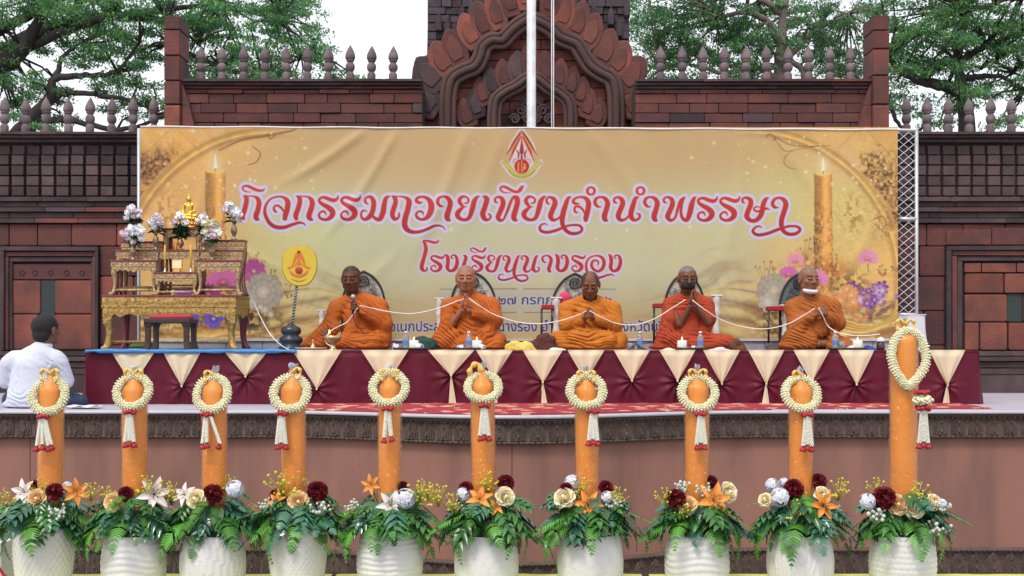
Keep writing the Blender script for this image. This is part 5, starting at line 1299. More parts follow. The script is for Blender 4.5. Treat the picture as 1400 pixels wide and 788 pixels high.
prims = [('ell', (0, 0, 19), (5, 3.8, 4)), ('cap', (0, 0, 20), 4, (0, .3, 30), 5), ('cap', (-5, .4, 33), 2.3, (5, .4, 33), 2.3), ('cap', (0, 0, 33), 2, (0, -.2, 38), 1.8), ('ell', (0, -.3, 40.5), (3.0, 3.1, 4.0)),
         ('cap', (0, 0, 44), 1.6, (0, 0, 46), 1.2), ('cap', (0, 0, 46), 1.1, (0, 0, 54), .35), ('cap', (-6.6, .3, 32), 1.9, (-8.4, 0, 25), 1.7), ('cap', (-8.4, 0, 25), 1.7, (-6.5, -4.5, 19.5), 1.2), ('cap', (6.6, .3, 32), 1.9, (8, 0, 25), 1.7),
         ('cap', (8, 0, 25), 1.6, (1, -5, 20.5), 1.2), ('cap', (-2, 0, 18.5), 3.2, (-10.5, -2.5, 18.2), 2.4), ('cap', (2, 0, 18.5), 3.2, (10.5, -2.5, 18.2), 2.4), ('cap', (-10, -3, 18), 2.2, (4, -5.5, 18.4), 1.6), ('cap', (10, -3, 17.6), 2.2, (-4, -5, 17.4), 1.6),
         ('ell', (-2.9, 0, 40), (.7, .8, 2)), ('ell', (2.9, 0, 40), (.7, .8, 2)), ('cap', (-4, -3.2, 33), .6, (4, -3, 24), .6)]
V, Q = sculpt(prims, (-16, -12, 14), (16, 10, 56), .42, 1.0)
place(npmesh('figure', V * u_, Q, SG), 'figure', st)
# vases of white flowers
VASE = mat('bronze_vase', (.34, .24, .16), .35, (.2, .13, .08), 10, .4, .2, 50, metal=.6)
PET = mat('white_silk_petal', (.78, .78, .82), .7, (.70, .70, .74), 10, .4, .1, 80)
PETB = mat('pale_pink_petal', (.74, .62, .68), .7, (.66, .5, .58), 10, .4, .1, 80)
PETC = mat('cream_petal', (.72, .70, .52), .7, (.6, .6, .4), 10, .4, .1, 80)
LG = mat('green_silk_leaf', (.035, .10, .030), .5, (.018, .055, .02), 12, .4, .1, 60)
def ruff(mb, c, r, n=26, seed=0):
    rr = random.Random(seed)
    for i in range(n):
        th = rr.uniform(0, 6.28); ph = math.acos(rr.uniform(-.5, 1)); d = Vector((math.sin(ph) * math.cos(th), math.sin(ph) * math.sin(th), math.cos(ph)))
        t1 = d.orthogonal().normalized(); t2 = d.cross(t1); a = rr.uniform(0, 3.14); u1 = t1 * math.cos(a) + t2 * math.sin(a); u2 = d.cross(u1)
        b0 = Vector(c) + d * r * .55; p_ = [b0 - u1 * r * .2, b0 + u1 * r * .2, b0 + d * r * .38 + u1 * r * .36 + u2 * r * .1, b0 + d * r * .5 + u2 * r * .2, b0 + d * r * .38 - u1 * r * .36 + u2 * r * .1]
        mb.add(p_, [(0, 1, 2, 3, 4)], True)
    mb.ell(c, r * .72, 8, 6)
vm = MB().lathe([(.030, 0), (.032, .006), (.016, .018), (.013, .03), (.030, .055), (.034, .075), (.026, .10), (.014, .118), (.014, .13), (.026, .142), (.022, .142), (.012, .12)], n=18).mesh('vase', VASE)
def vase(label, key, px, blooms, seed, fy, h_=1.0, dy=0, green=26, pale=PET):
    p_ = on(key, px, dy); t = thing('flower_vase', label, 'flower vase', p_, 0, 'flower vases on the altar')
    v_ = place(vm, 'vase', t, (0, 0, 0), (0, 0, 0), (1, 1, h_)); Yv = p_[1]; rr = random.Random(seed)
    mb = MB(); bl = []
    for i, (bx, by, br) in enumerate(blooms):
        c = (wx(bx, Yv) - p_[0], rr.uniform(-.05, .01), wz(by, Yv) - p_[2]); bl.append(c); bm = MB(); ruff(bm, c, br / 128, 30, seed * 10 + i)
        bm.build('bloom', (pale, PET, PETB)[(i * 7 + seed) % 3] if i else pale, t)
        mb.tube([(0, 0, .12 * h_), (c[0] * .5, c[1] * .5, (c[2] + .12) / 2), c], .004, 5)
    cz = sum(b[2] for b in bl) / len(bl); cxm = sum(b[0] for b in bl) / len(bl)
    for i in range(green):
        a = rr.uniform(0, 6.28); el = rr.uniform(-.5, .5); L_ = rr.uniform(.05, .12); b0 = Vector((cxm * .5, 0, .14 * h_ + (cz - .14 * h_) * rr.uniform(0, .7)))
        d = Vector((math.cos(a) * math.cos(el), math.sin(a) * math.cos(el) * .7, math.sin(el) + .15)).normalized(); s_ = d.cross(Vector((0, 0, 1))).normalized()
        t_ = b0 + d * L_ - Vector((0, 0, L_ * .2)); m_ = b0 + d * L_ * .55 + Vector((0, 0, .01)); mb.add([b0, m_ + s_ * .018, t_, m_ - s_ * .018], [(0, 1, 2), (0, 2, 3)], True)
    mb.build('greenery', LG, t); return t
vase('vase of white flowers standing highest at the far left of the altar', 'F', 186, [(182, 287, 7), (189, 290, 6), (176, 291, 5.5), (175, 299, 5), (184, 297, 5), (190, 297, 4.5)], 1, 0, 1.25)
vase('vase with a wide spray of white flowers on the front left side table', 'A', 182, [(178, 314, 7), (189, 313, 6.5), (196, 318, 6), (171, 321, 6), (183, 321, 6), (176, 327, 5), (184, 331, 5), (194, 328, 4.5), (190, 322, 5)], 2, 0, 1.15, green=40)
vase('small vase of four white blooms left of the golden statue', 'D', 213, [(216, 298, 6.5), (208, 306, 6.5), (219, 306, 6), (213, 312, 5), (220, 312, 4.5)], 3, 0, 1.2)
vase('vase with three white roses over thick dark green leaves below the statue', 'H', 247, [(247, 296, 6.5), (240, 306, 5.5), (254, 306, 6)], 4, 0, .9, green=90)
vase('vase with a dense stack of white blossom on the front right side table', 'C', 290, [(282, 306, 6.5), (293, 307, 7), (298, 316, 6), (290, 317, 6), (281, 318, 6), (286, 324, 6), (294, 324, 5.5), (300, 322, 5)], 5, 0, 1.2, green=34, pale=PETC)
vase('vase with two bluish white blooms behind the fullest vase', 'E', 279, [(278, 299, 6.5), (279, 306, 6), (272, 303, 5)], 6, 0, 1.0)
vase('bronze vase of pale pink and blue blossom at the far right of the altar', 'G', 320, [(314, 282, 6.5), (309, 288, 6), (321, 290, 7.5), (327, 294, 6.5), (320, 299, 5), (325, 301, 4.5)], 7, 0, 1.35)
# slim candles, stands, framed card, small bronze pieces
WAX = mat('yellow_wax', (.78, .50, .10), .4, (.7, .42, .08), 6, .3, .02, 40, sss=.2)
BLK = mat('black_metal', (.02, .018, .02), .4)
WHT = mat('white_card', (.78, .72, .52), .7, (.7, .64, .44), 10, .3)
for px, lab in ((225.5, 'slim yellow altar candle on the left of the framed card'), (261, 'slim yellow altar candle on the right of the framed card')):
    p_ = on('B', px, -.03); t = thing('altar_candle', lab, 'candle', p_, 0, 'slim altar candles')
    MB().lathe([(.020, 0), (.020, .006), (.008, .014), (.010, .03), (.006, .04)], n=12).build('holder', mat('pale_metal', (.7, .7, .72), .3, metal=.6), t)
    MB().lathe([(.011, .04), (.0105, .24), (.008, .262), (.003, .275)], n=12).build('wax_stick', WAX, t); MB().tube([(0, 0, .27), (0, 0, .288)], .0012, 5).build('wick', BLK, t)
for px, key in ((217, 'B'), (273, 'C')):
    p_ = on(key, px, -.05); t = thing('incense_holder', 'small black spear shaped holder standing ' + ('left' if px < 240 else 'right') + ' of the slim candles', 'incense holder', p_)
    zt_ = wz(343, p_[1]) - p_[2]
    MB().lathe([(.014, 0), (.014, .006), (.004, .012), (.004, zt_ - .05), (.010, zt_ - .035), (.009, zt_ - .02), (.001, zt_)], n=10).build('stand', BLK, t)
p_ = on('B', 242, 0); t = thing('framed_card', 'small cream card in a gold frame at the centre of the altar', 'framed card', p_)
MB().box(-.055, .055, -.002, .012, .03, .125, .004).build('frame', SG, t); MB().box(-.043, .043, -.005, -.0025, .04, .115).build('card', WHT, t); MB().box(-.03, .03, -.01, .03, 0, .03, .003).build('foot', SG, t)
for k, px in enumerate((237.5, 241.5, 245.5)):
    p_ = on('H', px, -.02); t = thing('orange_taper', ('leftmost', 'middle', 'rightmost')[k] + ' tiny orange taper in the little row under the topmost table', 'taper', p_, 0, 'little orange tapers'); MB().lathe([(.010, 0), (.009, .09), (.002, .105)], n=8).build('wax_stick', mat('orange_wax', (.7, .25, .04), .4, sss=.2), t)
# stool with red cushion
st = thing('stool', 'dark wooden stool with a red cushion standing in front of the altar', 'stool', (wx(234, 11.45), 11.45, ZT + .012))
k_ = 11.45 / F; zt_ = wz(436, 11.45) - st.location.z; sw = 31 * k_
MB().box(-sw, sw, -.16, .16, zt_ - .045, zt_, .006).build('seat_frame', WOOD, st)
for sx in (-1, 1):
    for sy in (-1, 1):
        mb = MB(); V = []
        for z, w_, o_ in ((0, .030, .012), (zt_ * .25, .022, 0), (zt_ * .7, .024, 0), (zt_ - .045, .036, -.004)):
            cx_ = sx * (sw - .036 + o_); cy_ = sy * .13; V += [(cx_ - w_, cy_ - w_, z), (cx_ + w_, cy_ - w_, z), (cx_ + w_, cy_ + w_, z), (cx_ - w_, cy_ + w_, z)]
        mb.add(V, [(j * 4 + i, j * 4 + (i + 1) % 4, j * 4 + 4 + (i + 1) % 4, j * 4 + 4 + i) for j in range(3) for i in range(4)] + [(3, 2, 1, 0)]); mb.build('leg', WOOD, st)
V, Q = sculpt([('ell', (0, 0, 0), (sw * .98 * 100, 15, 3.6))], (-24, -18, -5), (24, 18, 5), 1.0, 1)
place(npmesh('cushion', V * .01, Q, mat('red_cushion', (.40, .02, .045), .75, (.32, .015, .035), 8, .3, .2, 120)), 'cushion', st, (0, 0, zt_ + .012))
# lemon coloured pillow and grey box under the altar
o = thing('small_cushion', 'small olive yellow cushion lying under the altar table behind the stool', 'cushion', (wx(192, 12.1), 12.1, ZT + .015))
V, Q = sculpt([('ell', (0, 0, 0), (11, 8, 3.4))], (-14, -11, -5), (14, 11, 5), .8, 1); place(npmesh('cover', V * .01, Q, mat('olive_cloth', (.32, .32, .07), .8, (.24, .24, .05), 8, .3, .2, 100)), 'cover', o, (0, 0, .034))
# ceremonial fan on its stand
p_ = (wx(401, 11.6), 11.6, ZT + .012); t = thing('ceremonial_fan', 'yellow ceremonial fan with a red emblem on a dark turned stand beside the altar', 'ceremonial fan', p_)
k_ = 11.6 / F
def L2(px, py, dy=0): return ((px - 401) * k_, dy, H - (py - HY) * k_ - p_[2])
DKM = mat('dark_turned_metal', (.055, .06, .075), .3, (.03, .032, .04), 14, .4, .1, 60, metal=.5)
prof = [(21, 478), (21, 475), (17, 473), (15, 471), (19, 467), (20, 464), (17, 461), (12, 459), (16, 456), (17, 452), (15, 448), (10, 446), (6, 444), (4, 442)]
MB().lathe([(r_ * .82 * k_, H - (y - HY) * k_ - p_[2]) for r_, y in prof], n=28).build('stand', DKM, t, (-(401 - 398) * k_, 0, 0))
mb = MB(); a0, a1 = L2(400, 443), L2(406, 388); mb.tube([a0, a1], .013, 10)
mb.build('pole', DKM, t); mb = MB()
for i in range(14):
    f_ = i / 14; c = [a0[j] * (1 - f_) + a1[j] * f_ for j in range(3)]; mb.tube([(c[0] - .012, c[1] - .006, c[2] - .008), (c[0] + .003, c[1] - .0145, c[2]), (c[0] + .013, c[1] - .006, c[2] + .010)], .004, 5)
mb.build('spiral_inlay', mat('pearl_inlay', (.5, .5, .55), .3), t)
YEL = mat('yellow_silk', (.58, .43, .035), .5, (.52, .38, .03), 8, .3, .05, 100, attr=None)
fo = []
for i in range(64):
    a = 2 * math.pi * i / 64; ca, sa = math.cos(a), math.sin(a); rx, rz = 23.5, (25 if sa > 0 else 29)
    q_ = 2.5; x = rx * math.copysign(abs(ca) ** (2 / q_), ca) * (1 if sa > 0 else 1 - .12 * abs(sa)); z = rz * math.copysign(abs(sa) ** (2 / q_), sa)
    fo.append((410.3 + x, 362 - z))
P = [(L2(x, y)[0], L2(x, y)[2]) for x, y in fo]
MB().prism(P, -.034, -.018, .004).build('fan_face', YEL, t)
mb = MB(); mb.tube([(x, -.024, z) for x, z in P] + [(P[0][0], -.024, P[0][1])], .005, 6); mb.build('rim', mat('brown_piping', (.30, .14, .03), .6), t)
# embroidered emblem, small raised strokes
def stroke3(mb, pts, dy=-.036):
    c = crom([(*L2(x, y)[::2], w_ * k_ / 2) for x, y, w_ in pts], 5)
    V = []
    for i in range(len(c)):
        a = c[max(0, i - 1)]; b = c[min(len(c) - 1, i + 1)]; d = b - a; l_ = math.hypot(d[0], d[1]) or 1; nx_, nz_ = -d[1] / l_ * c[i][2], d[0] / l_ * c[i][2]
        V += [(c[i][0] + nx_, dy, c[i][1] + nz_), (c[i][0] - nx_, dy, c[i][1] - nz_)]
    n_ = len(c); mb.add(V, [(2 * i, 2 * i + 2, 2 * i + 3, 2 * i + 1) for i in range(n_ - 1)])
O_ = lambda x, y: (409.5 + (x - 427) * .058, 361 + (y - 400) * .058)
def EE(pts): return [(*O_(x, y), w_ * .058) for x, y, w_ in pts]
mb = MB()
for s_ in (-1, 1):
    stroke3(mb, EE([(427, 100, 60), (427 + s_ * 60, 230, 80), (427 + s_ * 110, 350, 60), (427 + s_ * 160, 470, 16)])); stroke3(mb, EE([(427 + s_ * 40, 390, 30), (427 + s_ * 130, 470, 26), (427 + s_ * 235, 500, 60), (427 + s_ * 260, 540, 10)]), -.0365)
    stroke3(mb, EE([(427, 200, 16), (427 + s_ * 34, 380, 18), (427 + s_ * 80, 430, 10)]), -.037)
stroke3(mb, EE([(215, 560, 20), (270, 640, 60), (427, 700, 60), (584, 640, 60), (639, 560, 20)]), -.0372); stroke3(mb, EE([(427, 170, 8), (427, 300, 34), (427, 440, 60)]), -.0374)
mb.build('emblem', mat('orange_thread', (.62, .16, .02), .6), t)
mb = MB(); c0 = L2(*O_(427, 555)); mb.lathe([(.0, -.0), (.037, 0), (.035, .003), (0, .004)], n=20, cap=False); mb.build('emblem_roundel', mat('red_thread', (.5, .02, .03), .6), t, (c0[0], -.0385, c0[2]), (R(90), 0, 0))
mb = MB(); [stroke3(mb, EE(pts), -.0435) for pts in ([(395, 520, 12), (385, 560, 12), (395, 600, 12)], [(427, 500, 8), (427, 610, 8)], [(450, 530, 10), (470, 555, 10), (448, 590, 10)])]
stroke3(mb, EE([(250, 760, 8), (340, 800, 14), (427, 812, 14), (514, 800, 14), (604, 760, 8)]), -.037); mb.build('emblem_script', mat('brown_thread', (.20, .10, .02), .6), t)
# ------------------------------------------------------------------ people: sculpted as one continuous surface each
SKIN = mat('skin', (1, 1, 1), .5, (.86, .84, .84), 30, .4, .12, 120, attr='Col', sss=.06, spec=.22)
ROBE1 = mat('orange_robe', (.44, .100, .005), .85, (.32, .066, .004), 5, .3, .12, 220)
ROBE2 = mat('orange_robe_bright', (.50, .155, .009), .85, (.38, .11, .006), 5, .3, .12, 220)
ROBE3 = mat('rust_red_robe', (.36, .042, .009), .85, (.27, .030, .008), 5, .3, .12, 220)
ROBE4 = mat('ochre_orange_robe', (.36, .100, .010), .85, (.27, .068, .007), 5, .3, .12, 220)
def rotm(p_, y_, r_=0): return np.array(Euler((R(p_), R(r_), R(y_))).to_matrix())
def head_prims(c, pitch, yaw, jaw=1.0, roll=0, s=1.0):
    """pitch > 0 bows forward; yaw turns to the viewer's right when positive; the face looks to -y"""
    M = rotm(pitch, yaw, roll); c = np.array(c, float); e = (pitch, roll, yaw)
    def P(x, y, z): return tuple(c + M @ np.array([x, y, z], float) * s)
    E = lambda x, y, z, r, k=2.2, **kw: ('ell', P(x, y, z), tuple(v * s for v in r), e, dict(k=k, **kw))
    C = lambda a, ra, b, rb, k=1.6, **kw: ('cap', P(*a), ra * s, P(*b), rb * s, dict(k=k, **kw))
    L = [E(0, 1.5, 4, (12.0, 14.2, 12.8)), E(0, -2, -4.5, (10.2 * jaw, 11.2, 12.6)), E(0, -6.5, -13.2, (6.2 * jaw, 5.2, 4.2)), E(-7 * jaw, -.5, -9, (3.4, 5, 4.5)), E(7 * jaw, -.5, -9, (3.4, 5, 4.5)),
         C((-5.5, -11.4, 4.4), 1.9, (5.5, -11.4, 4.4), 1.9), E(-6.2, -8.6, -3.2, (3.6, 3.6, 3.2)), E(6.2, -8.6, -3.2, (3.6, 3.6, 3.2)),
         E(-4.9, -14.4, .9, (3.3, 2.3, 2.0), 1.2, neg=True), E(4.9, -14.4, .9, (3.3, 2.3, 2.0), 1.2, neg=True), E(-4.8, -11.4, .5, (2.9, 2.2, 1.9), .7), E(4.8, -11.4, .5, (2.9, 2.2, 1.9), .7),
         C((0, -12.6, 2.4), 1.3, (0, -15.4, -4.0), 2.0, 1.4), E(-2.5, -13.4, -4.7, (1.6, 1.8, 1.4), 1), E(2.5, -13.4, -4.7, (1.6, 1.8, 1.4), 1),
         E(0, -12.4, -9.1, (3.1, 1.9, 1.1), .7), E(0, -12.1, -11.0, (2.7, 2.0, 1.3), .7), E(0, -14.0, -10.0, (2.4, 1.1, .4), .5, neg=True),
         E(-12.4, 1.5, -.8, (1.5, 3.6, 5.2), 1), E(12.4, 1.5, -.8, (1.5, 3.6, 5.2), 1), E(-13.8, -.4, -.4, (.8, 1.8, 3), .6, neg=True), E(13.8, -.4, -.4, (.8, 1.8, 3), .6, neg=True),
         C((0, 3, -9), 7.6, (0, 6, -24), 8.4, 3)]
    return L, (c, M, s)
def shade_head(V, frame, skin, hair, mode):
    c, M, s = frame; L = (V - c) @ M / s; x, y, z = L[:, 0], L[:, 1], L[:, 2]
    col = np.tile(np.array(skin, float), (len(V), 1)); ax_ = np.abs(x)
    def mixin(m, cc): 
        m = np.clip(m, 0, 1)[:, None]; col[:] = col * (1 - m) + np.array(cc) * m
    nz = fbm(x / 5, y / 5, z / 5)
    col *= (1 + .05 * nz)[:, None]
    mixin(.28 * np.exp(-((ax_ - 5) / 4.5) ** 2 - ((z + 3.5) / 3.5) ** 2) * (y < -8), np.array(skin) * np.array([1.25, .85, .8]))
    dk = np.array(skin) * .22
    mixin(.75 * (np.abs(z - 4.6 + .05 * (ax_ - 5) ** 2) < .75) * (np.abs(ax_ - 5.2) < 3.4) * (y < -9), dk)          # brows
    mixin(.85 * (np.abs(z + .25 + .02 * (ax_ - 4.8) ** 2) < .5) * (np.abs(ax_ - 4.8) < 2.7) * (y < -11), dk)        # closed lids
    mixin(.7 * (np.sqrt((x / 3.3) ** 2 + ((z + 10.0) / 2.0) ** 2) < 1) * (y < -11.5), np.array(skin) * np.array([.85, .45, .5]))
    mixin(.8 * (np.abs(z + 10.0) < .35) * (ax_ < 2.6) * (y < -11.5), dk)
    mixin(.7 * (np.hypot(ax_ - 1.6, z + 6.0) < .7) * (y < -13), dk)
    line = 9.2 + .10 * ax_ - np.clip(y + 6, 0, 40) * .75
    if mode == 'bald_top': line = 3 + np.clip(9.2 - ax_, 0, 9) * 2.2 - np.clip(y + 6, 0, 40) * .1
    a = np.clip((z - line + .8 * nz) / 1.6, 0, 1) * (y > -13.5) * ~((ax_ > 11.6) & (z < 5) & (y > -2.5) & (y < 6))
    a = np.where(z < -12, 0, a)
    if mode == 'shaved': mixin(.45 * a, hair)
    else: mixin(.9 * a * (.85 + .3 * nz), hair)
    return col
def pray_hand(side, w, tip, yc):
    """side -1/+1; palms pressed together, fingers up; w wrist point, tip fingertips"""
    wv = np.array(w, float); tv = np.array(tip, float); d = tv - wv; L = []
    K = wv + d * .50 + np.array([side * 1.3, 0, 0])
    L.append(('cap', tuple(wv), 3.0, tuple(wv + d * .18 + np.array([side * 1.2, 0, 0])), 2.6, dict(k=1.4)))
    L.append(('ell', tuple(wv + d * .33 + np.array([side * 1.6, 0, 0])), (1.9, 4.3, 5.6), dict(k=1.4)))
    for k in range(4):
        oy = (k - 1.5) * 2.05; ln = (.92, 1.0, .96, .80)[k]
        m_ = K + (tv - K) * ln * .55 + np.array([side * .5, oy * .95, 0]); e_ = K + (tv - K) * ln + np.array([side * .1, oy * .8, 0])
        L.append(('cap', tuple(K + np.array([0, oy, 0])), 1.15, tuple(m_), 1.05, dict(k=.35))); L.append(('cap', tuple(m_), 1.05, tuple(e_), .85, dict(k=.35)))
    t0 = wv + d * .22 + np.array([side * 1.4, -3.6, 0]); L.append(('cap', tuple(t0), 1.4, tuple(t0 + d * .26 + np.array([-side * .6, -1.6, 0])), 1.2, dict(k=.6)))
    L.append(('cap', tuple(t0 + d * .26 + np.array([-side * .6, -1.6, 0])), 1.15, tuple(t0 + d * .46 + np.array([-side * .9, -1.0, 0])), .9, dict(k=.4)))
    return L
def clasp_hands(c):
    c = np.array(c, float); L = []
    for s in (-1, 1):
        L.append(('ell', tuple(c + [s * 3.8, 0, -.5]), (2.9, 4.2, 5.2), dict(k=1.2)))
        for k in range(4):
            z = 4.2 - 2.35 * k + (.6 if s > 0 else -.5)
            a = c + [s * 4.6, -3.4, z]; b = c + [s * .6, -5.2 - (.3 if s > 0 else 0), z + .4]; e = c + [-s * 3.0, -4.4, z + .1]
            L += [('cap', tuple(a), 1.3, tuple(b), 1.2, dict(k=.3)), ('cap', tuple(b), 1.2, tuple(e), .95, dict(k=.3))]
        L += [('cap', tuple(c + [s * 3, -2, 4]), 1.5, tuple(c + [s * 1.4, -3.6, 7.6]), 1.3, dict(k=.5)), ('cap', tuple(c + [s * 1.4, -3.6, 7.6]), 1.3, tuple(c + [-s * .6, -4, 9.6]), 1.0, dict(k=.4))]
    return L
def grip_hand(c):
    """hand closed around an upright rod at c"""
    c = np.array(c, float); L = [('ell', tuple(c + [2.6, 2.6, 0]), (3.6, 2.6, 5.0), dict(k=1.2))]
    for k in range(4):
        z = 4.0 - 2.4 * k; P_ = [c + [4.6, 1.0, z], c + [3.4, -2.6, z], c + [-.4, -3.2, z - .2], c + [-2.8, -1.0, z - .3]]; r_ = [1.35, 1.3, 1.2, 1.0]
        for i in range(3): L.append(('cap', tuple(P_[i]), r_[i], tuple(P_[i + 1]), r_[i + 1], dict(k=.35)))
    L += [('cap', tuple(c + [.6, 3.0, 2.5]), 1.6, tuple(c + [-2.6, 1.2, 5.0]), 1.3, dict(k=.6)), ('cap', tuple(c + [-2.6, 1.2, 5.0]), 1.3, tuple(c + [-1.8, -1.4, 6.4]), 1.0, dict(k=.4))]
    return L
def open_hand(w, d, n):
    """relaxed hand: wrist w, direction d, palm normal n"""
    w = np.array(w, float); d = np.array(d, float); d /= np.linalg.norm(d); n = np.array(n, float); n /= np.linalg.norm(n); s = np.cross(d, n)
    L = [('cap', tuple(w), 2.8, tuple(w + d * 4), 2.9, dict(k=1.2)), ('cap', tuple(w + d * 4 - s * 1.6), 2.1, tuple(w + d * 7.5 - s * 2), 1.8, dict(k=1)), ('cap', tuple(w + d * 4 + s * 1.6), 2.1, tuple(w + d * 7.5 + s * 2), 1.8, dict(k=1))]
    for k in range(4):
        o = (k - 1.5) * 2.0; ln = (6, 7.2, 6.8, 5.2)[k]; a = w + d * 8 + s * o; b = a + d * ln * .5 - n * .7; e = b + d * ln * .4 - n * 2.4
        L += [('cap', tuple(a), 1.15, tuple(b), 1.05, dict(k=.35)), ('cap', tuple(b), 1.05, tuple(e), .85, dict(k=.35))]
    a = w + d * 3 - s * 2.6; b = a + d * 3 - s * 2.4 - n * 1; L += [('cap', tuple(a), 1.5, tuple(b), 1.2, dict(k=.6)), ('cap', tuple(b), 1.2, tuple(b + d * 3 - n * 1.4), .95, dict(k=.4))]
    return L
def folds(spec):
    """spec: list of (centre, radius, direction across the folds, wavelength, amplitude)"""
    def f(x, y, z):
        r_ = np.zeros_like(x, dtype=np.float32)
        wn = fbm(x / 34, y / 30, z / 34)
        for (c, rad, d, lam, amp) in spec:
            w_ = np.exp(-(((x - c[0]) / rad[0]) ** 2 + ((z - c[1]) / rad[1]) ** 2))
            u = (x * d[0] + y * d[1] + z * d[2]) / (lam * 1.15) + 1.1 * wn
            am = .62 + .7 * vnoise(x / 20 + 5, y / 20, z / 20)
            r_ += w_ * amp * 2.9 * np.clip(am, .12, 1.3) * (np.abs(np.sin(u * np.pi)) ** .55 * -1 + .7)
            u2 = (x * d[0] * .8 + y * d[1] + z * (d[2] + .25)) / (lam * .6) + 1.6 * wn
            r_ += w_ * amp * 1.0 * np.clip(vnoise(x / 15, y / 15 + 4, z / 15) + .3, 0, 1) * (.5 - np.abs(np.sin(u2 * np.pi)))
        return r_ + .18 * vnoise(x / 2.6, y / 2.6, z / 2.6)
    return f
def monk(label, cx, Yc, head, pitch, yaw, skin, hair, mode, robe_m, robe, hands, arms, fold, chest, group='seated monks in orange robes', lo=(-62, -42, 0), hi=(62, 30, 96), jaw=1.0, extra=None, neckcut=True, hs=1.05, folddir=1):
    u = Yc / F
    base = (wx(cx, Yc), Yc, ZT + .012)
    hp, fr_ = head_prims(head, pitch, yaw, jaw, s=hs)
    body = hp + [('cap', (head[0] * .6, 5, 18), 17, (head[0] * .8, 5, 52), 17), ('cap', (chest[0] * .62 + head[0] * .6, 4, chest[2] - 6), 8.5, (chest[1] * .62 + head[0] * .6, 4, chest[2] - 6), 8.5), ('cap', (-8, 0, 12), 9, (-34, -6, 10), 7), ('cap', (8, 0, 12), 9, (34, -6, 10), 7),
                 ('cap', (-34, -6, 9), 6.5, (6, -18, 7), 4.5), ('cap', (34, -6, 9), 6.5, (-6, -18, 7), 4.5)]
    for a in arms: body += [('cap', a[0], 6.5, a[1], 5.2), ('cap', a[1], 5.2, a[2], 3.1, dict(k=1.6))]
    body += hands
    V, Q = sculpt(body, (lo[0], lo[1], 0), (hi[0], hi[1], head[2] + 20), .62, 2.6)
    col = shade_head(V, fr_, skin, hair, mode)
    o = place(npmesh('person', V * u, Q, SKIN, True, col), 'person', None, base)
    tag(o, label, 'person', group)
    nk = np.array(head) + rotm(pitch, yaw) @ np.array([0, -1.5, -19.0]) * hs
    rb = robe + ([('ell', (nk[0], nk[1] - 1, nk[2] + 2.5), (9.4, 12, 6.5), dict(k=2.0, neg=True)), ('ell', (nk[0] - 2 * folddir, nk[1] - 12, nk[2] - 2.5), (4.2, 7, 7.5), (0, -24 * folddir, 0), dict(k=2.2, neg=True))] if neckcut else [])
    V, Q = sculpt(rb, lo, hi, .85, 3.2, folds(fold))
    place(npmesh('robe', V * u, Q, robe_m, True), 'robe', o)
    return o, u, fr_

def std_robe(sh, zs, lap, laph=13, torso=22):
    """sh: (left x, right x) shoulders; lap: (left x, right x) knees"""
    m_ = (sh[0] + sh[1]) / 2
    return [('cap', (m_ * .6, 3, 12), torso + 3, (m_, 3, zs - 16), torso - 1), ('cap', (sh[0] + 11, 3, zs - 8), 11.5, (m_ - 4, 3, zs + 2), 11.5), ('cap', (sh[1] - 11, 3, zs - 8), 12, (m_ + 4, 3, zs + 2), 11.5), ('cap', (m_, 3, zs + 2), 11, (m_, 5, zs + 9), 9),
            ('cap', (-8, -4, laph), 13, (lap[0] + 12, -8, laph - 1), laph - 1.5), ('cap', (8, -4, laph), 13, (lap[1] - 12, -8, laph - 1), laph - 1.5),
            ('cap', (lap[0] + 14, -14, 8), 9.5, (12, -24, 7.5), 8.5), ('cap', (lap[1] - 14, -14, 8), 9.5, (-12, -22, 8), 8.5), ('ell', (0, -6, 3), ((lap[1] - lap[0]) / 2, 25, 6))]
YM = 12.0
# 1: darkest monk, microphone in hand
HP = (-9, -6, 96)
rb = [('cap', (4, 3, 12), 26, (0, 3, 46), 22), ('cap', (-27, 3, 56), 12, (-8, 3, 67), 12), ('cap', (27, 3, 58), 13, (2, 3, 68), 12), ('cap', (-5, 3, 68), 11, (-8, 5, 76), 9.5),
      ('cap', (-30, 2, 56), 12, (-36, -12, 36), 10), ('cap', (-36, -14, 36), 9, (-56, -18, 15), 7), ('cap', (-40, -16, 30), 7, (-70, -16, 8), 5), ('cap', (-30, -16, 30), 9, (-48, -18, 10), 8), ('ell', (-54, -14, 6), (20, 12, 9)),
      ('cap', (28, 2, 56), 13, (36, -10, 34), 12), ('cap', (36, -12, 34), 11, (12, -24, 50), 8), ('cap', (36, -8, 32), 11, (34, -8, 14), 12),
      ('cap', (6, -6, 14), 15, (30, -8, 14), 15), ('cap', (26, -20, 11), 11, (-22, -24, 9), 9), ('cap', (-6, -14, 26), 10, (-14, -22, 14), 9), ('ell', (6, -8, 4), (38, 25, 7)), ('ell', (-24, -8, 5), (20, 20, 8))]
monk('black haired monk speaking into a microphone with one sleeve reaching to a gold bowl', 490, YM, HP, 8, -6, (.115, .048, .030), (.010, .010, .014), 'short', ROBE1, rb,
     grip_hand((-3, -31, 57)) + open_hand((-37, -24, 27), (-.35, -.75, -.35), (.2, -.3, 1)), [((28, 2, 58), (36, -12, 36), (2, -27, 54)), ((-30, 2, 58), (-36, -12, 36), (-37, -24, 27))],
     [((-10, 52), (26, 20), (.55, 0, .8), 6.0, 1.2), ((26, 45), (22, 22), (.9, 0, .5), 6.5, 1.3), ((20, 12), (34, 14), (.25, .2, 1), 6.0, 1.3), ((-50, 20), (24, 22), (.6, 0, .85), 5.5, 1.1)], (-24, 22, 62), lo=(-82, -44, 0), hi=(52, 32, 92), jaw=1.08, hs=1.06)
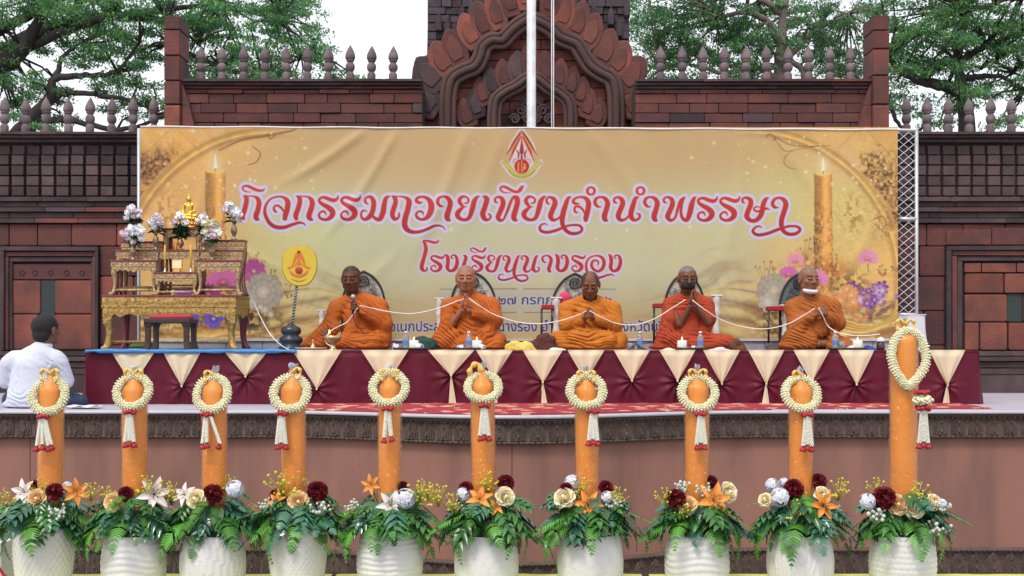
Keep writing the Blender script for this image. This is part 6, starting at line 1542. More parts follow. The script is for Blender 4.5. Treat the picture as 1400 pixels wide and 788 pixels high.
# 2: shaven monk, palms together
rb = std_robe((-37, 38), 66, (-52, 50)) + [('cap', (-30, 2, 58), 11, (-30, -6, 38), 10.5), ('cap', (-30, -8, 36), 10, (-38, -12, 14), 13), ('cap', (29, 2, 60), 12, (33, -8, 40), 12), ('cap', (33, -10, 40), 10.5, (9, -22, 48), 6.5), ('cap', (30, -8, 36), 10, (22, -12, 20), 12), ('cap', (-20, -18, 20), 8, (-34, -20, 8), 11)]
monk('shaven monk with palms pressed together under his chin, below the second lettering line', 643, YM, (-6, -6, 97), 5, 0, (.34, .145, .088), (.20, .16, .17), 'shaved', ROBE1, rb,
     pray_hand(-1, (-10, -24, 53), (-5.5, -27, 75), 0) + pray_hand(1, (-1, -24, 53), (-5.5, -27, 75), 0), [((-28, 2, 60), (-24, -12, 36), (-10, -24, 53)), ((28, 2, 60), (30, -10, 38), (-1, -24, 53))],
     [((-12, 58), (24, 14), (.45, 0, .9), 5.8, 1.2), ((28, 50), (16, 24), (1, 0, .25), 5.5, 1.3), ((-32, 20), (20, 22), (.85, .2, .6), 6.0, 1.5), ((32, 12), (28, 14), (-.3, .2, 1), 6.0, 1.3), ((0, 34), (22, 12), (.5, 0, .9), 6.0, 1.1)], (-26, 26, 64), jaw=1.12)
# 3: balding monk, head bowed, hands clasped
rb = std_robe((-38, 40), 63, (-54, 52), 14) + [('cap', (-30, 2, 54), 12, (-30, -6, 34), 11.5), ('cap', (-30, -8, 33), 10, (-14, -20, 38), 7.5), ('cap', (-18, -14, 34), 7, (-14, -16, 22), 8), ('cap', (32, 2, 54), 12.5, (34, -8, 34), 12), ('cap', (34, -10, 34), 11, (12, -22, 40), 7.5), ('cap', (0, -16, 18), 12, (-20, -18, 14), 12), ('cap', (0, -16, 18), 12, (24, -20, 12), 13)]
monk('balding monk with bowed head and clasped hands, the middle one of the row', 805, YM, (1, -10, 88), 24, -3, (.18, .076, .044), (.022, .020, .026), 'bald_top', ROBE2, rb,
     clasp_hands((-2, -30, 46)), [((-28, 2, 56), (-28, -10, 32), (-7, -25, 42)), ((28, 2, 56), (30, -10, 33), (4, -25, 42))],
     [((-12, 54), (24, 16), (.35, 0, .95), 6.0, 1.3), ((30, 46), (16, 24), (.95, 0, .3), 5.5, 1.3), ((0, 14), (50, 16), (.12, .25, 1), 6.5, 1.5), ((-4, 34), (18, 10), (.7, 0, .7), 5.5, 1.0)], (-26, 26, 60))
# 4: grey haired monk, black mask, rust red robe
rb = std_robe((-28, 37), 68, (-38, 64), 11) + [('cap', (-20, 2, 60), 11.5, (-22, -6, 40), 11), ('cap', (-22, -6, 40), 10, (-32, -10, 16), 10), ('cap', (-24, -8, 26), 10, (-36, -12, 6), 9), ('cap', (28, 2, 60), 12, (30, -6, 42), 11), ('cap', (30, -6, 42), 10, (24, -8, 24), 9), ('cap', (20, -10, 12), 11, (56, -14, 10), 9.5), ('cap', (-22, -18, 12), 12, (-8, -22, 10), 11)]
m4, u4, f4 = monk('grey haired monk in a rust red robe and black face mask, hands in prayer', 937, YM, (2, -6, 96), 6, 2, (.155, .066, .040), (.17, .17, .19), 'short', ROBE3, rb,
     pray_hand(-1, (2.5, -27, 58), (6, -29, 80), 0) + pray_hand(1, (9, -27, 58), (6, -29, 80), 0), [((-20, 2, 62), (-10, -16, 34), (2.5, -27, 58)), ((30, 2, 62), (28, -16, 36), (9, -27, 58))],
     [((0, 60), (34, 12), (.1, 0, 1), 5.5, 1.1), ((-22, 40), (14, 22), (.95, 0, .3), 5.0, 1.2), ((28, 48), (12, 20), (1, 0, .2), 5, 1.1), ((-24, 12), (22, 16), (.7, .2, .7), 5.5, 1.4), ((30, 12), (34, 12), (.15, .2, 1), 5.0, 1.3)], (-17, 24, 64), lo=(-52, -44, 0), hi=(72, 32, 94))
V, Q = sculpt([('ell', tuple(f4[0] + f4[1] @ np.array([0, -5.6, -8.6])), (9.8, 11.2, 7.6), (6, 0, 2)), ('ell', tuple(f4[0] + f4[1] @ np.array([0, -14.0, -4.5])), (3.2, 3.8, 3.2), dict(k=3))], (-14, -34, 70), (18, 8, 104), .7, 2)
place(npmesh('face_mask', V * u4, Q, mat('black_mask', (.012, .012, .015), .8)), 'face_mask', m4)
for s_ in (-1, 1):
    mb = MB(); mb.tube([tuple((f4[0] + f4[1] @ np.array(p)) * u4) for p in ((s_ * 8.6, -8, -5), (s_ * 11.5, -4, -2), (s_ * 13, 1, .5))], .0035, 5); mb.build('mask_loop', mat('black_mask', (.012, .012, .015), .8), m4)
mb = MB()
for s_ in (-1, 1):
    c_ = f4[0] + f4[1] @ np.array([s_ * 4.9, -14.6, 1.0]); mb.tube([tuple((c_ + np.array([3.6 * math.cos(a), 0, 2.4 * math.sin(a)])) * u4) for a in [i * math.pi / 8 for i in range(17)]], .0022, 5)
mb.tube([tuple((f4[0] + f4[1] @ np.array([x, -14.9, 1.4])) * u4) for x in (-1.4, 0, 1.4)], .002, 5); mb.build('glasses', BLK, m4)
# 5: kneeling monk, mask under the chin
rb = [('cap', (-4, 3, 20), 22, (2, 3, 50), 20), ('cap', (-22, 3, 56), 12, (-2, 3, 66), 12), ('cap', (30, 3, 58), 12.5, (6, 3, 66), 12), ('cap', (2, 3, 67), 10.5, (-1, 5, 75), 9), ('cap', (-22, 2, 56), 12, (-20, -6, 36), 12), ('cap', (-20, -8, 36), 10, (-4, -18, 42), 7), ('cap', (-18, -10, 34), 12, (-24, -14, 14), 14),
      ('cap', (30, 2, 56), 13, (36, -6, 36), 11), ('cap', (36, -8, 36), 10.5, (18, -20, 44), 7.5), ('cap', (14, -14, 34), 9, (12, -14, 24), 8), ('cap', (-26, -14, 12), 15, (-6, -18, 10), 12), ('ell', (-20, -12, 5), (26, 22, 9)), ('cap', (30, -6, 26), 8, (28, -14, 4), 10), ('cap', (26, 2, 12), 12, (48, -4, 8), 8), ('ell', (40, -6, 4), (18, 14, 7)), ('cap', (0, 4, 10), 14, (20, 4, 10), 12)]
m5, u5, f5 = monk('elderly shaven monk with a white mask under his chin at the right end', 1107, YM, (-3, -6, 95), 2, 16, (.25, .115, .070), (.16, .15, .175), 'shaved', ROBE4, rb,
     clasp_hands((10, -29, 50)), [((-20, 2, 60), (-16, -10, 38), (5, -24, 47)), ((30, 2, 60), (32, -10, 36), (15, -24, 46))],
     [((-8, 52), (22, 20), (.5, 0, .85), 5.5, 1.2), ((30, 48), (14, 22), (.9, 0, .4), 5.5, 1.4), ((-22, 14), (24, 18), (.35, .2, .9), 5.5, 1.5), ((30, 14), (20, 18), (.8, .2, .5), 5, 1.2)], (-18, 24, 62), lo=(-54, -42, 0), hi=(62, 30, 92), folddir=-1)
V, Q = sculpt([('ell', tuple(f5[0] + f5[1] @ np.array([0, -4.6, -14.8])), (10.4, 10.8, 5.2), (12, 0, 16)), ('ell', tuple(f5[0] + f5[1] @ np.array([0, -5, -8.2])), (13, 15, 5.6), (12, 0, 16), dict(k=1, neg=True))], (-22, -26, 68), (18, 12, 92), .7, 2)
place(npmesh('face_mask', V * u5, Q, mat('white_mask', (.74, .74, .76), .8)), 'face_mask', m5)
# microphone, its own thing, held by the first monk
pm_ = (wx(490, YM) - 3 * YM / F, YM - 31 * YM / F, ZT + .012 + 57 * YM / F); t = thing('microphone', 'black handheld microphone with a silver grille held by the first monk', 'microphone', pm_); u_ = YM / F
MB().lathe([(1.5 * u_, -10 * u_), (1.9 * u_, 6 * u_), (2.3 * u_, 10 * u_)], n=14).build('handle', BLK, t); mb = MB(); mb.ell((0, 0, 13.2 * u_), (3.6 * u_, 3.6 * u_, 3.9 * u_), 14, 10); mb.build('grille', mat('silver_grille', (.5, .48, .47), .4, (.25, .24, .24), 200, .3, .3, 300, metal=.6), t)
mb = MB(); mb.tube(crom([(0, 0, -10 * u_), (.02, -.01, -.16), (.10, .03, -.26), (.22, .06, -.36), (.27, .03, -.44), (.30, 0, -.50)], 5), .004, 6); mb.build('cable', BLK, t)

# ---- man in a white shirt seen from behind
YP = 10.62; um = YP / F; cxm_ = 45
hp, fr_ = head_prims((15, 8, 105), -6, 158, 1.0, s=1.26)
body = hp + [('cap', (0, 4, 20), 24, (4, 6, 50), 18), ('cap', (-22, 6, 58), 7, (26, 6, 58), 7), ('cap', (-33, 2, 62), 8, (-40, 8, 34), 7), ('cap', (-40, 8, 34), 6.5, (-26, 30, 20), 4), ('cap', (36, 2, 62), 8, (41, 10, 34), 7), ('cap', (41, 10, 34), 6.5, (22, 30, 24), 4),
             ('cap', (-8, 8, 12), 15, (-42, 26, 10), 9), ('cap', (8, 8, 12), 15, (56, 22, 8), 8), ('cap', (56, 22, 7), 7, (20, 34, 6), 5), ('cap', (-42, 26, 8), 7, (4, 36, 6), 5)] + open_hand((-26, 30, 20), (.8, .3, -.3), (0, .3, 1)) + open_hand((22, 30, 24), (-.8, .3, -.4), (0, .3, 1))
V, Q = sculpt(body, (-60, -34, 0), (80, 48, 132), .9, 3)
o = place(npmesh('person', V * um, Q, SKIN, True, shade_head(V, fr_, (.17, .085, .06), (.012, .011, .012), 'short')), 'person', None, (wx(cxm_, YP), YP, ZS + .004))
tag(o, 'black haired man in a white shirt sitting on the stage floor facing away', 'person')
SHIRT = mat('white_polo_cloth', (.55, .58, .70), .85, (.50, .53, .64), 4, .3, .12, 240)
sh_ = [('cap', (0, 0, 16), 33, (2, 0, 52), 27), ('cap', (-24, 1, 64), 13.5, (30, 1, 65), 13.5), ('cap', (4, 1, 70), 14, (10, 2, 78), 13), ('ell', (8, -1, 72), (22, 15, 12)), ('cap', (-33, 2, 58), 12.5, (-40, 8, 36), 11.5), ('cap', (36, 2, 58), 12, (41, 9, 36), 11.5), ('ell', (0, 0, 4), (40, 26, 10))]
V, Q = sculpt(sh_, (-60, -36, 1), (60, 34, 96), 1.0, 6, folds([((-22, 40), (20, 34), (.95, 0, .35), 9, .8), ((34, 40), (14, 26), (.8, 0, .6), 7, 1.2), ((0, 12), (40, 12), (.1, 0, 1), 8, 1.0), ((20, 64), (20, 12), (.4, 0, .9), 8, .7)]))
place(npmesh('shirt', V * um, Q, SHIRT), 'shirt', o)
mb = MB(); cpts = []
for i in range(15):
    a = math.pi * (1.02 + .96 * i / 14) ; cpts.append(((11 + 12 * math.cos(a)) * um, (5 + 11 * math.sin(a)) * um, (83 + 3 * math.cos(a * 2) * 0) * um))
mb.tube(cpts, 3.0 * um, 8, flat=1.4); mb.build('collar', SHIRT, o)
V, Q = sculpt([('cap', (-8, 8, 10), 17, (-42, 26, 9), 11), ('cap', (8, 8, 10), 17, (57, 22, 7), 9.5), ('cap', (57, 22, 6), 9, (30, 34, 5), 8), ('ell', (0, 2, 4), (38, 24, 9))], (-62, -26, 0), (82, 48, 30), 1.0, 4, folds([((30, 8), (60, 14), (.9, .3, .3), 7, .9)]))
place(npmesh('trousers', V * um, Q, mat('navy_cloth', (.022, .035, .085), .85, (.016, .025, .06), 6, .3, .15, 160)), 'trousers', o)
c, M, s = fr_
V, Q = sculpt([('ell', tuple(c + M @ np.array([0, 2.2, 5.0]) * s), tuple(v * s for v in (12.9, 14.6, 13.0)), (-6, 0, 158)), ('ell', tuple(c + M @ np.array([0, 8.5, -4.0]) * s), tuple(v * s for v in (10.2, 7.2, 9.0)), (-6, 0, 158)),
               ('ell', tuple(c + M @ np.array([0, -14.5, -2.0]) * s), tuple(v * s for v in (13, 9.5, 12)), (-6, 0, 158), dict(neg=True, k=2))], (-10, -20, 84), (40, 36, 134), .8, 2, lambda x, y, z: .35 * vnoise(x * .9, y * .9, z * .35))
place(npmesh('hair', V * um, Q, mat('black_hair', (.012, .010, .011), .85, (.008, .007, .008), 60, .3, .5, 200, stretch=(1, 1, .2))), 'hair', o)
o2 = thing('paper_sheet', 'crumpled white paper lying on the stage floor beside the seated man', 'paper', (wx(115, 10.45), 10.45, ZS + .012))
n1 = 14; uu, vv = np.meshgrid(np.linspace(-.14, .14, n1), np.linspace(-.12, .12, n1), indexing='ij'); zz = .012 + .012 * vnoise(uu * 14, vv * 14)
place(npmesh('sheet', np.stack([uu, vv, zz], -1).reshape(-1, 3), gridq(n1, n1), mat('white_paper', (.7, .7, .74), .8)), 'sheet', o2)
# ------------------------------------------------------------------ ornate chairs behind the monks
IRON = mat('black_iron', (.012, .012, .014), .45)
FIL = mat('dark_filigree', (.10, .10, .11), .5, (.06, .06, .07), 20, .3)
RPAD = mat('red_velvet', (.36, .015, .03), .8, (.28, .01, .022), 8, .3, .2, 120)
PINK = mat('pink_cushion', (.62, .04, .12), .7)
WPOST = mat('white_carved_post', (.66, .64, .60), .6, (.55, .53, .5), 20, .3, .3, 60)
YC = 12.78; kc = YC / F
def chair(label, cx, top, hw, seed, arms=(), posts=(), cush=None, panel=None):
    b = (wx(cx, YC), YC, ZT + .012); t = thing('ornate_chair', label, 'chair', b, 0, 'ornate chairs behind the monks')
    def Lc(px, py, dy=0): return ((px - cx) * kc, dy, H - (py - HY) * kc - b[2])
    rr = random.Random(seed); bot = 474
    prof = [(-hw, bot), (-hw, 432), (-hw * .98, 412), (-hw * .80, top + 22), (-hw * .45, top + 8), (0, top)]
    pts = [Lc(cx + x, y) for x, y in prof] + [Lc(cx - x, y) for x, y in prof[::-1][1:]]
    c = crom(pts[:6], 6) + crom(pts[5:], 6)[1:]; MB().tube([tuple(p) for p in c], .012, 8).build('back_frame', IRON, t)
    def inside(x, y):
        if y > 424: return abs(x) < hw * .9
        f_ = (y - top) / (424 - top); return f_ > .1 and abs(x) < hw * (f_ ** .62) * .86
    mb = MB(); n_ = 0
    wcx, wcy = 0, top + 14; wr = 7.2
    for _ in range(600):
        if n_ > 40: break
        x, y = rr.uniform(-hw, hw), rr.uniform(top + 6, 430)
        if not inside(x, y) or math.hypot(x - wcx, y - wcy) < wr + 3: continue
        n_ += 1; r0 = rr.uniform(3.0, 5.5); a0 = rr.uniform(0, 6.28); dr = rr.choice((-1, 1)); P_ = []
        for i in range(18): a = a0 + dr * i * .42; q_ = r0 * (1 - i / 22); P_.append(Lc(cx + x + q_ * math.cos(a), y + q_ * math.sin(a)))
        mb.tube(P_, .003, 5)
        for k in range(3):
            a = a0 + k * 2; P2 = Lc(cx + x + r0 * 1.2 * math.cos(a), y + r0 * 1.2 * math.sin(a)); mb.ell(P2, (.008, .004, .005), 6, 4)
    mb.build('filigree', FIL, t)['kind'] = 'stuff'
    mb = MB(); mb.tube([Lc(cx + wr * math.cos(a), wcy + wr * math.sin(a), -.004) for a in [i * math.pi / 12 for i in range(25)]], .0075, 6)
    mb.tube([Lc(cx + 2 * math.cos(a), wcy + 2 * math.sin(a), -.004) for a in [i * math.pi / 6 for i in range(13)]], .005, 6); mb.build('wheel_rim', IRON, t)
    for k in range(12):
        a = k * math.pi / 6; MB().tube([Lc(cx + 2 * math.cos(a), wcy + 2 * math.sin(a), -.004), Lc(cx + 7 * math.cos(a), wcy + 7 * math.sin(a), -.004)], .0035, 5).build('wheel_spoke', IRON, t)
    panel = panel or mat('pale_mesh_fabric', (.50, .48, .42), .8, (.36, .35, .31), 60, .2, .3, 120)
    if panel:
        c2 = [(p[0] * .95, p[2]) for p in c]; MB().prism(c2, .012, .02).build('back_panel', panel, t)
    MB().box(-hw * kc, hw * kc, -.02, .10, .0, .05, .004).build('seat', RPAD, t)
    for (xa, xb, y) in arms:
        a_, b_ = Lc(xa, y), Lc(xb, y); MB().box(min(a_[0], b_[0]), max(a_[0], b_[0]), -.16, .02, a_[2] - .024, a_[2] + .024, .006).build('armrest', RPAD, t)
        xe = xa if abs(xa - cx) > abs(xb - cx) else xb; e = Lc(xe, y)
        MB().tube([(e[0], -.14, e[2] - .02), (e[0], -.14, 0)], .012, 8).build('arm_post', IRON, t)
    for (xp, ya, yb, w_) in posts:
        z0, z1 = Lc(xp, yb)[2], Lc(xp, ya)[2]; hh = z1 - z0; w2 = w_ * kc
        pr_ = [(.45, 0), (.5, .04), (.34, .10), (.30, .2), (.40, .28), (.32, .36), (.30, .5), (.34, .6), (.48, .68), (.34, .74), (.40, .82), (.44, .88), (.5, .95), (.46, 1.0)]
        mb = MB(); mb.lathe([(r_ * w2, f_ * hh) for r_, f_ in pr_], n=14); 
        mb.box(-w2 * .62, w2 * .62, -w2 * .5, w2 * .5, hh * .985, hh * 1.02, .003)
        mb.build('carved_post', WPOST, t, ((xp - cx) * kc, -.05, z0))
    if cush: V, Q = sculpt([('ell', (0, 0, 0), (cush[2], 4, cush[3]))], (-16, -7, -12), (16, 7, 12), .8, 1); place(npmesh('head_cushion', V * kc, Q, PINK, True), 'head_cushion', t, Lc(cush[0], cush[1], -.06))
    return t
chair('ornate black arched chair back behind the monk with the microphone', 497, 371, 29.5, 1, posts=[(441, 425, 472, 9)])
chair('ornate black arched chair back behind the shaven praying monk', 647, 372, 31, 2, posts=[(601, 409, 470, 10), (672, 436, 474, 10)])
chair('ornate chair with a wheel emblem and pink cushion beside the balding monk', 786, 374, 31, 3, arms=[(740, 757, 420.5)], posts=[(760, 408, 472, 13)], cush=(772, 407, 8, 8))
chair('ornate chair with one red armrest showing left of the masked monk', 936, 373, 27, 4, arms=[(892, 911, 418.5)], posts=[(978, 405, 472, 13)])
chair('ornate chair with a grey patterned back behind the kneeling monk', 1092, 374, 26, 5, arms=[(1047, 1069, 422.5)], posts=[(1071, 418, 472, 10)], panel=mat('grey_teal_cloth', (.16, .19, .20), .8, (.08, .09, .10), 40, .2, .2, 80))

# ------------------------------------------------------------------ things laid out in front of the monks
YI = 11.42; ki = YI / F; ZI = ZT + .001
PLAS = mat('clear_plastic', (.78, .82, .88), .12, None, spec=.6, trans=.75, alpha=.85)
WATER = mat('water_bottle_blue_label', (.10, .22, .60), .4)
TRAYM = mat('black_tray', (.018, .018, .022), .3)
CWAX = mat('white_wax', (.78, .76, .70), .45, (.72, .70, .64), 6, .3, .02, 30, sss=.25)
CERAM = mat('white_ceramic', (.74, .75, .76), .2, coat=.5)
SILV = mat('crumpled_silver_foil', (.62, .62, .66), .28, (.4, .4, .44), 20, .2, 1, 60, metal=.6)
def itm(name, label, cat, px, group=None, Y=YI, z=ZI): return thing(name, label, cat, (wx(px, Y), Y, z), 0, group)
def tray(px0, px1, label):
    t = itm('tray', label, 'tray', (px0 + px1) / 2, 'black trays before the monks', YI - .02); hw = (px1 - px0) / 2 * ki
    mb = MB(); mb.lathe([(hw * .88, 0), (hw * .97, .006), (hw, .030), (hw * .985, .031), (hw * .95, .012), (0.01, .010)], n=36, sy=.10 / hw if hw > .1 else 1); mb.build('dish', TRAYM, t)
tray(537, 590, 'shallow black tray between the first and second monks'); tray(619, 661, 'shallow black tray in front of the shaven praying monk')
tray(922, 967, 'shallow black tray in front of the monk in the rust red robe'); tray(1132, 1186, 'shallow black tray at the right side of the kneeling monk')
bott = MB().lathe([(.030, 0), (.033, .006), (.032, .03), (.030, .036), (.032, .042), (.032, .075), (.031, .11), (.024, .135), (.0125, .150), (.0125, .163)], n=18).mesh('bottle_body', PLAS)
labm = MB().lathe([(.0328, .048), (.0328, .088)], n=18, cap=False).mesh('label', WATER); capm = MB().lathe([(.0145, .158), (.0145, .176), (.0, .177)], n=14).mesh('cap', mat('white_cap', (.75, .77, .82), .4))
def bottle(px, dy, label):
    t = itm('water_bottle', label, 'bottle', px, 'small water bottles', YI + dy, ZI + .012)
    for n_, m_ in (('bottle_body', bott), ('label', labm), ('cap', capm)): place(m_, n_, t)
bottle(555, -.01, 'small water bottle beside the crumpled foil between the first two monks'); bottle(641, -.01, 'small water bottle on the tray of the shaven praying monk'); bottle(875, .10, 'small water bottle between the bowed monk and the masked monk')
bottle(957.5, -.01, 'small water bottle on the tray of the masked monk'); bottle(1142, -.01, 'small water bottle before the kneeling monk')
def pcandle(px, dy, label, r_=.048, h_=.088):
    t = itm('pillar_candle', label, 'candle', px, 'white pillar candles', YI + dy, ZI + .012)
    MB().lathe([(r_ * .96, 0), (r_, .004), (r_, h_ - .008), (r_ * .9, h_), (r_ * .5, h_ - .006), (.004, h_ - .006)], n=24).build('wax_body', CWAX, t)
    MB().lathe([(.0075, 0), (.009, .012), (.004, .026), (.0008, .040)], n=8).build('flame', mat('candle_flame', (.9, .85, .7), .5, emit=(1, .85, .55), estr=1.6), t, (0, 0, h_ - .004)); MB().tube([(0, 0, h_ - .006), (0, 0, h_ + .004)], .0015, 5).build('wick', BLK, t)
pcandle(566, -.02, 'white pillar candle on the tray between the first two monks'); pcandle(652, -.02, 'white pillar candle on the tray before the shaven praying monk'); pcandle(932.5, -.02, 'white pillar candle before the masked monk'); pcandle(1172.5, -.02, 'white pillar candle beside the kneeling monk, rightmost one')
cupm = MB().lathe([(.018, 0), (.020, .004), (.026, .045), (.0245, .045), (.018, .006), (.002, .006)], n=18).mesh('cup', CERAM)
def cup(px, dy, label, m=cupm, sc_=1, handle=True):
    t = itm('cup', label, 'cup', px, None, YI + dy, ZI + .012); place(m, 'bowl', t, scale=(sc_,) * 3)
    if handle: MB().tube([((.024 + .014 * math.sin(a)) * sc_, 0, (.022 + .014 * math.cos(a)) * sc_) for a in [i * math.pi / 8 for i in range(9)]], .0035, 6).build('handle', CERAM, t)
cup(572, -.05, 'white cup standing close against the leftmost pillar candle', sc_=1.3); cup(658, -.05, 'small white cup right of the second pillar candle', sc_=1.1); cup(948, -.04, 'low white cup between the masked monk\'s candle and bottle', sc_=.8); cup(1151, -.04, 'clear cup right of the bottle before the kneeling monk', MB().lathe([(.022, 0), (.03, .08), (.029, .08), (.021, .004), (.002, .004)], n=18).mesh('cup', PLAS), 1, False)
cup(862, .1, 'clear cup left of the bottle beside the bowed monk', MB().lathe([(.022, 0), (.03, .065), (.029, .065), (.021, .004), (.002, .004)], n=18).mesh('cup', PLAS), 1, False)
def lump(name, label, cat, px0, px1, ytop, m, Y=YI, depth=8, seed=1, lobes=5, nz=1.2, z=ZI + .001, part='cloth', fl=(.5, 0, .8)):
    t = itm(name, label, cat, (px0 + px1) / 2, None, Y, z); hw = (px1 - px0) / 2; hh = 479.5 - ytop; rr = random.Random(seed); pr_ = [('ell', (0, 0, 0), (hw * .92, depth, max(2, hh * .5)))]
    for i in range(lobes): x = rr.uniform(-.62, .62) * hw; r0 = rr.uniform(.28, .42) * hw; zz = rr.uniform(.2, .62) * hh * (1 - abs(x) / hw * .6); pr_.append(('ell', (x, rr.uniform(-.3, .3) * depth, zz), (r0, depth * .6, min(hh * .38, r0 * 1.1))))
    V, Q = sculpt(pr_, (-hw - 3, -depth - 5, 0), (hw + 3, depth + 5, hh + 5), .75, 3, lambda x, y, z: nz * (.6 * fbm(x / 5, y / 5, z / 5 + seed) - .35 * np.abs(np.sin((x * fl[0] + z * fl[2]) / 2.6 + 2 * fbm(x / 9, y / 9, z / 9)))) )
    place(npmesh(part, V * (Y / F), Q, m, True), part, t); return t
lump('foil_parcel', 'crumpled silver foil parcel left of the first bottle', 'foil parcel', 535, 548, 463, SILV, seed=3, part='foil', depth=5); lump('foil_parcel', 'crumpled silver foil parcel left of the bottle before the praying monk', 'foil parcel', 624, 636, 467, SILV, seed=4, part='foil', depth=5)
lump('green_bag', 'dark green cloth bag slumped between the first and second monks', 'bag', 548, 600, 457, mat('dark_green_cloth', (.010, .050, .042), .8, (.006, .03, .026), 8, .3), Y=11.75, seed=5)
lump('yellow_cloth', 'pale yellow cloth heaped beside the praying monk\'s knee', 'cloth', 690, 735, 463, mat('yellow_cloth', (.66, .52, .12), .8, (.56, .42, .08), 8, .3), Y=11.6, seed=6)
lump('shoulder_bag', 'dark maroon shoulder bag slumped at the left of the bowed monk', 'bag', 724, 762, 441, mat('maroon_cloth', (.095, .022, .020), .85, (.06, .015, .015), 8, .3), Y=11.8, seed=7, lobes=7)
lump('sitting_pad', 'thin white pad peeking out under the bowed monk\'s robe', 'pad', 749, 776, 473, CERAM, Y=11.5, seed=8, nz=.3, lobes=1, part='pad'); lump('sitting_pad', 'thin cream pad left of the masked monk\'s tray', 'pad', 903, 926, 474, mat('cream_pad', (.7, .64, .5), .8), seed=9, nz=.3, lobes=1, part='pad'); lump('folded_cloth', 'pale blue folded cloth right of the masked monk\'s tray', 'cloth', 966, 1000, 473.5, mat('pale_blue_cloth', (.52, .56, .74), .8), seed=10, nz=.35, lobes=1)
lump('black_pouch', 'black pouch with a pale buckle right of the bowed monk', 'pouch', 855, 886, 470, TRAYM, seed=11, nz=.4, lobes=2, part='leather')
lump('brown_bundle', 'bundle of brown and dark cloth at the masked monk\'s right foot', 'cloth bundle', 995, 1021, 456, mat('brown_cloth', (.16, .06, .022), .85, (.05, .02, .014), 10, .1), Y=11.6, seed=12, lobes=7)
lump('blue_cloth', 'deep blue cloth at the right end of the row beside the last candle', 'cloth', 1179, 1200, 470, mat('royal_blue_cloth', (.010, .04, .28), .8), seed=13, nz=.5, lobes=2)
lump('grey_bag', 'dark grey bag behind the kneeling monk\'s left knee', 'bag', 1046, 1070, 467, mat('grey_cloth', (.08, .065, .07), .8), Y=12.2, seed=14, nz=.6, lobes=3); lump('wrapped_packet', 'crumpled white packet beside the kneeling monk\'s bottle', 'packet', 1152, 1168, 470, CERAM, seed=15, nz=.9, lobes=3, part='paper')
t = itm('small_jar', 'small brown jar with a white lid left of the tallest candle', 'jar', 1204, None, 11.6, ZI)
MB().lathe([(.035, 0), (.042, .03), (.040, .07), (.028, .085)], n=18).build('jar_body', mat('brown_glaze', (.07, .035, .02), .3), t); MB().lathe([(.040, .085), (.044, .10), (.030, .125), (.004, .135)], n=18).build('lid', CERAM, t)
GB = mat('brushed_pale_gold', (.58, .46, .26), .32, (.44, .33, .17), 12, .3, .3, 50, metal=.7)
t = itm('holy_water_bowl', 'gold pedestal bowl with a small flame on its rim before the first monk', 'bowl', 455, None, YI + .02)
MB().lathe([(.060, 0), (.062, .006), (.030, .02), (.026, .05), (.030, .075), (.070, .095), (.085, .12), (.088, .145), (.083, .146), (.075, .115), (.01, .10)], n=32).build('bowl', GB, t)
MB().tube([(-.05, -.02, .14), (-.03, -.02, .165)], .006, 6).build('taper', WAX, t); MB().lathe([(.004, 0), (.009, .012), (.005, .03), (.0008, .045)], n=8).build('flame', mat('orange_flame', (.9, .5, .2), .5, emit=(1, .42, .10), estr=4), t, (-.03, -.02, .165))
t = itm('brass_bell', 'small brass bell shaped ornament left of the gold bowl', 'bell', 428, None, YI)
MB().lathe([(.045, 0), (.046, .006), (.034, .025), (.020, .05), (.012, .062), (.009, .085), (.013, .095), (.006, .108), (.001, .112)], n=20).build('bell_body', GB, t)
t = itm('silver_dish', 'long shallow pale dish curving in front of the first monk\'s sleeve', 'dish', 425, None, YI - .03)
MB().lathe([(.06, 0), (.14, .012), (.165, .03), (.158, .031), (.13, .016), (.01, .008)], n=32, sy=.42).build('dish', mat('pale_brass', (.55, .48, .38), .3, metal=.5), t)

# sacred thread held from hand to hand
THR = mat('white_cotton_thread', (.80, .76, .74), .9)
def thread(pts, label, r_=.0056):
    P = [Vector(W(*p)) for p in pts]; b = P[0].copy(); c = crom([tuple(p - b) for p in P], 8); o = MB().tube([tuple(p) for p in c], r_, 6).build('sacred_thread', THR, None, b); tag(o, label, 'thread', None); return o
YH = 12 - 27 * YM / F
thread([(330, 379, 12.2), (338, 392, 12.1), (352, 425, 11.95), (368, 455, 11.75), (384, 472, 11.55), (397, 479, 11.3)], 'white thread slanting down from the altar\'s right corner to the table', .0045)
thread([(489, 421, YH - .06), (482, 431, YH - .03), (474, 441, YH - .02), (462, 447, YH - .05), (452, 453, 11.7), (445, 462, 11.5), (447, 470, 11.42), (458, 476, 11.36)], 'white thread looping down from the microphone hand to the gold bowl', .0045)
thread([(492, 418, YH - .06), (510, 422, YH), (535, 427, YH), (565, 429, YH), (598, 422, YH), (625, 412, YH), (634, 409, YH - .03)], 'white thread sagging between the first and the second monk')
thread([(641, 408, YH - .03), (655, 418, YH - .05), (675, 430, YH), (705, 440, YH), (735, 443, YH), (765, 439, YH), (790, 431, YH), (801, 426, YH - .07)], 'white thread sagging between the second and the middle monk')
thread([(806, 425, YH - .07), (822, 434, YH - .06), (845, 443, YH), (870, 444, YH), (895, 436, YH), (918, 422, YH), (937, 410, YH - .04)], 'white thread sagging between the middle and the masked monk')
thread([(946, 410, YH - .04), (960, 421, YH - .05), (985, 437, YH), (1015, 447, YH), (1045, 450, YH), (1075, 444, YH), (1098, 432, YH), (1114, 422, YH - .07)], 'white thread sagging between the masked and the kneeling monk')
thread([(1119, 421, YH - .07), (1125, 432, YH - .05), (1132, 446, YH), (1146, 455, 11.7), (1165, 459, 11.6), (1187, 459, 11.6), (1203, 457, 11.6)], 'white thread running from the kneeling monk\'s hands to the small jar')
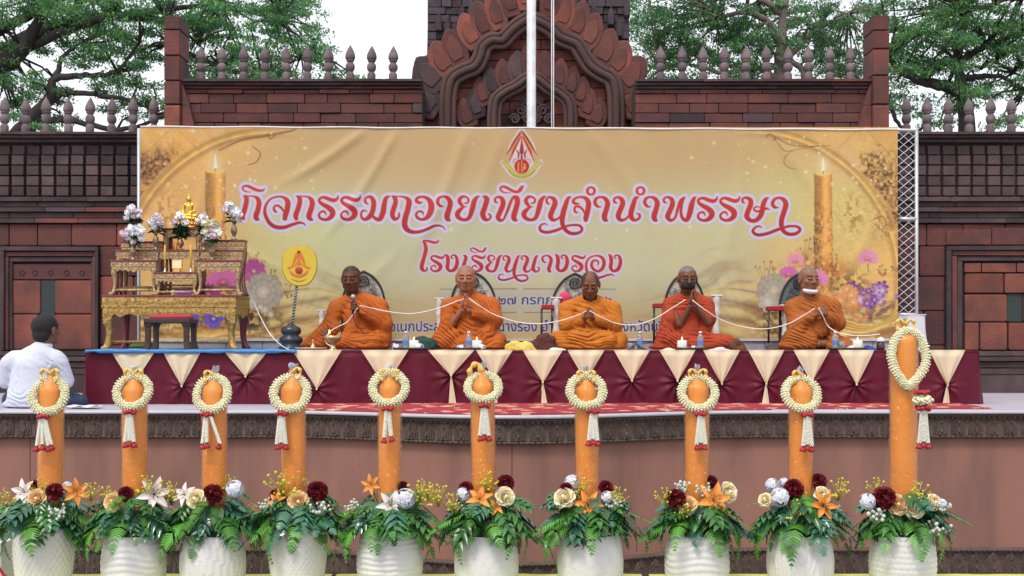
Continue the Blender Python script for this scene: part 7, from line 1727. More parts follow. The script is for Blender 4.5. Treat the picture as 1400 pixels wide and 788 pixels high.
# white draped stand right of the monks
t = thing('draped_stand', 'tall narrow stand draped in white cloth behind the tallest candle', 'stand', (wx(1246, 11.7), 11.7, ZT + .002))
n1, n2 = 48, 12; a = np.linspace(0, 2 * np.pi, n1, endpoint=False)[:, None] * np.ones((1, n2)); v = np.ones((n1, 1)) * np.linspace(0, 1, n2)[None]
sq = 1 / np.maximum(np.abs(np.cos(a)), np.abs(np.sin(a))) ** .8; rad = .115 * sq * (1 + .28 * (1 - v) ** 2 + .06 * np.sin(a * 9) * (1 - v)); zz = v * (wz(431, 11.7) - ZT)
V = np.stack([rad * np.cos(a) * 1.0, rad * np.sin(a) * .8, zz], -1).reshape(-1, 3); place(npmesh('cloth', V, gridq(n1, n2, True), mat('white_drape', (.60, .62, .70), .8, (.52, .54, .62), 8, .3)), 'cloth', t)
MB().box(-.118, .118, -.095, .095, wz(431, 11.7) - ZT - .004, wz(431, 11.7) - ZT + .004, .002).build('top', mat('white_drape', (.6, .62, .7), .8), t)
# ------------------------------------------------------------------ the ten offering candles in flower pots
YP0 = 6.6; kp = YP0 / F; ZC = wz(781, 7.05)             # height of the yellow covered tables
YCL = mat('yellow_table_cloth', (.62, .66, .16), .7, (.54, .58, .13), 3, .3, .1, 80)
WCL = mat('white_table_cloth', (.66, .66, .74), .7)
for (a, b, lab) in ((-60, 458, 'leftmost yellow clothed table under the first four flower pots'), (464, 874, 'middle yellow clothed table under three flower pots'), (884, 1480, 'rightmost yellow clothed table under the last three flower pots')):
    x0, x1 = wx(a, 7.05), wx(b, 7.05); t = thing('clothed_table', lab, 'table', ((x0 + x1) / 2, 6.65, 0)); hw = (x1 - x0) / 2
    MB().box(-hw + .02, hw - .02, -.38, .38, ZC - .03, ZC - .006).build('tabletop', WOOD, t)
    for sx in (-1, 1):
        for sy in (-1, 1): MB().tube([(sx * (hw - .08), sy * .32, 0), (sx * (hw - .08), sy * .32, ZC - .03)], .016, 8).build('leg', STEEL, t)
    n1, n2 = 80, 9; u, v = np.meshgrid(np.linspace(-hw, hw, n1), np.linspace(0, 1, n2), indexing='ij')
    y = np.interp(v, [0, .3, .34, .66, .7, 1], [-.42, -.40, -.395, .395, .40, .42]); z = np.interp(v, [0, .3, .34, .66, .7, 1], [ZC - .5, ZC - .01, ZC, ZC, ZC - .01, ZC - .5]); y = y + .012 * np.sin(u * 21) * (np.abs(v - .5) > .3) + .0 * u
    z = z + .003 * fbm(u * 6, v * 5)
    place(npmesh('table_cloth', np.stack([u, y, z], -1).reshape(-1, 3), gridq(n1, n2), YCL), 'table_cloth', t)
for (px, lab) in ((461, 'white cloth corner hanging in the gap between the left and middle tables'),):
    pass
def pot_mesh(kind, seed):
    """fine lathe with its own relief"""
    n, m_ = 132, 72; a = np.linspace(0, 2 * np.pi, n, endpoint=False)[:, None] * np.ones((1, m_)); t_ = np.ones((n, 1)) * np.linspace(0, 1, m_)[None]
    hh = ZR - ZC; R0 = .178
    if kind in ('diamond', 'dotted', 'taper'): r_ = R0 * (.80 + .19 * t_ + .02 * np.sin(t_ * 3.1))
    elif kind in ('wave', 'facet', 'ripple'): r_ = R0 * (.80 + .22 * np.sin(np.clip(t_ * .85 + .18, 0, 1) * np.pi) ** .8)
    else: r_ = R0 * (.78 + .25 * np.sin(np.clip(t_ * .78 + .2, 0, 1) * np.pi) ** .75)
    r_ = r_ * (1 - .06 * np.exp(-((t_ - 1) / .03) ** 2)) 
    d = 0; k = a / (2 * np.pi)
    if kind == 'diamond': d = .0035 * (np.cos(k * 2 * np.pi * 30 + np.floor(t_ * 13) * np.pi) * np.abs(np.sin(t_ * 13 * np.pi)))
    if kind == 'dotted': d = .003 * np.clip(np.cos(k * 2 * np.pi * 34 + np.floor(t_ * 16) * np.pi) * np.abs(np.sin(t_ * 16 * np.pi)) + .2, -1, .5)
    if kind == 'wave': d = .0019 * np.sin(t_ * 60 + 2.2 * np.sin(a * 3 + 1) + 1.5 * fbm(a * 1.5, t_ * 2))
    if kind == 'facet': d = .0045 * (np.abs(np.sin(a * 14 + np.floor(t_ * 4 + .25 * np.sin(a * 6)) * 1.57)) - .5)
    if kind == 'ripple': d = .003 * np.sin(a * 40 + 2.5 * fbm(a * 3, t_ * 6)) + .002 * fbm(a * 20, t_ * 6)
    if kind == 'hammer': d = .004 * np.abs(np.sin(a * 17 + np.floor(t_ * 11) * 1.57)) * np.abs(np.sin(t_ * 11 * np.pi))
    if kind == 'band': d = .0025 * np.sin(t_ * 70 + .8 * fbm(a * 4, t_ * 4))
    if kind == 'smooth': d = .0012 * fbm(a * 14, t_ * 18)
    r_ = r_ + d * np.clip(t_ * 12, 0, 1) * np.clip((1 - t_) * 14, 0, 1)
    V = np.stack([r_ * np.cos(a), r_ * np.sin(a), t_ * hh], -1)
    inn = np.stack([V[:, -1, 0] * .93, V[:, -1, 1] * .93, V[:, -1, 2]], -1)[:, None]; inn2 = inn * np.array([1, 1, 1.0]) - np.array([0, 0, .05]); 
    V = np.concatenate([V, inn, inn2, inn2 * np.array([.02, .02, 1])], 1); mm = m_ + 3
    return npmesh('pot_body', V.reshape(-1, 3), gridq(n, mm, True), POTM, True)
ZR = wz(720, YP0)
POTM = mat('white_glazed_pot', (.70, .70, .70), .55, (.62, .62, .615), 3, .3, .10, 160, spec=.4)
_pt = POTM.node_tree; _n = _pt.nodes.new('ShaderNodeTexNoise'); _n.inputs['Scale'].default_value = 210; _r = _pt.nodes.new('ShaderNodeValToRGB'); _r.color_ramp.elements[0].position = .66; _r.color_ramp.elements[1].position = .70
_m = _pt.nodes.new('ShaderNodeMixRGB'); _m.inputs[2].default_value = (.26, .25, .23, 1); _bb = _pt.nodes['Principled BSDF']; _l = _bb.inputs['Base Color'].links[0].from_socket
_tc = _pt.nodes.new('ShaderNodeTexCoord'); _pt.links.new(_tc.outputs['Object'], _n.inputs[0]); _pt.links.new(_n.outputs[0], _r.inputs[0]); _pt.links.new(_r.outputs[0], _m.inputs[0]); _pt.links.new(_l, _m.inputs[1]); _pt.links.new(_m.outputs[0], _bb.inputs['Base Color'])

# leaves and flowers: one mesh of each kind, copied with shared data
FERN = mat('fern_green', (.095, .30, .035), .42, (.06, .20, .028), 9, .3, .15, 60, rand=.25, spec=.5)
LEAFD = mat('deep_green_leaf', (.052, .18, .034), .28, (.03, .11, .03), 9, .3, .15, 50, rand=.3, spec=.6)
LEAFB = mat('glossy_sky_tinted_leaf', (.055, .18, .10), .2, (.03, .11, .07), 9, .3, .15, 50, rand=.25, spec=.8)  # green leaf with the sky's blue reflection mixed into its colour
GREYL = mat('dusty_green_leaf', (.075, .14, .075), .5, (.05, .09, .05), 9, .3, .15, 50, rand=.2)
CREAMR = mat('cream_rose_petal', (.92, .84, .62), .6, (.90, .78, .52), 14, .3, .03, 60, sss=.3); PEACH = mat('peach_rose_petal', (.92, .70, .42), .6, (.90, .62, .34), 14, .3, .03, 60, sss=.3)
CRIM = mat('crimson_petal', (.22, .006, .018), .65, (.12, .004, .012), 16, .3, .1, 60); ORNG = mat('orange_lily_petal', (.74, .30, .045), .5, (.62, .20, .03), 10, .3, .05, 40, sss=.1); WLIL = mat('white_lily_petal', (.74, .68, .66), .5, (.66, .56, .55), 8, .3, .05, 40, sss=.1)
WHYD = mat('pale_blue_white_petal', (.72, .74, .82), .8, (.62, .65, .76), 12, .3, .05, 60); YLW = mat('yellow_filler', (.62, .52, .05), .6, (.4, .38, .04), 20, .3); BUDW = mat('tiny_white_buds', (.62, .68, .60), .6); STM = mat('green_stem', (.05, .12, .03), .5); STA = mat('brown_anther', (.20, .07, .02), .6)
def blade(mb, base, d, up, L_, w_, curl=.3, cup=.15, n=6, tip=.5, wave=0, blunt=0):
    """a petal or leaf: base point, direction, up normal, length, width"""
    d = Vector(d).normalized(); s = d.cross(Vector(up)).normalized(); up = s.cross(d).normalized(); base = Vector(base); V = []
    for i in range(n + 1):
        t_ = i / n; wd = w_ * .5 * (math.sin(math.pi * min(1, (t_ * (1 - .12) + .12)) ** tip) ** .8 if i < n else .02); wd = max(wd, w_ * .5 * blunt * min(1, t_ * 3) * (.62 if i == n else 1)); ang = curl * t_
        c = base + d * (L_ * t_ * (1 - .15 * abs(curl) * t_)) + up * (-L_ * curl * t_ * t_ * .6)
        for j, u_ in enumerate((-1, -.5, 0, .5, 1)): V.append(c + s * (wd * u_) + up * (cup * wd * (u_ * u_) * 1.2 + wave * wd * math.sin(t_ * 14) * abs(u_)))
    mb.add(V, [(i * 5 + j, i * 5 + j + 1, (i + 1) * 5 + j + 1, (i + 1) * 5 + j) for i in range(n) for j in range(4)], True)
def fern_mesh(droop, seed, m=FERN, L_=.30, pairs=15, wid=.058):
    mb = MB(); rr = random.Random(seed); P = []
    for i in range(21):
        t_ = i / 20; a = droop * t_; P.append(Vector((0, -L_ * t_ * (math.cos(a * .7)), -L_ * droop * .55 * t_ * t_)))
    mb.tube([tuple(p) for p in P], [.0028 * (1 - .7 * i / 20) for i in range(21)], 4)
    for k in range(pairs):
        t_ = .14 + .84 * k / (pairs - 1); p = P[int(t_ * 20)]; d0 = (P[min(20, int(t_ * 20) + 1)] - P[max(0, int(t_ * 20) - 1)]).normalized(); wl = wid * (math.sin(math.pi * (t_ ** .75) * .93 + .12) + .12)
        for s in (-1, 1):
            side = Vector((s, 0, 0)); d = side * .9 + d0 * .55; nrm = d0.cross(side).normalized() * s
            nrm = -nrm if nrm.z < 0 else nrm; e1 = p + d * wl * .5 + nrm * .004 + d0 * .006; e2 = p + d * wl - nrm * wl * .12; e3 = p + d * wl * .5 + d0 * -.007 + nrm * .002
            b1 = p + d0 * .006; b2 = p - d0 * .006; mb.add([b2, e3, e2, e1, b1], [(0, 1, 2, 3, 4)] if s > 0 else [(4, 3, 2, 1, 0)], True)
    return mb.mesh('fern_frond', m)
def lobed_mesh(seed, m=LEAFD, L_=.20, wid=.13, droop=.5):
    """deeply lobed leaf"""
    mb = MB(); rr = random.Random(seed); lob = 5; P = [Vector((0, -L_ * i / 12, .02 * math.sin(i / 12 * 3.1) - L_ * droop * (i / 12) ** 2 * .5)) for i in range(13)]
    mb.tube([tuple(p) for p in P], .0022, 4)
    for k in range(lob):
        t_ = .22 + .68 * k / (lob - 1); p = P[int(t_ * 12)]; ln = wid * (.62 + .5 * math.sin(t_ * 3.0)) * .62
        for s in (-1, 1): blade(mb, p, (s * .85, -.62, -.12 - .2 * droop), (0, 0, 1), ln, .032, .25, .2, 4, .6)
    blade(mb, P[8], (0, -1, -.45 * droop - .1), (0, 0, 1), L_ * .42, .045, .2, .2, 4, .6)
    V0 = [P[1], P[4] + Vector((.028, 0, 0)), P[8] + Vector((.026, 0, 0)), P[11], P[8] - Vector((.026, 0, 0)), P[4] - Vector((.028, 0, 0))]; mb.add(V0, [(0, 1, 2, 3, 4, 5)], True)
    return mb.mesh('lobed_leaf', m)
def simple_leaf(m, L_=.15, w_=.075, curl=.4, name='broad_leaf'):
    mb = MB(); blade(mb, (0, -.02, 0), (0, -1, .05), (0, 0, 1), L_, w_, curl, .35, 7, .8, .05); mb.tube([(0, 0, 0), (0, -.03, .0)], .002, 4); return mb.mesh(name, m)
def rose_mesh(m, seed):
    mb = MB(); rr = random.Random(seed); r = .043
    for lay, (n_, tilt, rr_, ln) in enumerate(((3, 1.35, .008, .030), (4, 1.15, .014, .034), (5, .95, .020, .036), (6, .70, .026, .036), (6, .40, .030, .034))):
        for k in range(n_):
            a = 6.283 * k / n_ + lay * .6 + rr.uniform(-.1, .1); ca, sa = math.cos(a), math.sin(a); base = (ca * rr_ * .55, sa * rr_ * .55, -.012 + lay * -.001)
            d = (ca * math.cos(tilt), sa * math.cos(tilt), math.sin(tilt)); up = (-ca * math.sin(tilt), -sa * math.sin(tilt), math.cos(tilt)); blade(mb, base, d, up, ln * .98, .046 + lay * .004, .42 if lay > 2 else -.12, .55, 5, .9, .03, .9)
    mb.ell((0, 0, 0), (.010, .010, .022), 8, 6); return mb.mesh('rose', m)
def carn_mesh(m, seed, r=.045):
    mb = MB(); rr = random.Random(seed)
    for i in range(70):
        th = rr.uniform(0, 6.28); ph = math.acos(rr.uniform(-.25, 1)); d = Vector((math.sin(ph) * math.cos(th), math.sin(ph) * math.sin(th), math.cos(ph))); t1 = d.orthogonal().normalized(); t2 = d.cross(t1); a = rr.uniform(0, 3.14); u1 = t1 * math.cos(a) + t2 * math.sin(a); u2 = d.cross(u1); b = d * r * .35
        w1 = r * .42; z_ = [b, d * r * .8 - u1 * w1 + u2 * r * .08, d * r * 1.0 - u1 * w1 * .5 - u2 * r * .1, d * r * .92 + u2 * r * .1, d * r * 1.02 + u1 * w1 * .5 - u2 * r * .08, d * r * .82 + u1 * w1 + u2 * r * .08]; mb.add(z_, [(0, 1, 2, 3), (0, 3, 4, 5)], True)
    mb.ell((0, 0, .0), r * .6, 8, 6); return mb.mesh('carnation', m)
def lily_mesh(m, name='lily'):
    mb = MB()
    for k in range(6):
        a = 6.283 * k / 6 + .26; ca, sa = math.cos(a), math.sin(a); tilt = .55 if k % 2 else .48; blade(mb, (ca * .006, sa * .006, 0), (ca * math.cos(tilt), sa * math.cos(tilt), math.sin(tilt)), (-ca * math.sin(tilt), -sa * math.sin(tilt), math.cos(tilt)), .098, .044, .55, .35, 7, .8, .04)
    return mb.mesh(name, m)
def lily_stam():
    mb = MB()
    for k in range(6): a = 6.283 * k / 6; mb.tube([(0, 0, 0), (math.cos(a) * .012, math.sin(a) * .012, .03), (math.cos(a) * .024, math.sin(a) * .024, .052)], .0014, 4); mb.ell((math.cos(a) * .024, math.sin(a) * .024, .053), (.006, .003, .003), 6, 4)
    return mb.mesh('stamens', STA)
def hyd_mesh(m, seed, r=.042):
    mb = MB(); rr = random.Random(seed)
    for i in range(58):
        d = Vector((rr.gauss(0, 1), rr.gauss(0, 1), abs(rr.gauss(0, 1)) * .9 - .1)).normalized(); c = d * r * .9; t1 = d.orthogonal().normalized(); t2 = d.cross(t1)
        for k in range(4): a = k * 1.571 + i; e = t1 * math.cos(a) + t2 * math.sin(a); f_ = d.cross(e); mb.add([c, c + e * .010 + f_ * .008 + d * .004, c + e * .017 + d * .001, c + e * .010 - f_ * .008 + d * .002], [(0, 1, 2, 3)], True)
    mb.ell((0, 0, 0), r * .72, 8, 6); return mb.mesh('hydrangea', m)
def filler_mesh(m, seed, n=26, h_=.10, br=.0055, name='filler_sprig'):
    mb = MB(); rr = random.Random(seed)
    for i in range(n): x, y, z = rr.gauss(0, .022), rr.gauss(0, .022), rr.uniform(.3, 1) * h_; mb.ell((x, y, z), br * rr.uniform(.7, 1.3), 5, 4); mb.tube([(0, 0, 0), (x * .6, y * .6, z * .7), (x, y, z)], .0011, 3)
    return mb.mesh(name, m)
FE = [fern_mesh(.35, 1, FERN), fern_mesh(.9, 2, FERN), fern_mesh(1.5, 3, FERN, .27), fern_mesh(.5, 4, LEAFB, .26), fern_mesh(.8, 5, LEAFD, .28), fern_mesh(1.9, 6, FERN, .24)]
LO = [lobed_mesh(1, LEAFD), lobed_mesh(2, LEAFB, .19), lobed_mesh(3, LEAFD, .22, .15, 1.0), lobed_mesh(4, LEAFB, .2, .13, .9)]
SL = [simple_leaf(LEAFD), simple_leaf(LEAFB, .13, .06), simple_leaf(GREYL, .12, .085, .2), simple_leaf(LEAFD, .17, .06, .7)]
FL = dict(cream=('rose', rose_mesh(CREAMR, 1)), peach=('rose', rose_mesh(PEACH, 2)), red=('carnation', carn_mesh(CRIM, 3)), orange=('lily', lily_mesh(ORNG)), wlily=('lily', lily_mesh(WLIL)), hyd=('hydrangea', hyd_mesh(WHYD, 4)), yel=('filler_sprig', filler_mesh(YLW, 5)), baby=('baby_breath', filler_mesh(BUDW, 6, 20, .07, .0075)), redr=('rose', rose_mesh(CRIM, 8)))
STAM = lily_stam()
POTS = [
 (60, 'diamond', 'tapered white pot with a dimpled diamond pattern, leftmost of the flower pots', [('wlily', 34, 668, 1), ('peach', 50, 677, 1.1), ('red', 75, 668, 1.05), ('orange', 104, 668, 1), ('baby', 78, 700, 1.1), ('yel', 58, 668, 1), ('yel', 10, 680, 1), ('yel', 124, 672, 1), ('redr', 46, 658, .6), ('hyd', 92, 660, .6)]),
 (183, 'wave', 'barrel white pot with wavy grooves holding a large white lily over one peach rose', [('peach', 154, 681, 1.1), ('red', 172, 671, .95), ('wlily', 211, 671, 1.25), ('yel', 203, 666, 1.2), ('yel', 232, 672, 1), ('yel', 150, 672, .8), ('orange', 186, 658, .5)]),
 (291, 'facet', 'barrel white pot with long chiselled facets, third flower pot from the left', [('wlily', 253, 672, .9), ('cream', 267, 677, 1.1), ('red', 291, 671, 1.2), ('hyd', 321, 664, 1.1), ('yel', 310, 660, .9)]),
 (407, 'dotted', 'tapered white pot with a fine dotted pattern and one open peach rose in front', [('peach', 408, 681, 1.2), ('red', 434, 667, 1.25), ('orange', 379, 680, .7), ('baby', 438, 694, 1.1), ('yel', 388, 668, 1.5), ('redr', 376, 671, .7), ('baby', 372, 690, .8), ('yel', 412, 656, .9), ('hyd', 440, 660, .5)]),
 (533, 'band', 'tapered white pot with fine bands holding a pinkish white lily and blue white blossom', [('orange', 508, 658, .8), ('wlily', 534, 686, 1.05), ('hyd', 554, 677, 1.25), ('red', 551, 661, .7), ('yel', 573, 676, 1.3), ('yel', 585, 672, 1)]),
 (665, 'smooth', 'smooth rounded white pot with two orange lilies and a cream rose beneath', [('yel', 600, 680, 1.2), ('yel', 622, 690, 1.1), ('redr', 636, 663, .9), ('hyd', 634, 671, .9), ('orange', 656, 678, 1.0), ('red', 691, 656, 1.05), ('cream', 691, 674, 1.1), ('yel', 667, 662, 1.2), ('orange', 678, 688, .7)]),
 (807, 'smooth', 'smooth rounded white pot with one orange lily hanging at the centre front', [('hyd', 782, 655, .95), ('red', 774, 664, .8), ('cream', 771, 675, 1.2), ('orange', 804, 686, 1.1), ('redr', 829, 662, .9), ('hyd', 830, 675, .75), ('yel', 843, 678, 1), ('baby', 838, 686, 1), ('yel', 794, 664, .9)]),
 (953, 'wave', 'barrel white pot with wavy grooves holding a big open orange lily', [('red', 924, 677, 1.15), ('peach', 940, 686, 1.1), ('orange', 975, 680, 1.35), ('cream', 996, 668, 1.15), ('red', 972, 654, .8), ('yel', 911, 680, 1), ('yel', 935, 698, .9), ('baby', 934, 664, 1), ('baby', 960, 668, 1)]),
 (1094, 'ripple', 'barrel white pot with fine vertical ripples, second flower pot from the right', [('hyd', 1056, 659, .9), ('hyd', 1066, 675, 1.15), ('cream', 1046, 678, .8), ('red', 1085, 664, 1.2), ('red', 1119, 654, 1.0), ('cream', 1125, 672, 1.0), ('orange', 1124, 687, 1.1), ('yel', 1086, 702, 1.2), ('yel', 1145, 672, 1.2), ('hyd', 1072, 655, .6)]),
 (1234, 'hammer', 'hammered white pot with cream and peach roses under the tallest candle', [('hyd', 1186, 681, 1.0), ('red', 1209, 676, 1.35), ('peach', 1228, 685, 1.15), ('cream', 1251, 688, 1.25), ('cream', 1277, 682, .95), ('yel', 1254, 676, 1.2), ('yel', 1200, 666, 1.0), ('baby', 1197, 706, 1.3), ('baby', 1276, 722, 1.3), ('hyd', 1288, 684, .6), ('baby', 1290, 690, .9)]),
]
CANLAB = ['leftmost orange candle in front of the man in the white shirt', 'orange candle rising from the pot with the large white lily', 'orange candle with three separate jasmine strands hanging on it, third from the left', 'orange candle rising behind the open peach rose, fourth from the left',
          'orange candle with a heavily crinkled wrapper, fifth from the left', 'orange candle whose ribbon curls over like a hook, sixth from the left', 'orange candle above the pot with the low central orange lily', 'orange candle above the big open orange lily', 'orange candle just left of the tallest one', 'tallest and thickest orange candle of the row, at the far right']
GARLAB = ['jasmine garland on the leftmost candle', 'jasmine garland on the candle above the white lily', 'jasmine garland with three spread strands', 'jasmine garland with one thick off centre tassel on the fourth candle', 'jasmine garland on the crinkled fifth candle',
          'jasmine garland seen nearly level on the hook topped candle', 'jasmine garland on the seventh candle with its tassel to the right', 'jasmine garland on the candle above the big orange lily', 'jasmine garland on the candle left of the tallest', 'long heart shaped jasmine garland with a second flower ball on the tallest candle']
CW = mat('orange_candle_wax', (.88, .31, .020), .35, (.78, .245, .014), 5, .3, .05, 40, spec=.4)
FILM = bpy.data.materials.new('clear_cellophane'); FILM.use_nodes = True
_t = FILM.node_tree; _t.nodes.clear(); _o = _t.nodes.new('ShaderNodeOutputMaterial'); _mx = _t.nodes.new('ShaderNodeMixShader'); _tr = _t.nodes.new('ShaderNodeBsdfTransparent'); _gl = _t.nodes.new('ShaderNodeBsdfGlossy')
_gl.inputs['Roughness'].default_value = .06; _lw = _t.nodes.new('ShaderNodeFresnel'); _lw.inputs[0].default_value = 1.7
_tc = _t.nodes.new('ShaderNodeTexCoord'); _nz = _t.nodes.new('ShaderNodeTexNoise'); _nz.inputs['Scale'].default_value = 42; _nz.inputs['Detail'].default_value = 3; _nz.inputs['Distortion'].default_value = 1.2
_mn = _t.nodes.new('ShaderNodeMath'); _mn.operation = 'MINIMUM'; _mn.inputs[1].default_value = .34; _bp = _t.nodes.new('ShaderNodeBump'); _bp.inputs['Strength'].default_value = 1; _bp.inputs['Distance'].default_value = .030
for a_, b_ in ((_tc.outputs['Object'], _nz.inputs[0]), (_nz.outputs[0], _bp.inputs['Height']), (_bp.outputs[0], _gl.inputs['Normal']), (_bp.outputs[0], _lw.inputs['Normal']), (_lw.outputs[0], _mn.inputs[0]), (_mn.outputs[0], _mx.inputs[0]), (_tr.outputs[0], _mx.inputs[1]), (_gl.outputs[0], _mx.inputs[2]), (_mx.outputs[0], _o.inputs[0])): _t.links.new(a_, b_)
FILMT = mat('gathered_cellophane', (.60, .66, .80), .15, (.45, .5, .65), 30, .2, .8, 60, spec=.8, alpha=.7)
RIB = mat('yellow_ribbon', (.78, .50, .12), .4, (.66, .40, .08), 20, .3, .1, 60); JAS = mat('jasmine_bud', (.76, .74, .54), .7, (.62, .62, .40), 40, .3, .1, 80); JASW = mat('white_jasmine', (.78, .77, .70), .7, (.66, .66, .58), 40, .3, .1, 80); RRO = mat('red_rose_bud', (.40, .010, .022), .6, (.24, .006, .015), 30, .3, .2, 60)
def leaf_at(me, name, parent, pos, az, pitch, roll, s):
    o = place(me, name, parent, pos, (0, 0, 0), (s, s, s)); o.rotation_euler = (Matrix.Rotation(az, 3, 'Z') @ Matrix.Rotation(pitch, 3, 'X') @ Matrix.Rotation(roll, 3, 'Y')).to_euler(); return o
for pi, (px, kind, lab, fl) in enumerate(POTS):
    r_ = random.Random(100 + pi); b = (wx(px, YP0), YP0, ZC); t = thing('flower_pot', lab, 'flower pot', b, 0, 'white pots of silk flowers in a row')
    place(pot_mesh(kind, pi), 'pot_body', t, rot=(0, 0, r_.random() * 6), scale=(.97 + .05 * r_.random(),) * 2 + (1,)); zr = ZR - ZC
    MB().lathe([(.162, zr - .035), (.14, zr + .01), (.10, zr + .06), (.02, zr + .08)], n=20).build('moss', mat('dark_moss', (.012, .03, .012), .9, (.006, .015, .006), 30, .3, .8, 60), t)
    # leaves fan out in layers; some hang over the rim
    for k in range(17):
        az = 6.283 * k / 17 + r_.uniform(-.2, .2); me = r_.choice([FE[0], FE[1], FE[3], FE[4], LO[0], LO[1], FE[1], LO[2]])
        leaf_at(me, me.name.split('.')[0], t, (.06 * math.sin(az), -.06 * math.cos(az) * .8, zr + r_.uniform(.06, .12)), az, r_.uniform(.1, .55), r_.uniform(-.3, .3), r_.uniform(.80, 1.12))
    for k in range(14):
        az = r_.uniform(-1.8, 1.8); me = r_.choice([LO[0], LO[1], LO[3], SL[0], SL[1], SL[2], SL[3], LO[2], FE[3]])
        leaf_at(me, me.name.split('.')[0], t, (.07 * math.sin(az), -.10 * math.cos(az), zr + r_.uniform(.07, .15)), az, r_.uniform(-.05, .65), r_.uniform(-.5, .5), r_.uniform(.75, 1.15))
    for az, pc in [(r_.uniform(-1.3, -.7), -.4), (r_.uniform(.6, 1.3), -.5)][:1 + pi % 2] + [(r_.uniform(-.6, .6), -.8)] + ([(1.35, -.35), (1.55, -.1)] if pi == 9 else [(-1.4, -.3), (1.45, -.35)]):
        me = FE[r_.choice((2, 5, 2))]; leaf_at(me, 'fern_frond', t, (.12 * math.sin(az), -.13 * math.cos(az), zr + .03), az, pc * .8 + .2, r_.uniform(-.35, .35), r_.uniform(.85, 1.1))
    for k in range(8):
        sgn = 1 if k % 2 else -1; me = FE[(3, 4, 0, 1)[k // 2]] if k < 6 else LO[k % 4]; leaf_at(me, me.name.split('.')[0], t, (.05 * sgn, -.05, zr + r_.uniform(.07, .14)), sgn * (1.57 + r_.uniform(-.45, .25)), r_.uniform(.05, .4), r_.uniform(-.5, .5), r_.uniform(1.0, 1.3))
    for k in range(26):                                       # upper leaves among the flowers
        az = r_.uniform(-2.2, 2.2); me = r_.choice([LO[1], SL[1], FE[0], FE[3], SL[3], LO[0]]); leaf_at(me, me.name.split('.')[0], t, (.08 * math.sin(az), -.075 * math.cos(az), zr + r_.uniform(.09, .21)), az, r_.uniform(.0, .75), r_.uniform(-.4, .4), r_.uniform(.6, .95))
    for (f_, fx, fy, sc_) in fl:
        nm, me = FL[f_]; fy += 5; yf = -.13 if fy > 677 else (-.09 if fy > 666 else .0)
        yl = YP0 + yf; p = Vector((wx(fx, yl) - b[0], yf, wz(fy, yl) - b[2])); tilt = R(r_.uniform(58, 78)) if nm not in ('filler_sprig', 'baby_breath') else R(r_.uniform(5, 25))
        if nm in ('filler_sprig', 'baby_breath'): p.z -= .035
        az = math.atan2(p.x, .16) * .55
        o = place(me, nm, t, p); o.rotation_euler = (Matrix.Rotation(az, 3, 'Z') @ Matrix.Rotation(tilt, 3, 'X') @ Matrix.Rotation(r_.random() * 6, 3, 'Z')).to_euler(); o.scale = (sc_ * (.82 if nm == 'lily' else 1.1 if nm == 'rose' else 1.08),) * 3
        if nm == 'lily': place(STAM, 'stamens', o)
        st_ = Vector((p.x * .35, p.y * .2 + .01, zr + .01)); dd = p - st_
        if nm != 'filler_sprig' and dd.length > .04: MB().tube([tuple(st_), tuple(st_ + dd * .5 + Vector((0, 0, .01))), tuple(p - Vector((0, -.012, .012)))], .003, 5).build('stem', STM, t)
    for k in range(3):
        a = r_.uniform(-1.5, 1.5); me = FL['yel'][1] if k % 2 else FL['baby'][1]; o = place(me, me.name.split('.')[0], t, (.19 * math.sin(a), -.07 * math.cos(a) + .02, zr + .05 + r_.uniform(0, .04))); o.rotation_euler = (.3, .7 * a, 0); o.scale = (r_.uniform(.7, 1.05),) * 3

def bud_ring(rx, rz, tube_r, n_t, n_r, seed, heart=0, sc=1):
    """ring of small threaded buds"""
    mb = MB(); rr = random.Random(seed)
    for i in range(n_t):
        th = 6.283 * i / n_t; cx_, cz_ = rx * math.sin(th), rz * math.cos(th)
        if heart and cz_ < 0: cx_ *= 1 - heart * (abs(cz_) / rz) ** 1.5
        rd = Vector((math.sin(th), 0, math.cos(th)))
        for k in range(n_r):
            ph = 6.283 * (k + (i % 2) * .5) / n_r; d = rd * math.cos(ph) + Vector((0, math.sin(ph), 0)); tr = tube_r * rr.uniform(.84, 1.12); c = Vector((cx_, 0, cz_)) + d * tr * .72
            q = d.to_track_quat('Z', 'Y').to_matrix(); b_ = sc * rr.uniform(.8, 1.15); mb.ell(c, (.0062 * b_, .0062 * b_, .0086 * b_), 6, 4, rot=q)
    pts = [(rx * math.sin(a) * (1 - (heart * (abs(math.cos(a))) ** 1.5 if heart and math.cos(a) < 0 else 0)), 0, rz * math.cos(a)) for a in [6.283 * i / 30 for i in range(31)]]
    mb.tube(pts, tube_r * .62, 8); return mb
def strand(n, L_, amp, seed, bx=0):
    mb = MB(); rr = random.Random(seed)
    for i in range(n):
        t_ = i / (n - 1); c = Vector((bx * t_, 0, -L_ * t_)); 
        for k in range(5):
            a = 6.283 * k / 5 + i * .6; mb.ell(c + Vector((math.cos(a) * amp, math.sin(a) * amp, rr.uniform(-.002, .002))), (.0048, .0048, .0066), 5, 4)
    return mb
RINGM = [bud_ring(.090, .092, .026, 40, 9, s_).mesh('flower_ring', JAS) for s_ in (1, 2, 3)]
def rosette(r, n, seed):
    mb = MB(); rr = random.Random(seed)
    for i in range(n): a = 6.283 * i / n + rr.uniform(-.2, .2); mb.ell((math.cos(a) * r * .75, math.sin(a) * r * .75, rr.uniform(-.006, .006)), (r * .38, r * .38, r * .34), 7, 5)
    mb.ell((0, 0, 0), (r * .7, r * .7, r * .4), 8, 6); return mb
ROSB = rosette(.034, 8, 1).mesh('rose_band', RRO)
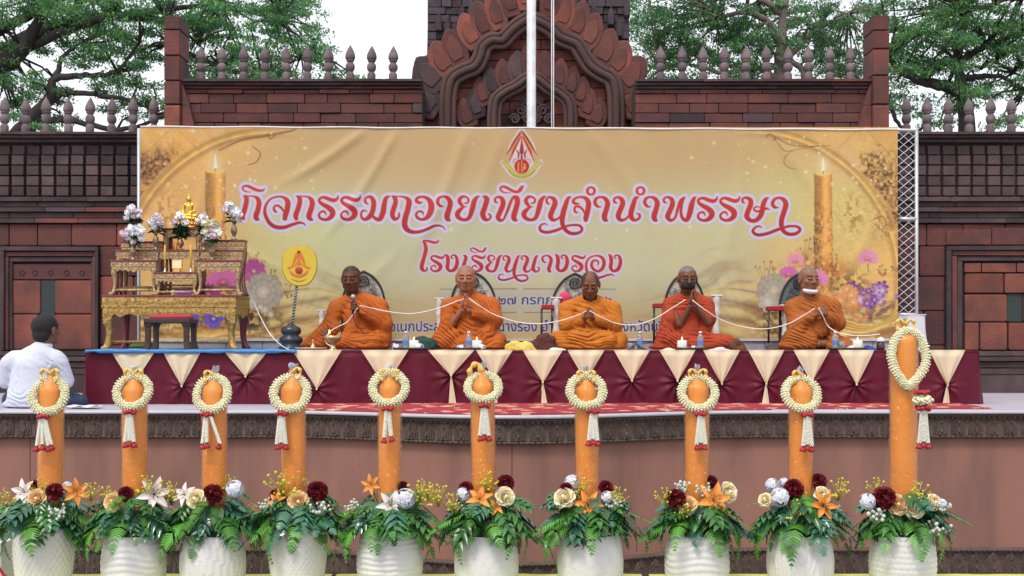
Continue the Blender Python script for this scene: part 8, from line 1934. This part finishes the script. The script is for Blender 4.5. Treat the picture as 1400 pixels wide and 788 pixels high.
def tassel_end(seed):
    mb = MB(); rr = random.Random(seed)
    for i in range(9): a = 6.283 * i / 9; d = Vector((math.cos(a) * .5, math.sin(a) * .5, -1)).normalized(); q = d.to_track_quat('Z', 'Y').to_matrix(); mb.ell(d * .016, (.007, .007, .014), 6, 5, rot=q)
    return mb.mesh('rose_tip', RRO)
TIP = tassel_end(1)
CALYX = MB().lathe([(.004, .008), (.009, 0), (.010, -.008)], n=8).mesh('calyx', mat('olive_calyx', (.10, .12, .04), .7))
#        base px, top px, shoulder y, tip y, half width, ring (x,y), tassel dx, strand count, lean of ring
CANS = [(68, 70, 531, 508, 17, 71, 541, -2, 4), (184, 184, 532, 508, 17, 185, 535, 1, 3), (293, 293, 532, 510, 17, 293, 538, -3, 3), (402, 400, 530, 506, 17, 399, 537, -9, 3), (532, 533, 528, 508, 15.5, 533, 530, 0, 2), (662, 659, 527, 505, 16.5, 661, 529, 2, 3),
        (804, 801, 532, 510, 16, 801, 534, 8, 3), (953, 953, 529, 508, 16.5, 953, 537, 1, 3), (1095, 1095, 532, 510, 16.5, 1093, 538, 4, 3), (1235, 1236, 463, 442, 18.6, 1237, 490, 11, 3)]
for ci, (xb_, xt_, ys, yt, hw, rx_, ry_, td, ns) in enumerate(CANS):
    r_ = random.Random(300 + ci); yc = YP0 + .02; b = (wx(xb_, yc), yc, ZR + .03); kk = yc / F; lean = (xt_ - xb_) * kk
    t = thing('offering_candle', CANLAB[ci], 'candle', b, 0, 'orange offering candles wrapped in cellophane'); zs = wz(ys, yc) - b[2]; zt = wz(yt, yc) - b[2]; R_ = hw * kk
    n_, m_ = 40, 60; a = np.linspace(0, 2 * np.pi, n_, endpoint=False)[:, None] * np.ones((1, m_)); v = np.ones((n_, 1)) * np.linspace(0, 1, m_)[None]; prof = np.interp(v, [0, .86, .90, .955, 1], [1, 1, .97, .42, .22])
    V = np.stack([R_ * .965 * prof * np.cos(a) + lean * v, R_ * .965 * prof * np.sin(a), v * (zt - .0)], -1)
    sv = zs / zt
    prof = np.interp(v, [0, sv - .02, sv, sv + (1 - sv) * .55, 1], [1, 1, .96, .38, .2]); V = np.stack([R_ * .96 * prof * np.cos(a) + lean * v, R_ * .96 * prof * np.sin(a), v * zt], -1)
    place(npmesh('wax_shaft', V.reshape(-1, 3), gridq(n_, m_, True), CW), 'wax_shaft', t)
    n_, m_ = 72, 110; a = np.linspace(0, 2 * np.pi, n_, endpoint=False)[:, None] * np.ones((1, m_)); v = np.ones((n_, 1)) * np.linspace(0, 1, m_)[None]; prof = np.interp(v, [0, sv - .02, sv, sv + (1 - sv) * .55, 1], [1.02, 1.02, 1.0, .42, .22])
    cr_ = (1 if ci != 4 else 1.6) * .0022 * (np.abs(fbm(a * 2.6 + ci, v * 16 + ci, o=3)) * 1.6 + .6 * np.abs(np.sin(a * 7 + 5 * fbm(a, v * 6 + ci)))) ; V = np.stack([(R_ * prof + cr_) * np.cos(a) + lean * v, (R_ * prof + cr_) * np.sin(a), v * (zt + .004)], -1)
    place(npmesh('wrapper', V.reshape(-1, 3), gridq(n_, m_, True), FILM), 'wrapper', t)
    # gathered tuft of cellophane and ribbon
    mb = MB()
    for k in range(13):
        aa_ = r_.uniform(0, 6.28); e = r_.uniform(.25, .75); L_ = r_.uniform(.025, .055); d = Vector((math.cos(aa_) * e, math.sin(aa_) * e, 1)).normalized(); s = d.orthogonal().normalized(); b0 = Vector((lean, 0, zt - .004)); w_ = r_.uniform(.010, .020)
        mb.add([b0 - s * .003, b0 + s * .003, b0 + d * L_ * .6 + s * w_, b0 + d * L_ + s * w_ * .3, b0 + d * L_ * .9 - s * w_ * .5, b0 + d * L_ * .55 - s * w_], [(0, 1, 2, 3), (0, 3, 4, 5)])
    mb.build('gathered_top', FILMT, t)
    z0 = zt - .018 if ci != 9 else zt - .01; sd_ = [(-1, 1), (1, 1), (1, .2), (-.2, 1), (-.6, 1), (-1, .1), (-.6, 1), (.1, 1), (-1, .3), (.1, 1)][ci]
    for s_, amt in ((-1, max(.35, -sd_[0] if sd_[0] < 0 else .5)), (1, max(.35, sd_[1]))):
        pts = [(lean, -.008, z0), (lean + s_ * .030, -.02, z0 + .030), (lean + s_ * .048, -.022, z0 + .012), (lean + s_ * .044, -.024, z0 - .022), (lean + s_ * .036, -.020, z0 - .040)]
        if ci == 5 and s_ < 0: pts = [(lean, -.01, z0), (lean - .02, -.015, z0 + .045), (lean - .05, -.02, z0 + .040), (lean - .068, -.022, z0 + .010), (lean - .072, -.02, z0 - .018)]
        if amt > .4: mb = MB(); mb.tube([tuple(p) for p in crom(pts, 5)], [.014 + .005 * math.sin(i * .9) for i in range(5 * (len(pts) - 1) + 1)], 7, flat=.6); mb.build('ribbon', RIB, t)
    MB().lathe([(.011, -.006), (.0125, 0), (.011, .006)], n=12).build('tie_band', RIB, t, (lean, 0, zt - .012))
    # garland: its own thing, hanging on the candle
    gb = (wx(rx_, yc), yc - .045, wz(ry_, yc)); g_ = thing('jasmine_garland', GARLAB[ci], 'garland', gb, 0, 'jasmine garlands hung on the candles'); tl = R(24 if ci != 5 else 38)
    if ci != 9:
        sx_ = 1 + r_.uniform(-.04, .04); o = place(RINGM[ci % 3], 'flower_ring', g_, (0, 0, 0), (-tl, r_.uniform(-.12, .12), 0), (sx_, 1, (1.04 if ci in (0, 2, 3) else .98) * (1.02 if ci != 5 else .96))); bot = Vector((td * kk, -math.sin(tl) * .10 - .022, -.112 if ci != 5 else -.10))
    else:
        bud_ring(.098, .155, .028, 62, 9, 9, .45).build('flower_ring', JAS, g_, (0, -.02, 0), (-R(12), R(5), 0)); bot = Vector((td * kk, -.105, -.185))
        place(ROSB, 'rose_band', g_, bot, scale=(1.2, 1.2, .9)); mb = MB(); rr = random.Random(5)
        for i in range(120): d = Vector((rr.gauss(0, 1), rr.gauss(0, 1), rr.gauss(0, .6))).normalized(); mb.ell(Vector((d.x * .052, d.y * .045, d.z * .028)), .0075, 6, 4)
        mb.ell((0, 0, 0), (.044, .038, .022), 10, 8); mb.build('flower_ball', JAS, g_, tuple(bot + Vector((.005, 0, -.045)))); bot = bot + Vector((.006, 0, -.088))
    place(ROSB, 'rose_band', g_, bot, (0, 0, r_.random() * 3), (1.0 if ci < 9 else 1.2,) * 3)
    if ci in (0, 2): sp = [-.022, .0, .022, .035][:ns] if ci == 0 else [-.018, .0, .052]
    else: sp = [(-.014, .014), (-.018, 0, .018)][ns == 3] if ns < 4 else (-.03, -.01, .01, .03)
    L_ = (.155 if ci != 9 else .175) * r_.uniform(.94, 1.04)
    for si, dx in enumerate(sp):
        Ls = L_ * (1 - .05 * (si % 2)); rf = .006 if ci == 2 or ci == 0 else .0085
        strand(22, Ls, rf, si + ci * 7, dx * (1.0 if ci in (0, 2) else .9)).build('jasmine_strand', JASW, g_, tuple(bot + Vector((dx * .4, -.006, -.012)))); e = bot + Vector((dx * 1.35, -.006, -.018 - Ls)); place(CALYX, 'calyx', g_, tuple(e + Vector((0, 0, .006)))); place(TIP, 'rose_tip', g_, tuple(e), (r_.uniform(-.2, .2), -dx * 8, r_.random() * 3), (1.15,) * 3)

# white gift box with a red handle at the lower left edge
t = thing('gift_bag', 'white paper bag with a red strap half cut by the left edge of the picture', 'bag', (wx(-14, 6.75), 6.75, ZC + .001))
MB().box(-.11, .105, -.09, .09, 0, wz(740, 6.75) - ZC, .003).build('paper_body', mat('white_paper', (.7, .7, .74), .8), t)
mb = MB(); mb.tube(crom([(.04, -.095, .13), (.09, -.10, .10), (.14, -.11, .045), (.20, -.10, .02), (.26, -.08, .022)], 6), .013, 8, flat=.5); mb.build('red_strap', mat('red_ribbon', (.40, .01, .03), .5), t)
